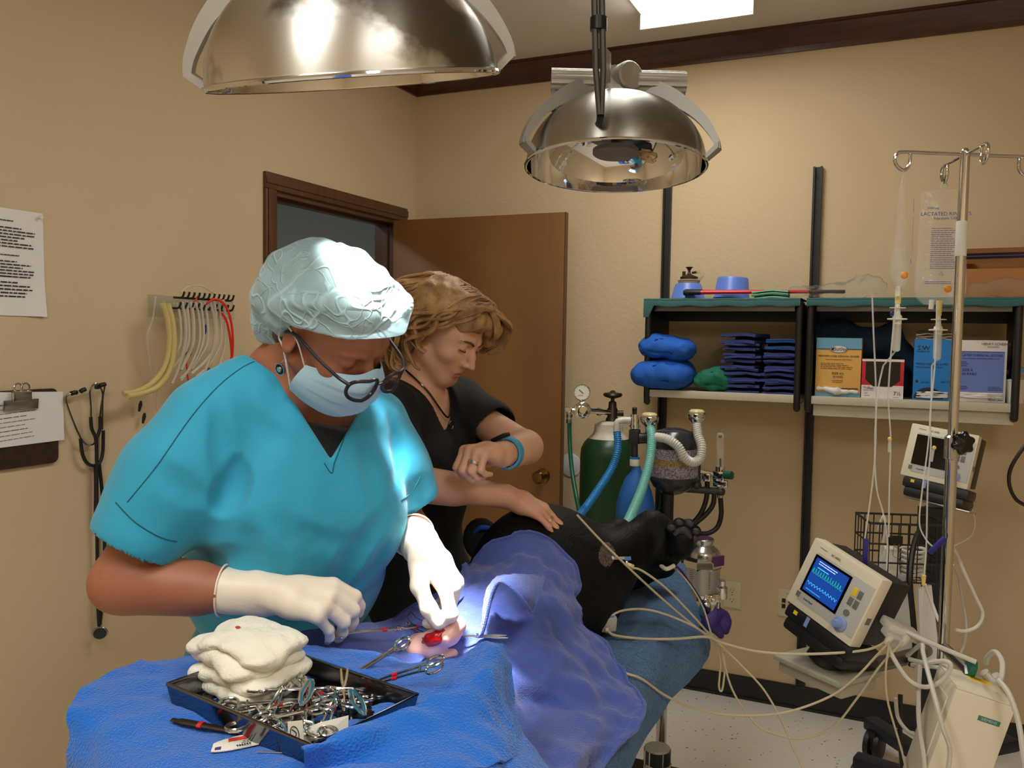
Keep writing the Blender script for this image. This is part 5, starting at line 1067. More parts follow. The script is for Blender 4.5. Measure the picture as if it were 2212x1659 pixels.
# right unit: glove boxes
def gbox(px0, px1, pyt, y, m, label, d=.10):
    a = Py(px0, 850, y); b = Py(px1, 850, y); tpz = Py((px0+px1)/2, pyt, y)[2]; t_ = thing('glove_box', label, 'glove box', ((a[0]+b[0])/2, y+d/2, ZB), 'surgical glove boxes'); MB().box2((a[0], y, ZB), (b[0], y+d, tpz), .0015).build('carton', m, t_)
    return t_, a[0], b[0], tpz
def panel(t_, x0, x1, z0, z1, y, m, nm_='panel', dy=.0006): return MB().box2((x0, y-dy, z0), (x1, y+.0002, z1)).build(nm_, m, t_, 0)
t, a, b, zt_ = gbox(1760, 1858, 730, -.29, 'box_yellow', 'yellow and sky blue glove box at the left of the right shelf'); Y = -.2905; W_ = b-a; H_ = zt_-ZB; cxm = (a+b)/2
panel(t, a, b, zt_-H_*.19, zt_, Y, 'box_sky'); panel(t, a, b, ZB, ZB+H_*.07, Y, 'box_sky'); panel(t, a, b, zt_-H_*.195, zt_-H_*.185, Y-.0003, 'slot_dark')
MB().lathe([(.031, 0), (.031, .0008), (0, .0008)], (cxm, Y-.0006, zt_-H_*.19), (0, -1, 0), 32).build('oval_badge', 'slot_dark', t); el_ = MB().lathe([(.0295, 0), (.0295, .0006), (0, .0006)], (cxm, Y-.0014, zt_-H_*.19), (0, -1, 0), 32).build('oval_badge', 'box_white', t)
for o in t.children:
    if o.name.startswith('oval'): 
        for v_ in o.data.vertices: v_.co.z = (v_.co.z-(zt_-H_*.19-ZB))*.42+(zt_-H_*.19-ZB)
text('Butler', .021, RW, (cxm+.005, Y-.0024, zt_-H_*.19), 'ink', t); MB().ell((cxm-.023, Y-.0022, zt_-H_*.19), (.004, .0006, .006)).build('badge_mark', 'ink_blue', t)
text('PERFORM LATEX SURGICAL GLOVES', .0088, RW, (cxm, Y-.001, zt_-H_*.31), 'ink', t); text('SIZE 6½', .0125, RW, (cxm, Y-.001, zt_-H_*.605), 'ink', t); text('50 PAIRS', .0095, RW, (cxm, Y-.001, zt_-H_*.665), 'ink', t)
text('Sterile, Pre-Powdered, Cuffed Gloves', .0062, RW, (cxm, Y-.001, zt_-H_*.365), 'box_brown', t); lines(RW, (a+.018, Y-.001, zt_-H_*.42), W_-.036, H_*.12, 4, 'box_brown', t, seed=2); lines(RW, (cxm-.02, Y-.001, zt_-H_*.71), .04, H_*.06, 2, 'box_brown', t, seed=4)
lump('gloves', [(a+.012, Y-.004, ZB+H_*.13), (cxm, Y-.008, ZB+H_*.095), (b-.010, Y-.003, ZB+H_*.085)], [.007, .012, .008], 'box_white', None, None, .0025, ((.002, 120, 4),), parent=t, k=.01)
pts_ = [(a+.012+(b-a-.02)*i/24, Y-.0012, ZB+H_*.135+.0022*(i % 2)) for i in range(25)]; MB().tube(pts_, .0018, 5).build('torn_edge', 'slot_dark', t)
t, a, b, zt_ = gbox(1860, 1951, 776, -.295, 'box_red', 'red and white glove box with large black opening'); Y = -.2955; W_ = b-a; H_ = zt_-ZB; cxm = (a+b)/2
panel(t, a, b, ZB, ZB+H_*.33, Y, 'box_white'); panel(t, a, b, zt_-H_*.06, zt_, Y, 'box_white'); op = [(a+W_*.09, zt_-H_*.06), (a+W_*.09, ZB+H_*.48), (a+W_*.28, ZB+H_*.30), (b-W_*.28, ZB+H_*.30), (b-W_*.09, ZB+H_*.46), (b-W_*.09, zt_-H_*.06)]
MB().prism([(x, Y-.001, z) for x, z in op], (0, .0006, 0)).build('opening', 'black_gloss', t, 0); text('Triflex', .0135, RW, (a+.024, Y-.001, ZB+H_*.255), 'ink', t); text('7½', .020, RW, (b-.020, Y-.001, ZB+H_*.13), 'ink', t)
lines(RW, (a+.006, Y-.001, ZB+H_*.215), .045, .004, 1, 'ink', t, seed=3); lines(RW, (b-.034, Y-.001, ZB+H_*.05), .026, .004, 1, 'ink', t, seed=5); MB().tube(cr([(a+.011, Y-.001, ZB+H_*.15), (a+.016, Y-.001, ZB+H_*.11), (a+.022, Y-.001, ZB+H_*.15)], 5), .0006, 5).build('bird_mark', 'ink_purple', t); lines(RW, (a+.010, Y-.001, ZB+H_*.075), .03, .004, 1, 'ink', t, seed=8)
t, a, b, zt_ = gbox(1971, 2056, 733, -.29, 'box_blue', 'bright blue glove box behind the infusion pole'); Y = -.2905; W_ = b-a; H_ = zt_-ZB; cxm = (a+b)/2
text('S', .024, RW, (a+.016, Y-.001, zt_-H_*.145), 'ink', t); text('W', .024, RW, (a+.039, Y-.001, zt_-H_*.145), 'ink', t); MB().box2((a+.0255, Y-.001, zt_-H_*.22), (a+.0265, Y, zt_-H_*.11)).box2((a+.008, Y-.001, zt_-H_*.203), (a+.050, Y, zt_-H_*.198)).build('logo_cross', 'ink', t, 0)
text('STERILE SURGICAL LATEX', .0092, RW, (a+.006, Y-.001, zt_-H_*.405), 'ink_blue', t, align='LEFT'); text('Powdered Latex Surgical Gloves', .0068, RW, (a+.006, Y-.001, zt_-H_*.455), 'ink_blue', t, align='LEFT'); text('LA1120', .0085, RW, (a+.026, Y-.001, zt_-H_*.705), 'ink_blue', t, align='LEFT'); text('size 7.5', .010, RW, (b-.022, Y-.001, zt_-H_*.69), 'ink_blue', t)
MB().ell((a+.012, Y-.0006, zt_-H_*.69), (.0045, .0005, .0055)).build('round_mark', 'ink', t)
g_ = [(cxm-.012+.048*math.cos(q_), Y-.001, ZB+.006+.040*math.sin(q_)) for q_ in np.linspace(0, math.pi, 17)]; MB().prism(g_, (0, .0008, 0)).build('opening', 'slot_dark', t, 0)
for i in range(5): lump('glove_packet', [(a+.014, Y-.002, ZB+.010+.0045*i), (cxm, Y-.010, ZB+.011+.005*i), (b-.014, Y-.003, ZB+.013+.0042*i)], [.0018, .0022, .0018], 'box_white', None, None, .0014, ((.0008, 160, i),), parent=t, k=.004)
for i in range(4):
    zz = zt_+.003+.008*i; g = [[(a+.004+W_*.95*u/9, -.285+.07*v_/3, zz+.0025*math.sin(u*1.3+i*2)+.001*v_) for v_ in range(4)] for u in range(10)]; tag(MB().grid(g, 0, .0012).build('glove_packet', ('packet_white', 'cup_white', 'packet_white', 'slot_dark')[i], None, 60), 'paper glove packet lying on the bright blue glove box, '+('undermost', 'second from below', 'third from below', 'uppermost')[i], 'glove packet', 'packets on the blue box')
t, a, b, zt_ = gbox(2063, 2172, 735, -.275, 'box_white', 'white and lavender glove box at the right of the pole'); Y = -.2755; W_ = b-a; H_ = zt_-ZB; cxm = (a+b)/2
panel(t, a+.005, b-.008, ZB+H_*.16, zt_-H_*.18, Y, 'box_lav'); panel(t, a+.005, b-.008, zt_-H_*.19, zt_-H_*.18, Y-.0002, 'ink_blue'); text('HENRY SCHEIN®', .0118, RW, (b-.036, Y-.001, zt_-H_*.06), 'box_brown', t); lines(RW, (b-.062, Y-.001, zt_-H_*.09), .05, .008, 2, 'box_brown', t, seed=6)
text('LATEX SURGICAL GLOVES', .0108, RW, (cxm+.002, Y-.0012, zt_-H_*.245), 'ink_blue', t); text('SIZE 8', .0125, RW, (a+.036, Y-.0012, zt_-H_*.485), 'ink_blue', t); text('50 PAIRS', .0125, RW, (a+.042, Y-.0012, zt_-H_*.55), 'ink_blue', t); lines(RW, (a+.02, Y-.0012, zt_-H_*.285), W_-.04, .005, 1, 'ink_blue', t, seed=4); lines(RW, (a+.012, Y-.0012, zt_-H_*.34), .025, .02, 3, 'ink_blue', t, seed=9); lines(RW, (b-.055, Y-.0012, zt_-H_*.74), .046, .016, 3, 'ink_blue', t, seed=11); lines(RW, (a+.012, Y-.0012, zt_-H_*.74), .034, .014, 3, 'ink_blue', t, seed=13); text('PERFORM', .011, RW, (b-.030, Y-.0012, ZB+H_*.035), 'ink_blue', t)
for i in range(3): lump('glove_packet', [(a+.008, Y-.003, ZB+.018+.006*i), (cxm, Y-.009, ZB+.016+.0055*i), (b-.010, Y-.003, ZB+.019+.006*i)], [.003, .0035, .003], 'box_white', None, None, .002, ((.001, 120, i),), parent=t, k=.004)
lump('dark_drape', [(1.96, -.12, ZB+.19), (2.03, -.11, ZB+.24), (2.10, -.13, ZB+.19), (2.20, -.12, ZB+.21), (2.28, -.14, ZB+.13)], [.08, .055, .07, .06, .05], 'drape_dark', 'crumpled dark blue drape stuffed behind the glove boxes', 'drape', .006, ((.008, 24, 3), (.003, 60, 6)))
bpy.data.objects['dark_drape'].location.z = bpy.data.objects['dark_drape'].location.z
lump('folded_drape', [(1.99, -.13, ZB+.055), (2.25, -.13, ZB+.055)], [.052, .052], 'drape_dark', 'dark blue folded drape at the back of the right shelf', 'drape', .006, ((.004, 24, 3),))
p = at(2193, -.25, ZB, 850); t = thing('cup', 'white paper cup at the right end of the shelf', 'cup', p); MB().lathe([(.026, 0), (.032, .078), (.034, .080), (.0335, .083), (.030, .081), (.025, .006), (0, .006)], p).build('cup_body', 'cup_white', t); MB().lathe([(.028, .079), (.02, .085), (.004, .083), (0, .083)], p, n=16).build('crumpled_paper', 'box_white', t)
p = at(2190, -.16, ZB, 850)
for i, (px, y_, r_, h_, lab) in enumerate(((2172, -.15, .024, .115, 'small clear jar at the shelf end behind the white cup, left'), (2200, -.14, .030, .125, 'clear jar with pale blue lid behind the white cup'))):
    p = at(px, y_, ZB, 850); t = thing('jar', lab, 'jar', p); MB().lathe([(r_, 0), (r_, h_*.85), (r_*.92, h_*.9), (0, h_*.9)], p).build('glass', 'plastic_clear', t); MB().lathe([(r_, h_*.86), (r_, h_), (0, h_)], p).build('lid', 'box_sky' if i else 'box_white', t)
# outlets, round plate, black cable at the right
def outlet(px, py, label, jack=False):
    c = Py(px, py, -.003); t_ = thing('wall_outlet', label, 'outlet', (c[0], 0, c[2]-.058)); MB().box((c[0], -.003, c[2]), (.072, .006, .116), None, .002).build('cover_plate', 'plate_cream', t_)
    if not jack:
        for s_ in (-1, 1):
            z0 = c[2]+s_*.020; f = MB().lathe([(.017, 0), (.016, .002), (0, .002)], (c[0], -.006, z0), (0, -1, 0), 24).build('receptacle', 'plate_cream', t_)
            MB().box2((c[0]-.008, -.0088, z0-.002), (c[0]-.006, -.0078, z0+.007)).box2((c[0]+.005, -.0088, z0-.002), (c[0]+.007, -.0078, z0+.006)).lathe([(.0025, 0), (.0025, .001)], (c[0], -.0078, z0-.008), (0, -1, 0), 10).build('slots', 'slot_dark', f, 0)
        MB().ell((c[0], -.007, c[2]), .003).build('screw', 'steel', t_)
    else:
        for i, (dx, dz) in enumerate(((-.013, .011), (.013, .011), (-.013, -.013), (.013, -.013))): MB().box((c[0]+dx, -.007, c[2]+dz), (.015, .004, .017), None, .001).box((c[0]+dx, -.0095, c[2]+dz-.002), (.009, .001, .007)).build('jack', 'jack_red' if dx > 0 else 'slot_dark', t_)
        for dz in (-.042, .042): MB().ell((c[0], -.0065, c[2]+dz), .0025).build('screw', 'steel', t_)
outlet(1582, 1285, 'cream wall outlet with two sockets below the vaporizer'); outlet(1700, 1303, 'cream wall plate with red and dark data jacks', True)
c = Py(1232, 1005, -.002); o = MB().lathe([(.055, 0), (.0545, .004), (.05, .006), (0, .007)], (c[0], -.0005, c[2]), (0, -1, 0), 40).build('wall_plate', 'plate_white'); tag(o, 'round white door stop plate on the wall beside the door', 'wall plate')
cable('black_cord', [(2260, 900, 2.75), (2212, 965, 2.75), (2184, 1010, 2.76), (2180, 1045, 2.77), (2192, 1075, 2.78), (2212, 1090, 2.78), (2260, 1110, 2.78)], .006, 'cable_black', 'black cord looping in at the right picture edge')
# ---------------------------------------------------------------- on the left wall
RL = frame(x=(0, 1, 0), z=(1, 0, 0)); mat('paper', S(226, 222, 220), .8); mat('board_brown', S(58, 36, 26), .5, var=(60, S(44, 26, 18), .4, .6)); mat('print_grey', S(110, 108, 112), .7); mat('pin_clear', S(220, 216, 205), .2)
def on_left(px, py, x=.001): return Px(px, py, x)
a = on_left(92, 463); b_ = on_left(92, 684); yr = a[1]; yl = yr-.216; zt_, zb_ = a[2]+.002, b_[2]
t = thing('wall_notice', 'typed white paper notice pinned high on the left wall', 'notice', (0, (yl+yr)/2, zb_))
g = [[(.0015+.004*max(0, (i/11-.55))**2*2+(.010*max(0, j/7-.75)*(max(0, i/11-.65))*8), yl+(yr-yl)*j/7+.004*i/11, zt_+(zb_-zt_)*i/11) for j in range(8)] for i in range(12)]; MB().grid(g, 0, .0006).build('sheet', 'paper', t, 60)
for k, (z_, h_, n_) in enumerate(((.030, .006, 1), (.048, .06, 7), (.124, .006, 1), (.140, .05, 6), (.183, .006, 1), (.197, .048, 5))): lines(RL, (.0035, yl+.02 if n_ > 1 else yl+.06, zt_-z_), .17 if n_ > 1 else .085, h_, n_, 'ink', t, seed=20+k, fill=.75 if n_ > 1 else .9)
MB().lathe([(.004, 0), (.0035, .006), (.0055, .008), (.0055, .011), (0, .011)], (.002, yr-.012, zt_-.012), (1, 0, 0), 14).build('push_pin', 'pin_clear', t)
# clipboard
a = on_left(120, 838); b_ = on_left(120, 995); yr = a[1]; t = thing('clipboard', 'dark brown clipboard with a form hanging on the left wall', 'clipboard', (0, yr-.115, b_[2])); zt_, zb_ = a[2], b_[2]-.004
ol = []
for cy_, cz_, a0 in ((yr-.018, zt_-.018, 0), (yr-.21, zt_-.018, 90), (yr-.21, zb_+.018, 180), (yr-.018, zb_+.018, 270)): ol += [(.006, cy_+.018*math.cos(rad(a0+q_)), cz_+.018*math.sin(rad(a0+q_))) for q_ in (0, 30, 60, 90)]
MB().prism(ol, (.004, 0, 0)).build('board', 'board_brown', t)
sa, sb, sc, sd_ = on_left(136, 846, .013), on_left(139, 950, .013), on_left(-60, 975, .013), on_left(-60, 848, .013)
MB().grid([[sd_+(sa-sd_)*u for u in np.linspace(0, 1, 8)], [sc+(sb-sc)*u for u in np.linspace(0, 1, 8)]], 0, .002).build('form_sheet', 'paper', t, 0)
sw = nz(sb*0+[0, 1, .055]); Rf = frame(x=sw, z=(1, 0, 0))
for k in range(9):
    p0 = sd_+(sc-sd_)*(.26+.078*k)+[.0005, .03, 0]; lines(Rf, p0, .16+.02*(k % 2), .004, 1, 'print_grey' if k % 3 else 'ink', t, seed=50+k, fill=.8, indent=.02)
cp = on_left(45, 868, .02); MB().box(cp+[0, 0, -.008], (.006, .105, .030), rot('Y', 8), .003).box(cp+[.004, 0, .016], (.014, .055, .030), None, .004).build('clip', 'steel', t)
for dy in (-.012, .010): MB().tube([cp+[.006, dy+.012*math.cos(q_), .040+.012*math.sin(q_)] for q_ in np.linspace(0, 6.283, 17)], .0026, 7, False).build('clip_ring', 'steel', t)
# stethoscopes
mat('steth_steel', S(150, 150, 150), .22, 1.0)
nail = on_left(205, 832, .0); MB().cyl(nail, nail+[.035, 0, .004], .002).ell(nail+[.035, 0, .004], .004).build('wall_nail', 'steel'); tag(bpy.data.objects['wall_nail'], 'small nail in the left wall carrying the stethoscopes', 'nail')
LW = lambda pts, n=8: cr([on_left(a_, b_2, x_) for a_, b_2, x_ in pts], n)
def stethoscope(label, tubes, ears, soft, bell):
    t_ = thing('stethoscope', label, 'stethoscope', on_left(*soft[-1][-1]))
    for p_ in tubes: MB().tube(LW(p_), .0028, 8).build('ear_tube', 'steth_steel', t_)
    for p_ in ears: MB().tube(LW(p_, 2), .0068, 10).build('ear_tip', 'rubber_black', t_)
    for p_ in soft: MB().tube(LW(p_), .0052, 10).build('hose', 'rubber_black', t_)
    if bell is not None:
        c_ = on_left(*bell); ax_ = nz(np.array([.55, -.5, -.15])); c_t = MB().lathe([(.0, -.012), (.008, -.012), (.008, -.002), (.0215, .0), (.0225, .004), (.021, .007), (.0, .0075)], c_, ax_, 28).build('chest_piece', 'steth_steel', t_); MB().lathe([(.019, .0072), (.018, .0085), (0, .0085)], c_, ax_, 28).build('diaphragm', 'black_gloss', c_t)
stethoscope('stethoscope whose long hose hangs down to a shiny chest piece', [[(197, 836, .03), (194, 850, .032), (196, 880, .03), (196, 902, .028)], [(216, 836, .03), (222, 852, .03), (218, 880, .03), (216, 900, .028)], [(198, 834, .034), (207, 828, .036), (216, 832, .034)]],
    [[(184, 841, .034), (178, 843, .034), (174, 846, .034)], [(214, 833, .034), (222, 831, .034), (227, 830, .034)]], [[(196, 901, .028), (198, 925, .026), (206, 944, .024), (208, 960, .024)], [(216, 900, .028), (216, 925, .026), (210, 944, .024)], [(208, 944, .024), (209, 1000, .022), (209, 1080, .020), (210, 1180, .018), (211, 1280, .018), (214, 1352, .020)], [(214, 1000, .014), (222, 1080, .014), (226, 1180, .013), (222, 1280, .014), (216, 1350, .016)]], (216, 1366, .03))
stethoscope('second stethoscope hanging lopsided on the same nail, one ear tube out to the left', [[(162, 848, .02), (146, 853, .02), (142, 864, .02), (150, 890, .02), (164, 925, .02), (175, 948, .02)], [(175, 948, .02), (186, 960, .018), (200, 960, .016), (207, 950, .014)], [(226, 834, .02), (222, 860, .018), (221, 900, .016), (221, 928, .016)]],
    [[(154, 850, .02), (161, 848, .02), (166, 848, .02)], [(206, 836, .026), (212, 836, .028), (217, 834, .03)]], [[(174, 948, .02), (178, 980, .02), (188, 1000, .018), (204, 1006, .016), (216, 998, .014), (222, 975, .013), (223, 930, .014)], [(206, 1004, .014), (207, 1040, .013), (206, 1120, .012)]], None)
# endotracheal tube rack
mat('acrylic', S(222, 222, 214), .1, trans=.85, ior=1.1, alpha=.45); mat('tube_yellow', S(232, 216, 150), .3, trans=.35, ior=1.2, sss=.2); mat('tube_grey', S(222, 214, 200), .15, trans=.2, ior=1.15, alpha=.72, spec=.9); mat('tube_red', S(226, 42, 20), .35); mat('connector_blue', S(36, 70, 150), .4)
a = on_left(318, 636, .0); b_ = on_left(478, 690, .0); y0, y1, z1, z0 = a[1], b_[1], a[2], b_[2]
t = thing('tube_rack', 'clear acrylic rack with black pegs holding endotracheal tubes', 'rack', (.0, (y0+y1)/2, z0)); mb = MB().box2((.002, y0, z0), (.006, y1, z1)); mb.build('back_plate', 'acrylic', t, 0)
for y_ in (y0+.004, y1-.004): MB().box2((.006, y_-.004, z0), (.06, y_+.004, z1)).build('side_plate', 'acrylic', t, 0)
for z_ in (z1-.008, z0+.03): MB().box2((.05, y0, z_-.012), (.054, y1, z_+.004)).build('front_bar', 'acrylic', t, 0)
pegs = []
for r_, (zz, n_, off) in enumerate(((z1-.004, 11, .06), (z0+.034, 10, .045))):
    for i in range(n_):
        yy = y0+off+(y1-y0-off-.045)*i/(n_-1); pegs.append((yy, zz, r_)); MB().tube(cr([(.054, yy, zz-.003), (.085, yy, zz-.004), (.094, yy+.001, zz+.002), (.098, yy+.003, zz+.016)], 5), .0036, 8).build('peg', 'rubber_black', t)
def et_tube(pts, r, m, label, grp='endotracheal tubes on the rack'):
    o = MB().tube(np.array([on_left(a_, b_2, x_) for a_, b_2, x_ in cr(pts, 8)]), r, 10).build('endotracheal_tube', m); return tag(o, label, 'tube', grp)
et_tube([(352, 655, .09), (362, 690, .09), (366, 740, .09), (356, 790, .085), (330, 826, .08), (296, 845, .075), (266, 850, .07)], .0085, 'tube_yellow', 'thick yellow tube, upper of the pair curving left with its tip out')
et_tube([(362, 655, .095), (373, 700, .095), (375, 750, .095), (366, 800, .09), (340, 835, .085), (305, 850, .08), (274, 856, .08)], .0095, 'tube_yellow', 'thick yellow tube, lower of the pair, its open end facing the viewer')
rg = random.Random(9)
for i in range(11):
    px0 = 382+10*i; bend = rg.uniform(4, 12); l_ = rg.uniform(140, 185); fx = rg.uniform(18, 52)
    et_tube([(px0, 648+rg.uniform(0, 6), .085+.002*i), (px0+bend, 690, .09), (px0+bend, 740, .09), (px0-fx*.35, 648+l_*.82, .08), (px0-fx, 648+l_, .075)], rg.uniform(.0042, .0068), 'tube_grey', 'clear tube hanging from the rack, %s from the left among the clear ones' % ['first', 'second', 'third', 'fourth', 'fifth', 'sixth', 'seventh', 'eighth', 'ninth', 'tenth', 'last'][i])
et_tube([(446, 656, .10), (466, 646, .11), (488, 662, .115), (500, 700, .115), (503, 750, .11), (498, 790, .10)], .0042, 'tube_red', 'outer bright red tube arching off the right end of the rack'); et_tube([(472, 672, .09), (488, 690, .095), (497, 730, .095), (500, 770, .09), (492, 800, .085)], .0042, 'tube_red', 'inner bright red tube off the right end of the rack')
et_tube([(428, 640, .09), (416, 660, .085), (406, 690, .08), (402, 740, .07), (404, 800, .07), (408, 830, .07)], .0030, 'tube_red', 'bright red tube running down between the clear tubes')
et_tube([(390, 632, .07), (410, 618, .075), (436, 618, .08), (462, 634, .09)], .003, 'tube_grey', 'clear tube arching over the top of the rack'); et_tube([(336, 640, .07), (330, 690, .06), (318, 724, .05), (322, 770, .04), (326, 800, .035)], .0026, 'tube_grey', 'thin clear loop hanging at the left end of the rack')
for px, py, m_, lab in ((444, 712, 'connector_blue', 'blue pilot balloon among the clear tubes'), (412, 758, 'rubber_black', 'black connector hanging among the clear tubes'), (450, 806, 'connector_blue', 'blue tube tip just above the teal shoulder'), (332, 880, 'rubber_black', 'black stopper hanging below the yellow tubes'), (340, 906, 'rubber_black', 'lowest black stopper below the rack')):
    c_ = on_left(px, py, .08); o = MB().tube([c_+[0, .004, .018], c_+[0, .002, .006], c_-[0, .004, .016]], [.003, .0062, .0035], 8).build('tube_connector', m_); tag(o, lab, 'connector')
    if py > 870: bpy.data.objects[o.name].location.x -= .06
for pts in ([(333, 860, .03), (330, 830, .03), (334, 790, .035)], [(340, 900, .03), (337, 870, .03), (342, 830, .04)]): et_tube(pts, .0012, 'tube_grey', 'thin clear line holding a black stopper below the rack', 'thin lines below the rack')
# ---------------------------------------------------------------- infusion pole and bags
mat('bag_clear', S(240, 240, 236), .06, alpha=.13, spec=.8, bump=(16, .8, 3), bdist=.02); mat('fluid', S(232, 238, 240), .05, alpha=.09, spec=.8); mat('iv_tube', S(226, 226, 220), .1, alpha=.55); mat('print_blue', S(40, 66, 176), .6); mat('port_yellow', S(232, 208, 120), .4); mat('port_orange', S(240, 150, 20), .35); mat('iv_white', S(232, 230, 220), .4); mat('clamp_blue', S(36, 40, 130), .35); mat('label_white', S(214, 212, 206), .6)
px_, py_ = 2.368, -1.42; t = thing('infusion_pole', 'chrome infusion pole with four hook arms at the right', 'infusion pole', (px_, py_, 0))
MB().cyl((px_, py_, .05), (px_, py_, 1.30), .0135).build('lower_tube', 'chrome', t); MB().cyl((px_, py_, 1.28), (px_, py_, 2.005), .0115).build('upper_tube', 'chrome', t)
MB().lathe([(.0125, 1.76), (.0128, 1.761), (.0128, 1.842), (.0125, 1.843)], (px_, py_, 0)).build('paper_wrap', 'label_white', t)
MB().lathe([(.0135, 1.27), (.018, 1.275), (.018, 1.325), (.0135, 1.33)], (px_, py_, 0)).build('collar', 'steel', t)
kn_ = P(2080, 957, 2.02); kd = nz(kn_-np.array([px_, py_, kn_[2]])); kb = MB(); kb.cyl(np.array([px_, py_, kn_[2]]), kn_, .006); kz_ = frame(z=-FW*1.0, x=RT)
kv = Vol(kn_-.06, kn_+.06, .0025); kv.ell(kn_, (.022, .022, .010), kz_, .005)
for i in range(6): kv.cap(kn_, kn_+kz_@np.array([.021*math.cos(i*1.047+.3), .021*math.sin(i*1.047+.3), 0]), .009, .0085, .006)
kv.build('star_knob', 'black_gloss', t, 1); kb.build('knob_screw', 'steel', t)
top_ = np.array([px_, py_, 2.0]); arms = []
for i, (dv_, L_) in enumerate(((wv(-1, 0, .10), .165), (wv(1, 0, -.10), .165), (wv(-.12, 0, .99), .12), (wv(.13, 0, -.99), .14))):
    dv_ = dv_*[1, 1, 0]; dv_ = nz(dv_); e = top_+dv_*L_
    pts = [top_, top_+dv_*(L_*.5), e-dv_*.012, e+dv_*.004-Z*.004, e+dv_*.010-Z*.018, e+dv_*.003-Z*.034, e-dv_*.014-Z*.042, e-dv_*.026-Z*.030, e-dv_*.028-Z*.010, e-dv_*.027-Z*.002]
    MB().tube(cr(pts, 5), .0042, 9).build('hook_arm', 'chrome', t); arms.append(e-dv_*.012-Z*.044)
MB().ell(top_+Z*.006, (.009, .009, .010)).build('top_cap', 'steel', t)
for a in range(5):
    d_ = np.array([math.cos(a*1.2566), math.sin(a*1.2566), 0]); q_ = np.array([px_, py_, 0]); MB().tube([q_+Z*.085, q_+d_*.15+Z*.075, q_+d_*.27+Z*.06], [.014, .012, .010], 10).build('foot', 'steel_dull', t); MB().cyl(q_+d_*.27+np.cross(d_, Z)*.010+Z*.026, q_+d_*.27-np.cross(d_, Z)*.010+Z*.026, .026).build('caster', 'rubber_black', t)
def drip_bag(hook, R, wt, wm, wb, h, label, lab2, prn):
    """bag hanging from a hook point; R columns: width, up, front"""
    t_ = thing('infusion_bag', label, 'infusion bag', hook-Z*(h+.02)); R = np.array(R); top0 = hook-Z*.016
    L = lambda x, y, z: top0+R[:, 0]*x+Z*y+R[:, 2]*z
    rows = []; n = 22
    prof = [(0, .55*wt, .001), (.03, wt, .003), (.12*1, (wt+wm)/2, .007), (.5, wm, .012), (.72, wb, .020), (.86, wb*1.02, .022), (.94, wb*.94, .014), (1, wb*.62, .004)]
    pr = cr(prof, 4)
    for y, w_, d_ in pr: rows.append([L(w_/2*math.copysign(abs(math.cos(a))**.7, math.cos(a)), -y*h, d_*math.sin(a)) for a in np.linspace(0, 2*np.pi, n+1)])
    MB().grid(rows, 0).build('bag_film', 'bag_clear', t_, 80, fix=False)
    fl_ = [[L(w_*.47*math.cos(a), -y*h, d_*.9*math.sin(a)) for a in np.linspace(0, 2*np.pi, n+1)] for y, w_, d_ in pr if y > .62]; MB().grid(fl_, 0).build('fluid', 'fluid', t_, 80, fix=False)
    MB().tube(cr([L(-.007, 0, 0), L(-.006, .014, 0), L(0, .019, 0), L(.006, .014, 0), L(.007, 0, 0)], 5), .0015, 6).build('hanger', 'iv_tube', t_)
    f = .0255
    for body, sz, yy, xx in prn: text(body, sz, R, L(xx, -yy*h, f*1.02), 'print_blue', t_, ext=.0002)
    lines(R, L(-wm*.28, -.34*h, f*1.0), wm*.62, h*.36, 20, 'print_blue', t_, seed=len(label), fill=.5); lines(R, L(-wm*.38, -.80*h, f), wm*.72, h*.03, 2, 'print_blue', t_, seed=5)
    tri = [L(-.005+.006*math.cos(a), -.74*h+.006*math.sin(a), f*.95) for a in (1.57, 3.67, 5.76)]; MB().tube(tri+[tri[0]], .0005, 4, False).build('recycle_mark', 'print_blue', t_)
    bo = L(.0, -h, 0); MB().cyl(bo+Z*.01, bo-Z*.028, .0075, .0065).build('port', 'port_yellow', t_); MB().cyl(bo-R[:, 0]*.018+Z*.012, bo-R[:, 0]*.019-Z*.012, .006).build('port', 'iv_white', t_)
    return t_, bo, L
RbA = frame(x=nz(wv(.42, 0, -.9)*[1, 1, 0]), y=Z); RbB = frame(x=nz(wv(.98, 0, .2)*[1, 1, 0]), y=Z)
t1, bo1, L1 = drip_bag(arms[0], RbA, .05, .085, .125, .268, 'half empty clear infusion bag seen edge on, left hook of the pole', '', [('0.9%', .016, .20, .0), ('SODIUM', .014, .245, 0), ('CHLORIDE', .013, .285, 0)])
hk2 = arms[3]; t2, bo2, L2 = drip_bag(hk2, RbB, .105, .115, .122, .29, 'flat infusion bag facing the viewer, behind the pole on its far hook', '', [('1000 mL', .008, .175, -.03), ('LACTATED RINGER\'S', .0125, .225, .0), ('Injection, USP', .010, .262, .0)])
MB().ell(L1(-.045, -.232, .012), (.0085, .0085, .0085)).build('orange_port', 'port_orange', t1); MB().ell(L2(.012, -.252, .024), (.009, .004, .009)).build('orange_port', 'port_orange', t2)
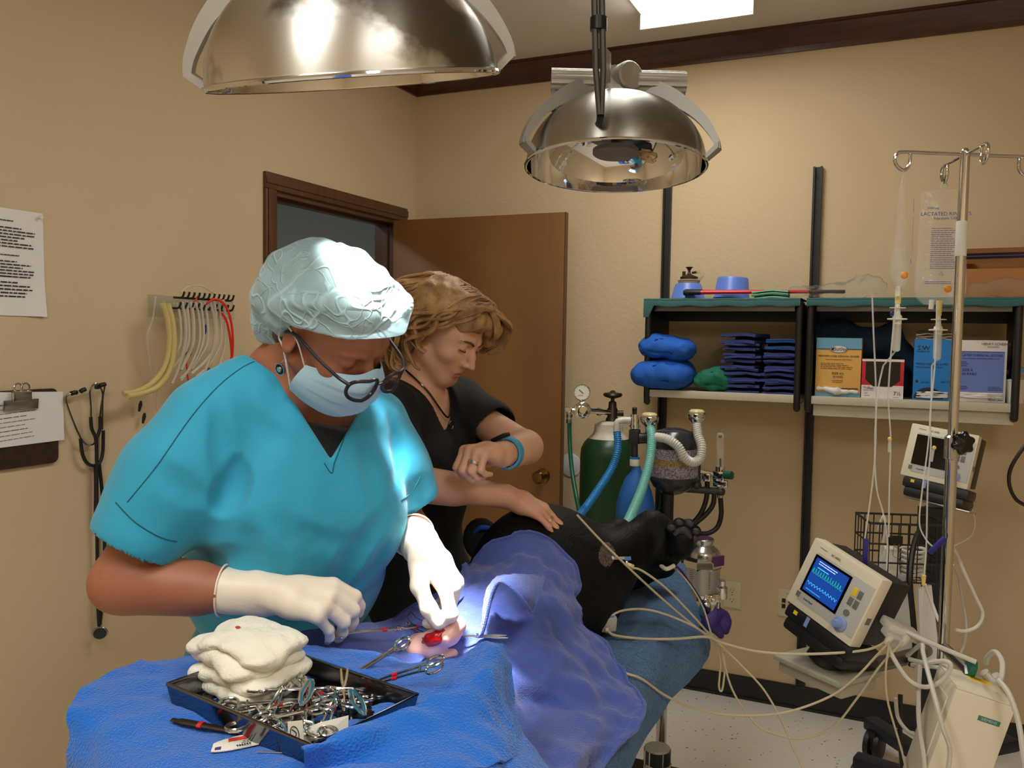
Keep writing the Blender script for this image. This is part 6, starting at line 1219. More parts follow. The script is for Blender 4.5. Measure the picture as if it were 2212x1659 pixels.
def drip_set(bo, pts, label, blue=False):
    t_ = thing('drip_set', label, 'drip set', bo-Z*.2); c = bo-Z*.03
    MB().cyl(c+Z*.004, c-Z*.012, .0045, .006).lathe([(.0, 0), (.018, -.001), (.018, -.003), (0, -.004)], c-Z*.006).lathe([(.006, 0), (.007, -.012), (.0105, -.016), (.0105, -.02), (.022, -.021), (.022, -.024), (.010, -.025), (.0098, -.036), (0, -.036)], c-Z*.012).build('spike', 'iv_white', t_)
    if blue: MB().ell(c-Z*.022-RT*.012, .006).build('vent_cap', 'clamp_blue', t_)
    MB().lathe([(.0100, 0), (.0098, -.04), (.0092, -.062), (.005, -.066), (0, -.066)], c-Z*.046).build('drip_chamber', 'iv_tube', t_)
    e = c-Z*.112
    for p_ in pts:
        q_ = [e]+[P(*a) for a in p_] if p_[0][2] < 0 else [P(*a) for a in p_]
        MB().tube(cr(q_, 8), .0020, 7).build('tubing', 'iv_tube', t_)
    return t_, e
t_, e = drip_set(bo1, [[(1908, 790, 2.09), (1896, 850, 2.08), (1890, 950, 2.06), (1893, 1050, 2.05), (1908, 1110, 2.04), (1917, 1170, 2.04), (1915, 1230, 2.03)], [(1884, 640, 2.0), (1887, 720, 2.0), (1892, 850, 2.02), (1889, 1000, 2.05), (1868, 1165, 2.04)], [(1936, 650, 2.02), (1925, 760, 2.03), (1919, 860, 2.04), (1924, 950, 2.05), (1921, 1060, 2.05), (1920, 1160, 2.04)]], 'drip set with clear tubing below the edge on infusion bag', True)
MB().tube([e+Z*.002, P(1908, 790, 2.09)], .002, 7).build('tubing', 'iv_tube', t_)
for a, b in ((1922, 948),): c = P(a, b, 2.05); MB().ell(c, .005).build('injection_port', 'port_yellow', t_); MB().cyl(c-Z*.004, c-Z*.032, .0036).build('connector', 'iv_tube', t_)
MB().box(P(1870, 1190, 2.04), (.011, .011, .06), None, .002).build('roller_clamp', 'clamp_blue', t_)
t_, e = drip_set(bo2, [[(2013, 790, 2.2), (2011, 880, 2.15), (2005, 960, 2.1), (1992, 1060, 2.08), (1986, 1130, 2.07), (2000, 1165, 2.06), (2014, 1180, 2.05)], [(2024, 655, 2.15), (2020, 780, 2.12), (2009, 900, 2.10), (2011, 960, 2.09), (2004, 1050, 2.08), (2001, 1180, 2.07), (1996, 1245, 2.06), (1990, 1320, 2.05)]], 'drip set with clear tubing below the lactated infusion bag')
MB().tube([e+Z*.002, P(2013, 790, 2.2)], .002, 7).build('tubing', 'iv_tube', t_)
c = P(2018, 967, 2.09); MB().ell(c, .005).build('injection_port', 'port_yellow', t_); MB().cyl(c-Z*.004-RT*.002, c-Z*.034-RT*.006, .0036).build('connector', 'iv_tube', t_)
c = P(1995, 1255, 2.05); MB().cyl(c+Z*.014, c-Z*.010, .0055, .004).build('luer', 'port_yellow', t_)
MB().box(P(2024, 1178, 2.06), (.011, .011, .052), frame(x=nz(wv(.7, -.7, 0)), z=nz(wv(.7, .7, 0))), .002).build('roller_clamp', 'clamp_blue', t_)
# ---------------------------------------------------------------- monitor cart
mat('monitor_cream', S(226, 218, 196), .45); mat('monitor_grey', S(190, 190, 186), .5); mat('monitor_black', S(24, 24, 26), .45); mat('screen_off', S(8, 8, 8), .12); mat('knob_blue', S(130, 152, 206), .4); mat('button_grey', S(112, 112, 108), .5); mat('button_yellow', S(236, 206, 40), .5); mat('cart_navy', S(22, 24, 42), .5); mat('sign_green', S(70, 120, 112), .5); mat('sign_pale', S(170, 205, 196), .5); mat('plug_green', S(20, 104, 80), .5); mat('label_yellow', S(244, 206, 30), .5); mat('wire_black', S(26, 22, 20), .4); mat('arm_beige', S(172, 166, 150), .45)
mat('screen_on', S(14, 44, 120), .2, emit=1.0, ecol=S(24, 62, 140)); mat('trace_green', S(20, 130, 110), .4, emit=1.2, ecol=S(20, 150, 120)); mat('trace_cyan', S(60, 170, 210), .4, emit=1.2, ecol=S(60, 170, 210)); mat('trace_white', S(190, 210, 240), .4, emit=1.2, ecol=S(180, 200, 240))
def monitor(label, c, R, k, on):
    """R columns: right, up, outward; c = centre of the front face; k = scale"""
    R = np.array(R); t_ = thing('patient_monitor', label, 'patient monitor', c-R[:, 1]*.09*k-R[:, 2]*.06*k); q_ = lambda x, y, z: np.array(c)+k*(R@np.array([x, y, z])); sz = lambda *a: [k*b_ for b_ in a]
    W_, H_ = .215, .185
    MB().box(q_(0, 0, -.022), sz(W_, H_, .044), R, .005*k).build('front_housing', 'monitor_cream', t_); MB().box(q_(.002, .002, -.086), sz(W_*.96, H_*.93, .086), R, .004*k).build('back_housing', 'monitor_black', t_)
    MB().box(q_(.012, -.004, .0006), sz(W_*.84, H_*.74, .002), R, .001*k).build('face_panel', 'monitor_grey', t_)
    sc = MB().box(q_(-.022, .006, .0022), sz(.118, .104, .0015), R).build('screen', 'screen_off', t_, 0)
    if on:
        MB().box(q_(-.022, .006, .0032), sz(.104, .092, .0005), R).build('display', 'screen_on', sc, 0)
        rg_ = random.Random(3); tr_ = [q_(-.070+.096*i/80, .012+.016*max(0, math.sin(i*.95))**3, .0038) for i in range(81)]; MB().tube(tr_, .0007*k, 4).build('green_trace', 'trace_green', sc)
        tr_ = [q_(-.070+.096*i/80, -.016+.003*math.sin(i*.8)+.002*math.sin(i*1.7), .0038) for i in range(81)]; MB().tube(tr_, .0006*k, 4).build('cyan_trace', 'trace_cyan', sc)
        lines(R, q_(-.062, .049, .0036), .06*k, .012*k, 2, 'trace_white', sc, seed=4); lines(R, q_(-.06, .034, .0036), .05*k, .008*k, 1, 'trace_cyan', sc, seed=6); lines(R, q_(-.066, -.030, .0036), .05*k, .005*k, 1, 'trace_cyan', sc, seed=7)
    for i, (x, y, m_) in enumerate(((.058, .030, 'button_yellow'), (.075, .030, 'button_grey'), (.058, .004, 'button_grey'), (.075, .004, 'button_grey'))): MB().box(q_(x, y, .0024), sz(.013, .021, .002), R, .001*k).build('button', m_, t_)
    MB().lathe([(.0085*k, 0), (.0085*k, .002*k), (0, .002*k)], q_(.062, -.026, .0012), R[:, 2], 24).build('round_button', 'button_grey', t_)
    MB().lathe([(.019*k, 0), (.019*k, .004*k), (.016*k, .007*k), (.0105*k, .008*k), (.0098*k, .024*k), (.008*k, .027*k), (0, .027*k)], q_(.060, -.058, .0012), R[:, 2], 28).build('dial', 'knob_blue', t_)
    text('SC 6002', .0085*k, R, q_(-.028, .076, .0006), 'button_grey', t_); lines(R, q_(-.08, .080, .0006), .035*k, .005*k, 1, 'button_grey', t_, seed=2); text('Touch Panel', .006*k, R, q_(-.046, -.060, .0024), 'ink', t_); MB().box(q_(-.080, -.058, .0018), sz(.012, .014, .001), R).build('badge', 'button_grey', t_, 0)
    if on:
        for x in (-.072, -.066): MB().ell(q_(x, -.050, .002), .0014*k).build('indicator', 'button_yellow', t_)
    MB().box(q_(.1078, -.02, -.022), sz(.001, .018, .018), R).build('side_label', 'button_grey', t_, 0); MB().box(q_(.1036, .028, -.078), sz(.002, .022, .007), R, .001*k).build('slot_label', 'label_white', t_, 0)
    RS = np.stack([-R[:, 2], R[:, 1], R[:, 0]], 1); text('Memory Card', .006*k, RS, q_(.1036, .044, -.092), 'button_grey', t_); MB().lathe([(.006*k, 0), (.006*k, .0015*k), (0, .0015*k)], q_(.103, -.052, -.092), R[:, 0], 16).build('jack', 'screen_off', t_)
    d_ = MB(); d_.box(q_(.01, -.110, -.060), sz(W_*.98, .036, .125), R, .010*k); d_.box(q_(.01, -.142, -.080), sz(W_*.9, .034, .16), R, .012*k); d_.build('docking_base', 'monitor_black', t_)
    MB().box(q_(-.062, -.104, .0035), sz(.012, .010, .001), R).build('warning_label', 'button_yellow', t_, 0); MB().box(q_(-.022, -.106, .0035), sz(.010, .026, .002), R).build('lock_tab', 'knob_blue', t_, 0)
    return t_, q_
r1 = nz(wv(.46, -.33, .82)); u1 = nz(wv(.335, .92, .12)); u1 = nz(u1-r1*(u1@r1)); R1 = np.stack([r1, u1, np.cross(r1, u1)], 1)
m1, q1 = monitor('lit patient monitor with green waveform on its blue screen', P(1797, 1275, 2.02), R1, .94, True)
r2 = nz(wv(.74, -.17, .65)); u2 = nz(wv(.36, .90, .1)); u2 = nz(u2-r2*(u2@r2)); R2 = np.stack([r2, u2, np.cross(r2, u2)], 1)
m2, q2m = monitor('dark patient monitor mounted higher up, behind the infusion pole', P(2028, 984, 2.74), R2, .94, False)
t = thing('monitor_cart', 'rolling monitor stand with navy base arms and arm brackets', 'cart', (2.36, -.72, 0)); cx_, cy2 = 2.362, -.66
MB().box2((cx_-.03, cy2-.03, .08), (cx_+.03, cy2+.03, 1.02), .006).build('column', 'cart_navy', t)
hA = np.array([cx_, cy2, 1.0]); MB().tube(cr([hA, hA+Z*.03, q2m(.02, -.17, -.09)], 5), [.022]*11, 12).lathe([(.03, 0), (.034, .012), (.024, .03), (0, .03)], q2m(.02, -.19, -.09), R2[:, 1], 24).build('swivel', 'arm_beige', t)
MB().box(q2m(.02, -.163, -.07), (.20, .006, .10), R2, .001).build('mount_plate', 'steel', t)
pl = q1(.02, -.19, -.085); MB().tube(cr([np.array([cx_, cy2-.03, .66]), np.array([cx_-.02, cy2-.35, .66]), pl-Z*.03], 6), .020, 12).build('extension_arm', 'steel_dull', t)
MB().box(pl-Z*.008, (.20, .15, .012), frame(x=nz(r1*[1, 1, 0]), z=Z), .003).box(pl-Z*.03+r1*0, (.19, .12, .03), frame(x=nz(r1*[1, 1, 0]), z=Z), .004).build('tray_plate', 'arm_beige', t)
MB().cyl(pl, pl+R1[:, 1]*.03, .05, .045).build('turntable', 'black_plastic', t)
for a, b in ((P(1848, 1600, 2.95), P(2010, 1600, 2.80)), (P(1880, 1530, 3.25), P(2010, 1560, 2.95)), (P(2010, 1600, 2.8), P(2210, 1640, 2.75)), (P(2000, 1560, 2.95), P(2190, 1560, 3.1))):
    d_ = nz(b-a); a = a*[1, 1, 0]+Z*.115; b = b*[1, 1, 0]+Z*.115; MB().box((a+b)/2, (np.linalg.norm(b-a), .06, .045), frame(x=nz(b-a), z=Z), .008).build('base_arm', 'cart_navy', t)
for a in (P(1862, 1640, 2.95), P(1890, 1565, 3.2), P(2215, 1660, 2.75)):
    c = a*[1, 1, 0]+Z*.052; ax_ = nz(wv(.75, 0, .65)*[1, 1, 0]); w_ = MB()
    for s_ in (-1, 1): w_.lathe([(.0, -.012), (.046, -.012), (.052, -.008), (.052, .008), (.046, .012), (0, .012)], c+ax_*s_*.017, ax_, 28)
    w_.box(c+Z*.02, (.07, .03, .07), frame(x=nz(np.cross(ax_, Z)), z=Z), .01).build('caster', 'rubber_black', t)
# wire basket with leads
bk = thing('wire_basket', 'black wire basket on the cart holding white modules and coiled leads', 'basket', P(1960, 1265, 2.55)); bw = MB(); B0 = P(1880, 1130, 2.50); ex = nz(wv(1, 0, .12)*[1, 1, 0]); ey_ = nz(np.cross(Z, ex)); bw_, bd_, bh_ = .215, .15, .20
BP = lambda x, y, z: B0+ex*x+ey_*y-Z*z
for z_ in (0, .06, .115, .17): bw.tube([BP(0, 0, z_), BP(bw_, 0, z_), BP(bw_, bd_, z_), BP(0, bd_, z_), BP(0, 0, z_)], .0028 if z_ else .0036, 6, False)
for i in range(9): x = bw_*i/8; bw.tube([BP(x, 0, 0), BP(x, 0, .17), BP(x, bd_, .17), BP(x, bd_, 0)], .0019, 5)
for i in range(6): y = bd_*i/5; bw.tube([BP(0, y, 0), BP(0, y, .17), BP(bw_, y, .17), BP(bw_, y, 0)], .0019, 5)
tag(bw.build('wire_mesh', 'wire_black', bk), kind='stuff'); MB().box2((cx_-.05, cy2-.05, B0[2]-.17), (cx_+.05, cy2-.03, B0[2])).build('bracket', 'black_plastic', bk)
c = BP(.075, .06, .125); o = MB().box(c, (.052, .06, .085), frame(x=ex, z=Z), .004, taper=(.65, .8)).build('module', 'iv_white'); tag(o, 'white plastic module standing inside the wire basket', 'module'); o = MB().box(BP(.085, .045, .165), (.075, .06, .022), frame(x=ex, z=Z), .003).build('module', 'monitor_grey'); tag(o, 'low grey module lying at the bottom of the wire basket', 'module')
o = MB().box(BP(.072, -.004, .045), (.036, .010, .024), frame(x=ex, z=Z), .002).build('binder_clip', 'black_plastic'); tag(o, 'black binder clip on the front wire of the basket', 'clip'); tag(MB().tube(cr([BP(.066, -.012, .055), BP(.062, -.014, .085), BP(.070, -.015, .095), BP(.080, -.014, .088), BP(.078, -.012, .055)], 5), .001, 5).build('clip_wire', 'steel'), 'steel wire loop of the binder clip on the basket', 'clip wire')
lc_ = thing('coiled_lead', 'grey lead coiled up inside the wire basket', 'cable', BP(.14, .06, .17))
for i in range(6): z_ = .085+.014*i; MB().tube(cr([BP(.105, .04, z_), BP(.125, .025, z_+.003), BP(.165, .03, z_-.004*i*.3), BP(.175, .07, z_), BP(.14, .09, z_), BP(.108, .07, z_+.004)], 5, True), .005, 7, False).build('turn', 'cable_grey', lc_)
tag(MB().tube(cr([BP(.045, .04, .1), BP(.052, .03, .02), BP(.045, .03, -.015), BP(.038, .05, .03)], 6), .0045, 8).build('white_lead', 'iv_white'), 'white lead looping up over the basket front', 'cable')
# papers hanging below the basket
pp = [P(1980, 1270, 2.50), P(2008, 1262, 2.50), P(2026, 1420, 2.49), P(1985, 1425, 2.50)]; o = MB().prism(pp, -FW*.012).build('white_folder', 'box_white'); tag(o, 'white folder hanging upright below the wire basket', 'folder')
pp = [P(1930, 1290, 2.58), P(1975, 1275, 2.58), P(1978, 1420, 2.56), P(1925, 1400, 2.56)]; o = MB().prism(pp, FW*.01).build('white_folder', 'label_white'); tag(o, 'paler folder behind, left of the white folder below the basket', 'folder')
# connector block behind the lit monitor
t = thing('connector_block', 'grey connector block with plugs behind the lit monitor', 'connector block', P(1945, 1370, 1.95)); rc = frame(x=nz(wv(.85, -.45, -.1)), z=nz(wv(.4, .85, .2))); MB().box(P(1946, 1360, 1.955), (.085, .05, .022), rc, .007).build('housing', 'cable_grey', t); MB().box(P(1928, 1372, 1.93), (.045, .03, .014), rc, .004).build('plug_plate', 'monitor_grey', t)
for a, b in ((1922, 1380), (1952, 1386)): MB().tube([P(a+6, b-8, 1.93), P(a-2, b+3, 1.915), P(a-8, b+9, 1.905)], [.009, .008, .004], 10).build('plug', 'cable_grey', t)
# siemens power supply clamped to the pole
u3 = nz(wv(.26, .95, .12)); r3 = nz(wv(.98, -.19, .18)); r3 = nz(r3-u3*(r3@u3)); R3 = np.stack([r3, u3, np.cross(r3, u3)], 1); C3 = P(2130, 1508, 1.80); t = thing('power_supply', 'tall cream power supply box at the lower right, leaning on the pole', 'power supply', C3-u3*.34-R3[:, 2]*.05)
L3 = lambda x, y, z: C3+R3@np.array([x, y, z])
MB().box(L3(0, -.17, -.065), (.122, .34, .13), R3, .006).build('casing', 'monitor_cream', t); MB().box(L3(0, .001, -.065), (.118, .003, .126), R3, .001).build('lid_seam', 'monitor_cream', t); MB().box(L3(-.063, -.16, -.065), (.004, .26, .09), R3, .002).build('side_ridge', 'monitor_cream', t)
MB().box(L3(.020, -.045, .0005), (.044, .0105, .0015), R3).build('name_plate', 'sign_green', t, 0); text('SIEMENS', .0085, R3, L3(.020, -.045, .0014), 'sign_pale', t)
RT3 = np.stack([r3, -R3[:, 2], u3], 1); MB().box(L3(.018, .003, -.098), (.046, .001, .022), R3).build('warning_label', 'label_yellow', t, 0); lines(RT3, L3(0, .0036, -.108)+r3*0, .03, .014, 3, 'ink', t, seed=3)
MB().tube([L3(.0, .0, -.11), L3(0, .01, -.125), np.array([px_, py_, L3(0, 0, 0)[2]])], .012, 8).build('pole_clamp', 'steel_dull', t)
c = L3(.018, .018, -.12); MB().lathe([(.0, 0), (.020, 0), (.022, .006), (.020, .014), (0, .014)], c-r3*.01, -r3, 24).build('green_plug', 'plug_green', t)
for k_, dx in enumerate((.012, .034)): MB().tube([c+r3*dx, c+r3*(dx+.012)-u3*.008, c+r3*(dx+.02)-u3*.018], [.011, .009, .005], 10).build('plug', 'cable_grey', t)
cable('power_cable', [(1935, 1352, 1.95), (1985, 1378, 1.92), (2050, 1406, 1.90), (2108, 1430, 1.88)], .0055, 'cable_grey', 'thick grey cable from the connector block to the green plug')
cable('grey_cable', [(2136, 1460, 1.86), (2150, 1474, 1.80), (2162, 1465, 1.78), (2165, 1430, 1.80), (2150, 1408, 1.84), (2134, 1418, 1.88), (2130, 1432, 1.90)], .0055, 'cable_grey', 'thick grey cable looped up over the power supply box')
cable('grey_cable', [(2158, 1470, 1.78), (2180, 1500, 1.74), (2200, 1560, 1.72), (2212, 1640, 1.70), (2225, 1720, 1.70)], .0055, 'cable_grey', 'thick grey cable running down the right side of the power supply')
cable('grey_cable', [(1960, 1416, 1.98), (1990, 1392, 1.92), (1994, 1410, 1.90), (2004, 1450, 1.84), (2020, 1510, 1.78), (2036, 1570, 1.76), (2052, 1620, 1.77), (2045, 1680, 1.78)], .0050, 'cable_grey', 'grey cable crossing the left side of the power supply box')
cable('grey_cable', [(1915, 1390, 1.92), (1935, 1430, 1.90), (1965, 1470, 1.88), (2000, 1484, 1.86), (2035, 1470, 1.84), (2054, 1440, 1.83), (2040, 1428, 1.84), (2000, 1432, 1.88), (1965, 1424, 1.93)], .0050, 'cable_grey', 'grey cable sagging in a big loop left of the power supply')
cable('grey_cable', [(1988, 1430, 1.90), (1984, 1500, 1.88), (1986, 1570, 1.86), (1996, 1640, 1.84), (1998, 1720, 1.84)], .0050, 'cable_grey', 'grey cable hanging straight down left of the power supply')
cable('grey_cable', [(1935, 1508, 2.5), (1940, 1550, 2.5), (1962, 1580, 2.45), (1990, 1592, 2.40), (2020, 1600, 2.4)], .0055, 'cable_grey', 'grey cable curving down in front of the navy base arm')
cable('grey_cable', [(1975, 1450, 1.97), (1990, 1432, 1.95), (2025, 1428, 1.93), (2048, 1442, 1.92), (2010, 1440, 1.95), (1968, 1436, 1.98)], .0048, 'cable_grey', 'small grey cable coil behind the power supply top')
cable('black_cord', [(2000, 1140, 2.42), (1982, 1155, 2.40), (1970, 1200, 2.38), (1966, 1260, 2.36), (1972, 1330, 2.35), (1977, 1400, 2.34), (1968, 1440, 2.34)], .008, 'cable_black', 'thick black cord arching in front of the wire basket')
cable('black_cord', [(1945, 1500, 2.62), (1944, 1590, 2.60), (1948, 1650, 2.6), (1950, 1720, 2.6)], .007, 'cable_black', 'black cord dropping past the navy base arm'); cable('black_cord', [(1955, 1662, 2.55), (1972, 1638, 2.5), (1990, 1626, 2.45), (2030, 1618, 2.4)], .008, 'cable_black', 'black cord curling towards the power supply near the floor')
cable('white_cable', [(2056, 1180, 2.3), (2068, 1200, 2.48), (2085, 1240, 2.5), (2108, 1290, 2.5), (2123, 1325, 2.5), (2112, 1352, 2.5), (2085, 1363, 2.5), (2064, 1360, 2.5)], .0050, 'iv_white', 'white cable looping out to the right of the pole'); cable('grey_cable', [(2058, 1220, 2.3), (2070, 1245, 2.55), (2078, 1290, 2.6), (2087, 1340, 2.6), (2084, 1390, 2.6), (2066, 1425, 2.6)], .0035, 'cable_grey', 'thin grey cable hanging just right of the pole'); cable('grey_cable', [(2100, 1100, 2.72), (2106, 1130, 2.72), (2100, 1155, 2.7), (2082, 1170, 2.6), (2060, 1180, 2.3)], .002, 'cable_grey', 'thin wire curving from the dark monitor bracket to the pole')
cable('grey_cable', [(1998, 1262, 2.30), (2012, 1300, 2.30), (2028, 1340, 2.28), (2042, 1352, 2.26)], .0045, 'iv_white', 'white cable slanting from the folder to the pole')
# ---------------------------------------------------------------- anaesthesia machine, oxygen cylinder
mat('gas_green', S(14, 58, 30), .35, bump=(8, .2, 3)); mat('gas_white', S(196, 190, 176), .45, var=(18, S(110, 70, 40), .5, .72)); mat('bronze_dark', S(64, 54, 46), .38, .8); mat('machine_grey', S(66, 66, 68), .4, .6); mat('hose_blue', S(30, 130, 200), .35); mat('hose_teal', S(116, 190, 182), .35); mat('hose_white', S(214, 214, 206), .3, alpha=.92); mat('hose_green', S(6, 84, 62), .4); mat('bag_blue', S(34, 104, 186), .55); mat('ivory', S(206, 194, 140), .35); mat('granules', S(176, 168, 180), .9, var=(170, S(110, 100, 118), .4, .6), bump=(170, .8, 2)); mat('granules_spent', S(170, 146, 96), .9, bump=(170, .8, 2), var=(170, S(130, 110, 70), .4, .6)); mat('smoke_dome', S(44, 44, 48), .2); mat('purple', S(84, 40, 92), .5); mat('gauge_face', S(222, 220, 210), .4); mat('label_steel', S(176, 176, 170), .35, .6)
D0 = 2.95; A_ = lambda x, y, d=D0: P(x, y, d)
t = thing('anaesthesia_machine', 'anaesthesia machine on a pole behind the dog', 'anaesthesia machine', A_(1440, 1100)*[1, 1, 0]); pc_ = A_(1441, 1100); pb = pc_*[1, 1, 0]
MB().cyl(pb+Z*.05, pb+Z*(A_(1441, 1150)[2]), .018).cyl(pb+Z*A_(1441, 1150)[2], pb+Z*A_(1441, 1055)[2], .012).build('pole', 'steel', t); MB().cyl(pb+Z*(A_(1441, 1172)[2]), pb+Z*(A_(1441, 1066)[2]), .0225).build('sleeve', 'black_plastic', t)
fb = pb+np.array([.12, -.20, 0]); MB().box(fb+Z*.05, (.50, .42, .035), None, .01).build('base', 'bronze_dark', t)
for sx in (-1, 1):
    for sy in (-1, 1): MB().ell(fb+[sx*.21, sy*.17, .0255], (.022, .022, .0255)).build('caster', 'rubber_black', t)
ca_ = A_(1455, 1000); ax_z = (0, 0, 1); H = lambda y, x=1455: A_(x, y)[2]-ca_[2]; cR_ = .0835
cn_ = MB().lathe([(cR_, H(1030)), (cR_*.985, H(1034)), (cR_*.8, H(1052)), (cR_*.45, H(1064)), (.02, H(1068)), (0, H(1068))][::-1], ca_).build('canister_bowl', 'smoke_dome', t)
MB().lathe([(cR_, H(1030)), (cR_, H(1002))], ca_).build('granules', 'granules', t); MB().lathe([(cR_, H(1002)), (cR_, H(988))], ca_).build('spent_granules', 'granules_spent', t, ); MB().lathe([(cR_, H(988)), (cR_*.99, H(966))], ca_).build('granules', 'granules', t)
MB().lathe([(cR_, H(966)), (cR_*1.02, H(964)), (cR_*.97, H(950)), (cR_*.75, H(932)), (cR_*.4, H(925)), (0, H(924))], ca_).build('canister_dome', 'smoke_dome', t); MB().lathe([(cR_*1.03, H(1034)), (cR_*1.05, H(1031)), (cR_*1.03, H(1027))], ca_).build('clamp_ring', 'machine_grey', t)
text('MOISTURE', .014, frame(x=nz(RT*[1, 1, 0]), y=nz(UP-.6*FW)), ca_+Z*(H(941))-FW*.052, 'hose_blue', t)
def valve(x, y):
    c = A_(x, y); k_ = 1/628
    b_ = MB().lathe([(.010, -.046), (.013, -.040), (.016, -.028), (.030, -.014), (.032, -.004), (.032, .004), (.027, .008), (0, .008)], c).build('valve_body', 'chrome', t); MB().lathe([(.026, .006), (.026, .012), (.020, .018), (0, .020)], c).build('valve_dome', 'ivory', b_)
valve(1403, 903); valve(1505, 896)
MB().tube([A_(1403, 928), A_(1403, 958)], .014, 14).cyl(A_(1380, 952), A_(1420, 950), .011).build('inspiratory_elbow', 'machine_grey', t); MB().tube(cr([A_(1505, 925), A_(1504, 1000), A_(1504, 1046)], 4), .0155, 14).ell(A_(1504, 1048), .018).build('vertical_pipe', 'machine_grey', t)
MB().tube([A_(1466, 1055), A_(1562, 1062)], .0125, 12).ell(A_(1556, 1062), .017).build('cross_bar', 'machine_grey', t); MB().cyl(A_(1371, 1000), A_(1371, 955), .011).box(A_(1371, 943), (.034, .034, .05), None, .004).cyl(A_(1371, 925), A_(1371, 912), .013).build('bag_post', 'machine_grey', t); MB().tube([A_(1371, 945), A_(1403, 944)], .015, 12).build('cross_link', 'machine_grey', t)
pv = MB().cyl(A_(1371, 926), A_(1371, 895), .015, .0135).lathe([(.018, -.003), (.018, .003)], A_(1371, 920)).lathe([(.016, -.002), (.016, .002)], A_(1371, 908)).build('relief_valve', 'chrome', t); MB().cyl(A_(1371, 896), A_(1371, 884), .008).ell(A_(1371, 884), .009).build('knob', 'black_plastic', pv)
MB().tube(cr([A_(1362, 908), A_(1345, 908), A_(1334, 912), A_(1332, 925), A_(1332, 938)], 5), [.011+.0012*(i % 2) for i in range(21)], 12).build('clear_elbow', 'hose_white', t)
fm = MB().cyl(A_(1556, 1010), A_(1556, 942), .0135).ell(A_(1556, 940), (.0135, .0135, .010)).build('flow_tube', 'bag_clear', t); MB().ell(A_(1556, 943), .006).build('float', 'black_plastic', fm); MB().cyl(A_(1556, 1008), A_(1556, 990), .003).build('rod', 'bronze_dark', fm)
MB().cyl(A_(1556, 1008), A_(1556, 1022), .017).box(A_(1552, 1028), (.042, .03, .035), None, .004).cyl(A_(1512, 1018), A_(1545, 1024), .008).box(A_(1526, 1030), (.03, .028, .03), None, .005).box(A_(1556, 1044), (.05, .03, .022), None, .003).cyl(A_(1556, 1045), A_(1556, 1075), .011).build('flow_valve', 'chrome', t); MB().cyl(A_(1565, 1026, 2.92), A_(1581, 1027, 2.90), .014).build('green_knob', 'hose_green', t)
for pts in ([(1528, 1038), (1526, 1075), (1516, 1105), (1498, 1128), (1478, 1138)], [(1543, 1064), (1540, 1090), (1524, 1112), (1498, 1134)], [(1556, 1075), (1558, 1110), (1550, 1138), (1530, 1152), (1508, 1152)]): MB().tube(np.array([A_(a, b) for a, b in cr(pts, 7)]), .0085, 10).build('black_hose', 'rubber_black', t)
# vaporizer hangs on the machine
v0 = A_(1514, 1240, 2.86); hv_ = lambda y: A_(1514, y, 2.86)[2]-v0[2]
vt_ = thing('vaporizer', 'chrome vaporizer with purple top and label behind the table corner', 'vaporizer', v0+Z*hv_(1300)); MB().lathe([(.058, hv_(1278)), (.062, hv_(1274)), (.062, hv_(1226)), (.064, hv_(1222))], v0).build('body', 'label_steel', vt_)
MB().lathe([(.064, hv_(1224)), (.068, hv_(1220)), (.066, hv_(1206)), (.052, hv_(1200))], v0, n=8).build('hex_collar', 'chrome', vt_, 20); MB().lathe([(.054, hv_(1202)), (.054, hv_(1192)), (.048, hv_(1186)), (.030, hv_(1176)), (.029, hv_(1172)), (.033, hv_(1167)), (.033, hv_(1163)), (.029, hv_(1161)), (0, hv_(1161))], v0+wv(.008, 0, 0)).build('dial_top', 'steel', vt_)
MB().lathe([(.027, 0), (.027, .001), (0, .001)], v0+wv(.008, 0, 0)+Z*(hv_(1161)+.0005)).build('purple_disc', 'purple', vt_); MB().box(v0+wv(.047, (1240-1206)/648, .045), (.045, .012, .034), frame(x=nz(wv(.85, 0, -.5)), z=Z), .003).build('purple_label', 'purple', vt_)
RV = frame(x=nz(wv(1, 0, .25)), y=Z); lines(RV, v0+wv(-.048, (1240-1224)/648, .048), .05, .055, 9, 'ink', vt_, seed=5, fill=.5); RV2 = frame(x=nz(wv(.8, 0, -.5)), y=Z); lines(RV2, v0+wv(.012, (1240-1226)/648, .064), .038, .06, 11, 'ink', vt_, seed=8, fill=.5)
MB().lathe([(.059, hv_(1276)), (.055, hv_(1290)), (0, hv_(1290))], v0).box(v0+wv(.022, (1240-1286)/648, .045), (.048, .03, .036), frame(x=RT, z=Z), .004).lathe([(.013, 0), (.013, .004), (.008, .005), (0, .003)], v0+wv(.024, (1240-1286)/648, .062), -FW, 20).build('filler_block', 'chrome', vt_); MB().lathe([(.019, hv_(1290)), (.02, hv_(1286)), (.02, hv_(1266)), (.012, hv_(1262)), (.013, hv_(1252)), (.009, hv_(1249)), (0, hv_(1249))][::-1], v0+wv(.066, 0, .02), n=12).cyl(v0+wv(.05, hv_(1272), .02), v0+wv(.066, hv_(1272), .02), .006).build('filler_cap', 'chrome', vt_)
MB().tube([v0-Z*.01, v0+wv(-.06, 0, -.04), np.array([pb[0], pb[1], v0[2]])], .014, 10).build('mount_bracket', 'machine_grey', vt_)
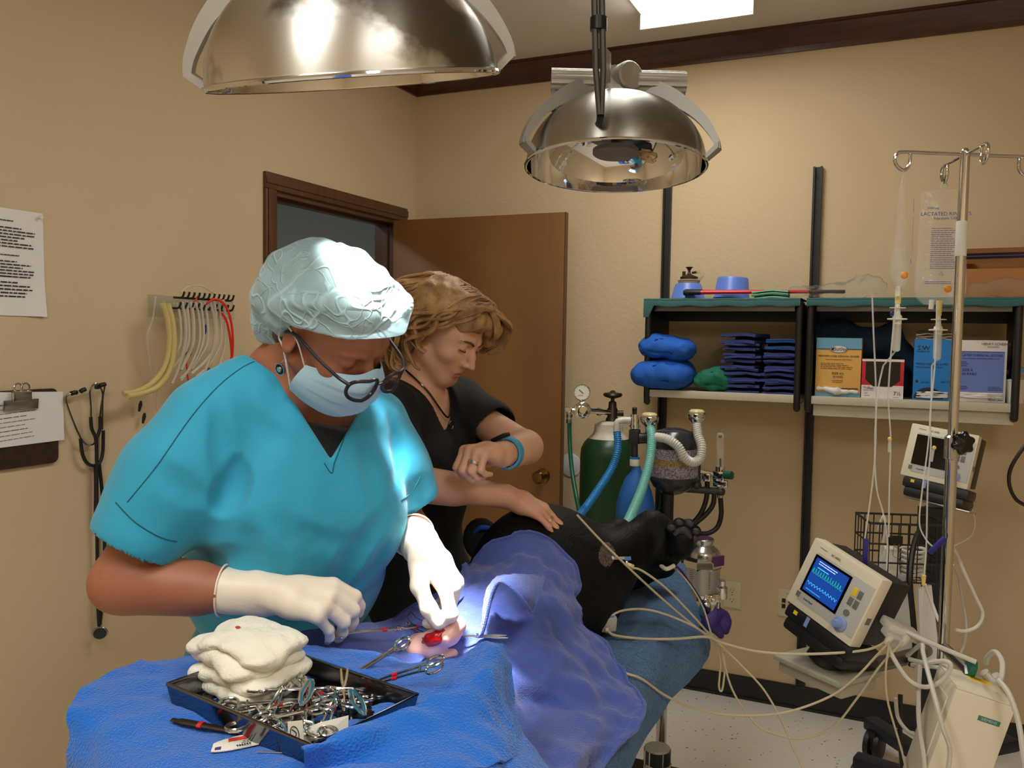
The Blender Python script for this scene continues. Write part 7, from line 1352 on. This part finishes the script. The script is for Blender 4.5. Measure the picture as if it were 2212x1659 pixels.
# hoses
def corr(name, pts, r, m, label, pitch=.0075, amp=.0016, cat='hose', d=None):
    c = crd(pts, 40); L_ = np.concatenate([[0], np.cumsum(np.linalg.norm(np.diff(c, axis=0), axis=1))]); n = int(L_[-1]/pitch*4); s_ = np.linspace(0, L_[-1], n); q_ = np.stack([np.interp(s_, L_, c[:, i]) for i in range(3)], 1)
    o = MB().tube(q_, r+amp*np.cos(s_/pitch*2*np.pi), 14).build(name, m, None, 80); return tag(o, label, cat)
corr('breathing_hose', [(1333, 934, 2.94), (1334, 970, 2.92), (1322, 1010, 2.90), (1294, 1055, 2.85), (1270, 1090, 2.80), (1250, 1116, 2.74), (1240, 1140, 2.6)], .0125, 'hose_blue', 'bright blue corrugated hose from the relief valve down behind the dog')
corr('breathing_hose', [(1405, 925, 2.90), (1408, 950, 2.86), (1402, 1000, 2.80), (1385, 1060, 2.72), (1362, 1115, 2.62), (1345, 1152, 2.52), (1335, 1170, 2.45)], .0145, 'hose_teal', 'pale teal corrugated hose crossing in front of the blue breathing bag')
corr('breathing_hose', [(1505, 916, 2.90), (1508, 940, 2.88), (1516, 965, 2.86), (1512, 990, 2.85), (1496, 999, 2.84), (1478, 988, 2.83), (1464, 964, 2.83), (1440, 948, 2.84), (1416, 944, 2.86)], .0150, 'hose_white', 'white corrugated hose curving across the soda lime canister')
t = thing('breathing_bag', 'blue rubber breathing bag hanging in front of the oxygen cylinder', 'breathing bag', A_(1377, 1150)); c = A_(1371, 1000); bz = lambda y: A_(1375, y)[2]-c[2]
MB().lathe([(.014, bz(1006)), (.018, bz(1018)), (.036, bz(1032)), (.054, bz(1060)), (.066, bz(1090)), (.067, bz(1120)), (.055, bz(1150)), (.03, bz(1172)), (0, bz(1178))], c+wv(.006, 0, 0)).build('bag', 'bag_blue', t); MB().lathe([(.0165, bz(1006)), (.017, bz(1004)), (.017, bz(992)), (.0165, bz(990)), (0, bz(990))], c).build('neck_ring', 'iv_white', t); MB().lathe([(.0172, bz(991)), (.0172, bz(987)), (0, bz(987))], c).build('blue_ring', 'hose_blue', t)
# oxygen cylinder
oc = P(1313, 1000, 3.52); t = thing('oxygen_cylinder', 'tall green oxygen cylinder with regulator beside the door', 'gas cylinder', oc*[1, 1, 0]); hz = lambda y, x=1313: P(x, y, 3.52)[2]; ob = oc*[1, 1, 0]; rO = .114
MB().lathe([(0, 0), (rO*.97, 0), (rO, .02), (rO, hz(985)), (rO*.97, hz(968)), (rO*.86, hz(955)), (rO*.70, hz(945)), (rO*.6, hz(941))], ob).build('tank', 'gas_green', t); MB().lathe([(rO*.72, hz(946)), (rO*.56, hz(936)), (rO*.52, hz(930)), (rO*.50, hz(915)), (rO*.40, hz(910)), (0, hz(909))], ob).build('neck_collar', 'gas_white', t)
vx = P(1323, 880, 3.52)*[1, 1, 0]; hv2 = lambda y: P(1323, y, 3.52)[2]
MB().lathe([(.028, hv2(912)), (.026, hv2(905)), (.020, hv2(900)), (.022, hv2(885)), (.017, hv2(880)), (.016, hv2(868)), (.008, hv2(866)), (.007, hv2(858)), (0, hv2(858))], vx).cyl(vx+Z*hv2(893), vx+Z*hv2(893)+RT*.045, .012).build('valve', 'bronze_dark', t); MB().lathe([(.010, hv2(861)), (.034, hv2(857)), (.040, hv2(853)), (.036, hv2(849)), (.014, hv2(847)), (.006, hv2(843)), (0, hv2(843))], vx, n=10).build('handwheel', 'bronze_dark', t)
rg_c = P(1258, 886, 3.40); rt = thing('regulator', 'chrome pressure regulator with round dial on the oxygen cylinder', 'regulator', rg_c); MB().cyl(vx+Z*hv2(892), rg_c+RT*.02, .011).lathe([(.016, -.008), (.016, .008)], (vx+Z*hv2(892))*.55+rg_c*.45, nz(rg_c-(vx+Z*hv2(892))), 6).build('inlet', 'chrome', rt)
MB().lathe([(0, -.02), (.026, -.02), (.034, -.012), (.034, .006), (.026, .012), (.014, .014), (.013, .024), (0, .024)], rg_c, -FW, 32).build('regulator_body', 'chrome', rt); gc = P(1257, 848, 3.40); g_ = MB().lathe([(0, -.012), (.032, -.012), (.033, .004), (.031, .006), (.029, .004)], gc, -FW, 32).cyl(gc-Z*.03, rg_c+Z*.03, .008).build('gauge', 'chrome', rt); MB().lathe([(.030, 0), (.030, .001), (0, .001)], gc-FW*.0035, -FW, 32).build('dial_face', 'gauge_face', g_); MB().tube([gc-FW*.0052-RT*.012+UP*.012, gc-FW*.0052+RT*.006-UP*.004], .0014, 5).build('needle', 'ink', g_); lines(np.stack([RT, UP, -FW], 1), gc-FW*.0048-RT*.016-UP*.008, .03, .006, 1, 'tool_red', g_, seed=2)
for a in range(11): q_ = rad(215-25*a); MB().tube([gc-FW*.0050+RT*.024*math.cos(q_)+UP*.024*math.sin(q_), gc-FW*.0050+RT*.028*math.cos(q_)+UP*.028*math.sin(q_)], .0006, 4).build('tick', 'ink', g_)
MB().cyl(rg_c-RT*.03, P(1229, 886, 3.40), .009).box(P(1229, 885, 3.40), (.03, .022, .02), None, .004).cyl(P(1229, 890, 3.40), P(1230, 912, 3.40), .009).lathe([(.012, -.006), (.012, .006)], P(1230, 898, 3.40), n=6).lathe([(.013, -.008), (.013, .008)], P(1230, 910, 3.40), n=6).build('outlet_fitting', 'chrome', rt)
tag(MB().tube(crd([(1230, 914, 3.40), (1231, 960, 3.40), (1236, 1020, 3.36), (1246, 1078, 3.28), (1254, 1112, 3.2), (1280, 1180, 3.1), (1360, 1240, 3.0), (1420, 1120, 3.02), (1432, 1070, 3.05)], 8), .0085, 10).build('oxygen_hose', 'hose_green'), 'dark green hose hanging from the regulator in front of the round plate', 'hose')
# charcoal canister on the machine base
cc = P(1420, 1625, 2.80); cb = cc*[1, 1, 0]+Z*.0675; t = thing('charcoal_canister', 'clear ribbed scavenging canister with white label on the machine base', 'canister', cb); ch = .155
MB().lathe([(.040, 0), (.043, .004), (.043, ch*.94), (.040, ch), (0, ch)], cb).build('shell', 'label_steel', t); MB().lathe([(.0436, ch*.12), (.0436, ch*.62)], cb).build('label_band', 'box_white', t); MB().lathe([(.0438, ch*.68), (.0438, ch*.96)], cb).build('dark_band', 'black_plastic', t)
for a in (-2.4, -1.9, -.9): MB().tube([cb+Z*.004+np.array([.0445*math.cos(a), .0445*math.sin(a), 0]), cb+Z*ch*.98+np.array([.0445*math.cos(a), .0445*math.sin(a), 0])], .0022, 6).build('rib', 'steel', t)
MB().lathe([(.0445, ch*.64), (.047, ch*.66), (.0445, ch*.68)], cb).build('ring', 'steel', t); RVc = frame(x=nz(wv(0, -1, 0)), y=nz(wv(1, 0, 0))); text('E F', .042, frame(x=(0, 0, -1), z=-FW*[1, 1, 0]), cb+Z*ch*.37-FW*.0452*np.array([1, 1, 0])+RT*.010, 'ink', t)
# ---------------------------------------------------------------- surgical lamps
mat('lamp_shell', S(190, 187, 180), .36, 1.0, var=(5, S(140, 136, 128), .45, .6)); mat('lamp_shell_worn', S(214, 212, 208), .38, 1.0, var=(7, S(120, 114, 106), .52, .60)); mat('mirror', S(222, 222, 224), .04, 1.0); mat('lamp_arm', S(168, 166, 160), .45, .5); mat('heat_sink', S(176, 172, 164), .5, .6, bump=(60, .4, 3)); mat('bulb_cover', S(120, 112, 104), .5)
def surgical_lamp(C, n, R_, label, az, shell, light=0, stem=None, worn=''):
    n = nz(n); up = -n; a0 = nz(RT-up*(RT@up)); b0 = np.cross(up, a0); t_ = thing('surgical_lamp', label, 'surgical lamp', C); H_ = .178
    L = lambda r, th, h: np.array(C)+up*h+r*(math.cos(th)*a0+math.sin(th)*b0)
    pr = [(R_*math.sqrt(max(0, 1-(h/H_)**2)), h) for h in H_*np.sin(np.linspace(0, math.pi/2, 22))]
    pr[-1] = (.0, H_); MB().lathe(pr, C, up, 72, caps=False).build('dish', shell, t_, 60, fix=False)
    MB().lathe([(r*.985, h-.002) for r, h in pr[:-1]], C, up, 72, caps=False).build('reflector', 'mirror', t_, 60, fix=False)
    MB().tube([L(R_+.001, q_, .0) for q_ in np.linspace(0, 2*np.pi, 73)], .0042, 8, False).build('rim', 'mirror', t_)
    bc = MB().lathe([(.0, .030), (.050, .030), (.056, .034), (.056, .044), (.0, .045)], C, up, 36).cyl(L(0, 0, .044), L(0, 0, .10), .012).build('bulb_cover', 'bulb_cover', t_)
    MB().lathe([(.058, .068), (.066, .072), (.066, .082), (.058, .086), (.0, .086)], C, up, 36).build('lamp_socket', 'black_plastic', t_)
    for th in az:                                   # bowed handle arms from the hub to the rim
        tv_ = -math.sin(th)*a0+math.cos(th)*b0
        oc_ = cr([(.03, H_+.048), (.075, H_+.036), (.15, H_-.006), (.215, .108), (.246, .055), (.254, .022)], 6); ic_ = cr([(.242, .020), (.230, .050), (.190, .100), (.125, H_-.034), (.06, H_-.006), (.03, H_+.004)], 6)
        MB().prism([L(r, th, h)-tv_*.011 for r, h in list(oc_)+list(ic_)], tv_*.022).build('handle_arm', 'lamp_arm', t_, 30)
        e = L(.250, th, .022); f = L(R_+.002, th, -.002); MB().prism([e-tv_*.018, e+tv_*.018, f+tv_*.014, f-tv_*.014], up*.014).build('arm_foot', 'lamp_arm', t_, 30)
    MB().lathe([(.055, H_-.012), (.06, H_+.004), (.05, H_+.03), (.044, H_+.06), (.0, H_+.062)], C, up, 36).build('hub', 'lamp_arm', t_)
    return t_, L, up, a0, b0, H_
for n_ in ('lamp_shell', 'lamp_shell_worn'):
    nt = MATS[n_].node_tree; tg = nt.nodes.new('ShaderNodeTangent'); tg.direction_type = 'RADIAL'; tg.axis = 'Z'; b = nt.nodes['Principled BSDF']; b.inputs['Anisotropic'].default_value = .85; b.inputs['Anisotropic Rotation'].default_value = .25; nt.links.new(tg.outputs[0], b.inputs['Tangent'])
lamp2, L, up, a0, b0, H_ = surgical_lamp(P(1329, 362, 2.10), (.03, -.09, -.995), .2185, 'surgical lamp with heat sink bars hanging further back, unlit mirror inside', (math.pi*1.13, -math.pi*.12, math.pi*.45), 'lamp_shell')
hc = L(0, 0, H_+.030)-b0*.03; R_h = np.stack([a0, b0, up], 1)
for s_ in (-1, 1):
    prof = [(.022*math.cos(q_)*(1+.08*math.cos(q_*10)), .025*math.sin(q_)*(1+.08*math.cos(q_*10))) for q_ in np.linspace(0, 2*math.pi, 61)[:-1]]; o0 = hc+a0*s_*.045; MB().prism([o0+b0*x+up*(y-.005) for x, y in prof], a0*s_*.118).build('heat_sink', 'heat_sink', lamp2, 30)
    e = o0+a0*s_*.112-up*.02; MB().box(e-up*.028, (.008, .016, .055), R_h, .001).ell(e-up*.056, .009).build('bracket', 'steel_dull', lamp2)
dr_ = nz(-FW*.8+RT*.45); MB().lathe([(.0, -.03), (.036, -.03), (.036, .03), (.032, .034), (.018, .034), (0, .03)], hc+a0*.012, dr_, 20).build('tilt_drum', 'heat_sink', lamp2, 30)
q0, q1_ = P(1297, 250, 1.86), P(1295, 150, 1.89); top = P(1291, -40, 1.90); sx = .0085
for s_ in (-1, 1):
    o_ = RT*s_*.008; e = np.array([top[0], top[1], ZC-.02]); MB().tube([q0+o_*.3, q1_+o_, top+o_, e+o_], [.006, .0075, .0078, .0078], 8).build('arm_strip', 'steel_dull', lamp2)
MB().lathe([(.019, -.014), (.019, .014)], P(1293, 52, 1.90), (0, 0, 1), 12).build('black_tape', 'black_plastic', lamp2); MB().tube(cr([q0, q0+FW*.012-Z*.008, q0+FW*.05-Z*.004], 4), .008, 8).build('arm_hook', 'black_plastic', lamp2)
MB().prism([P(1308, 100, 2.0), P(1318, 112, 2.02), P(1316, 175, 2.03), P(1306, 178, 2.0)], FW*.01+RT*.004).build('hinge_plate', 'lamp_arm', lamp2, 0); MB().lathe([(0, 0), (.05, 0), (.055, .02), (.03, .025), (0, .025)], (top[0], top[1], ZC-.026)).build('ceiling_rose', 'white_enamel', lamp2)
lamp1, L, up, a0, b0, H_ = surgical_lamp(P(765, 176, 1.32), (-.03, .262, -.96), .2205, 'large surgical lamp close overhead, shining on the incision', (math.pi*1.02, math.pi*.06, math.pi*.55), 'lamp_shell_worn')
st = L(0, 0, H_+.05); MB().tube([st, st+Z*.12, [st[0], st[1], ZC-.02]], .016, 12).build('stem', 'steel_dull', lamp1); MB().lathe([(0, 0), (.06, 0), (.066, .02), (.03, .025), (0, .025)], (st[0], st[1], ZC-.026)).build('ceiling_rose', 'white_enamel', lamp1)
ld = bpy.data.lights.new('surgical_beam', 'AREA'); ld.shape = 'DISK'; ld.size = .23; ld.spread = rad(12); ld.energy = SPOT_W; ld.color = (1, .97, .92)
lo = bpy.data.objects.new('surgical_beam', ld); COL.objects.link(lo); lo.parent = lamp1
tgt = P(930, 1385, 1.53); src = L(0, 0, .026)+RT*.05; q_ = Vector(tgt-src).to_track_quat('-Z', 'Y'); lo.rotation_euler = q_.to_euler(); lo.location = Vector(src-wloc(lamp1))
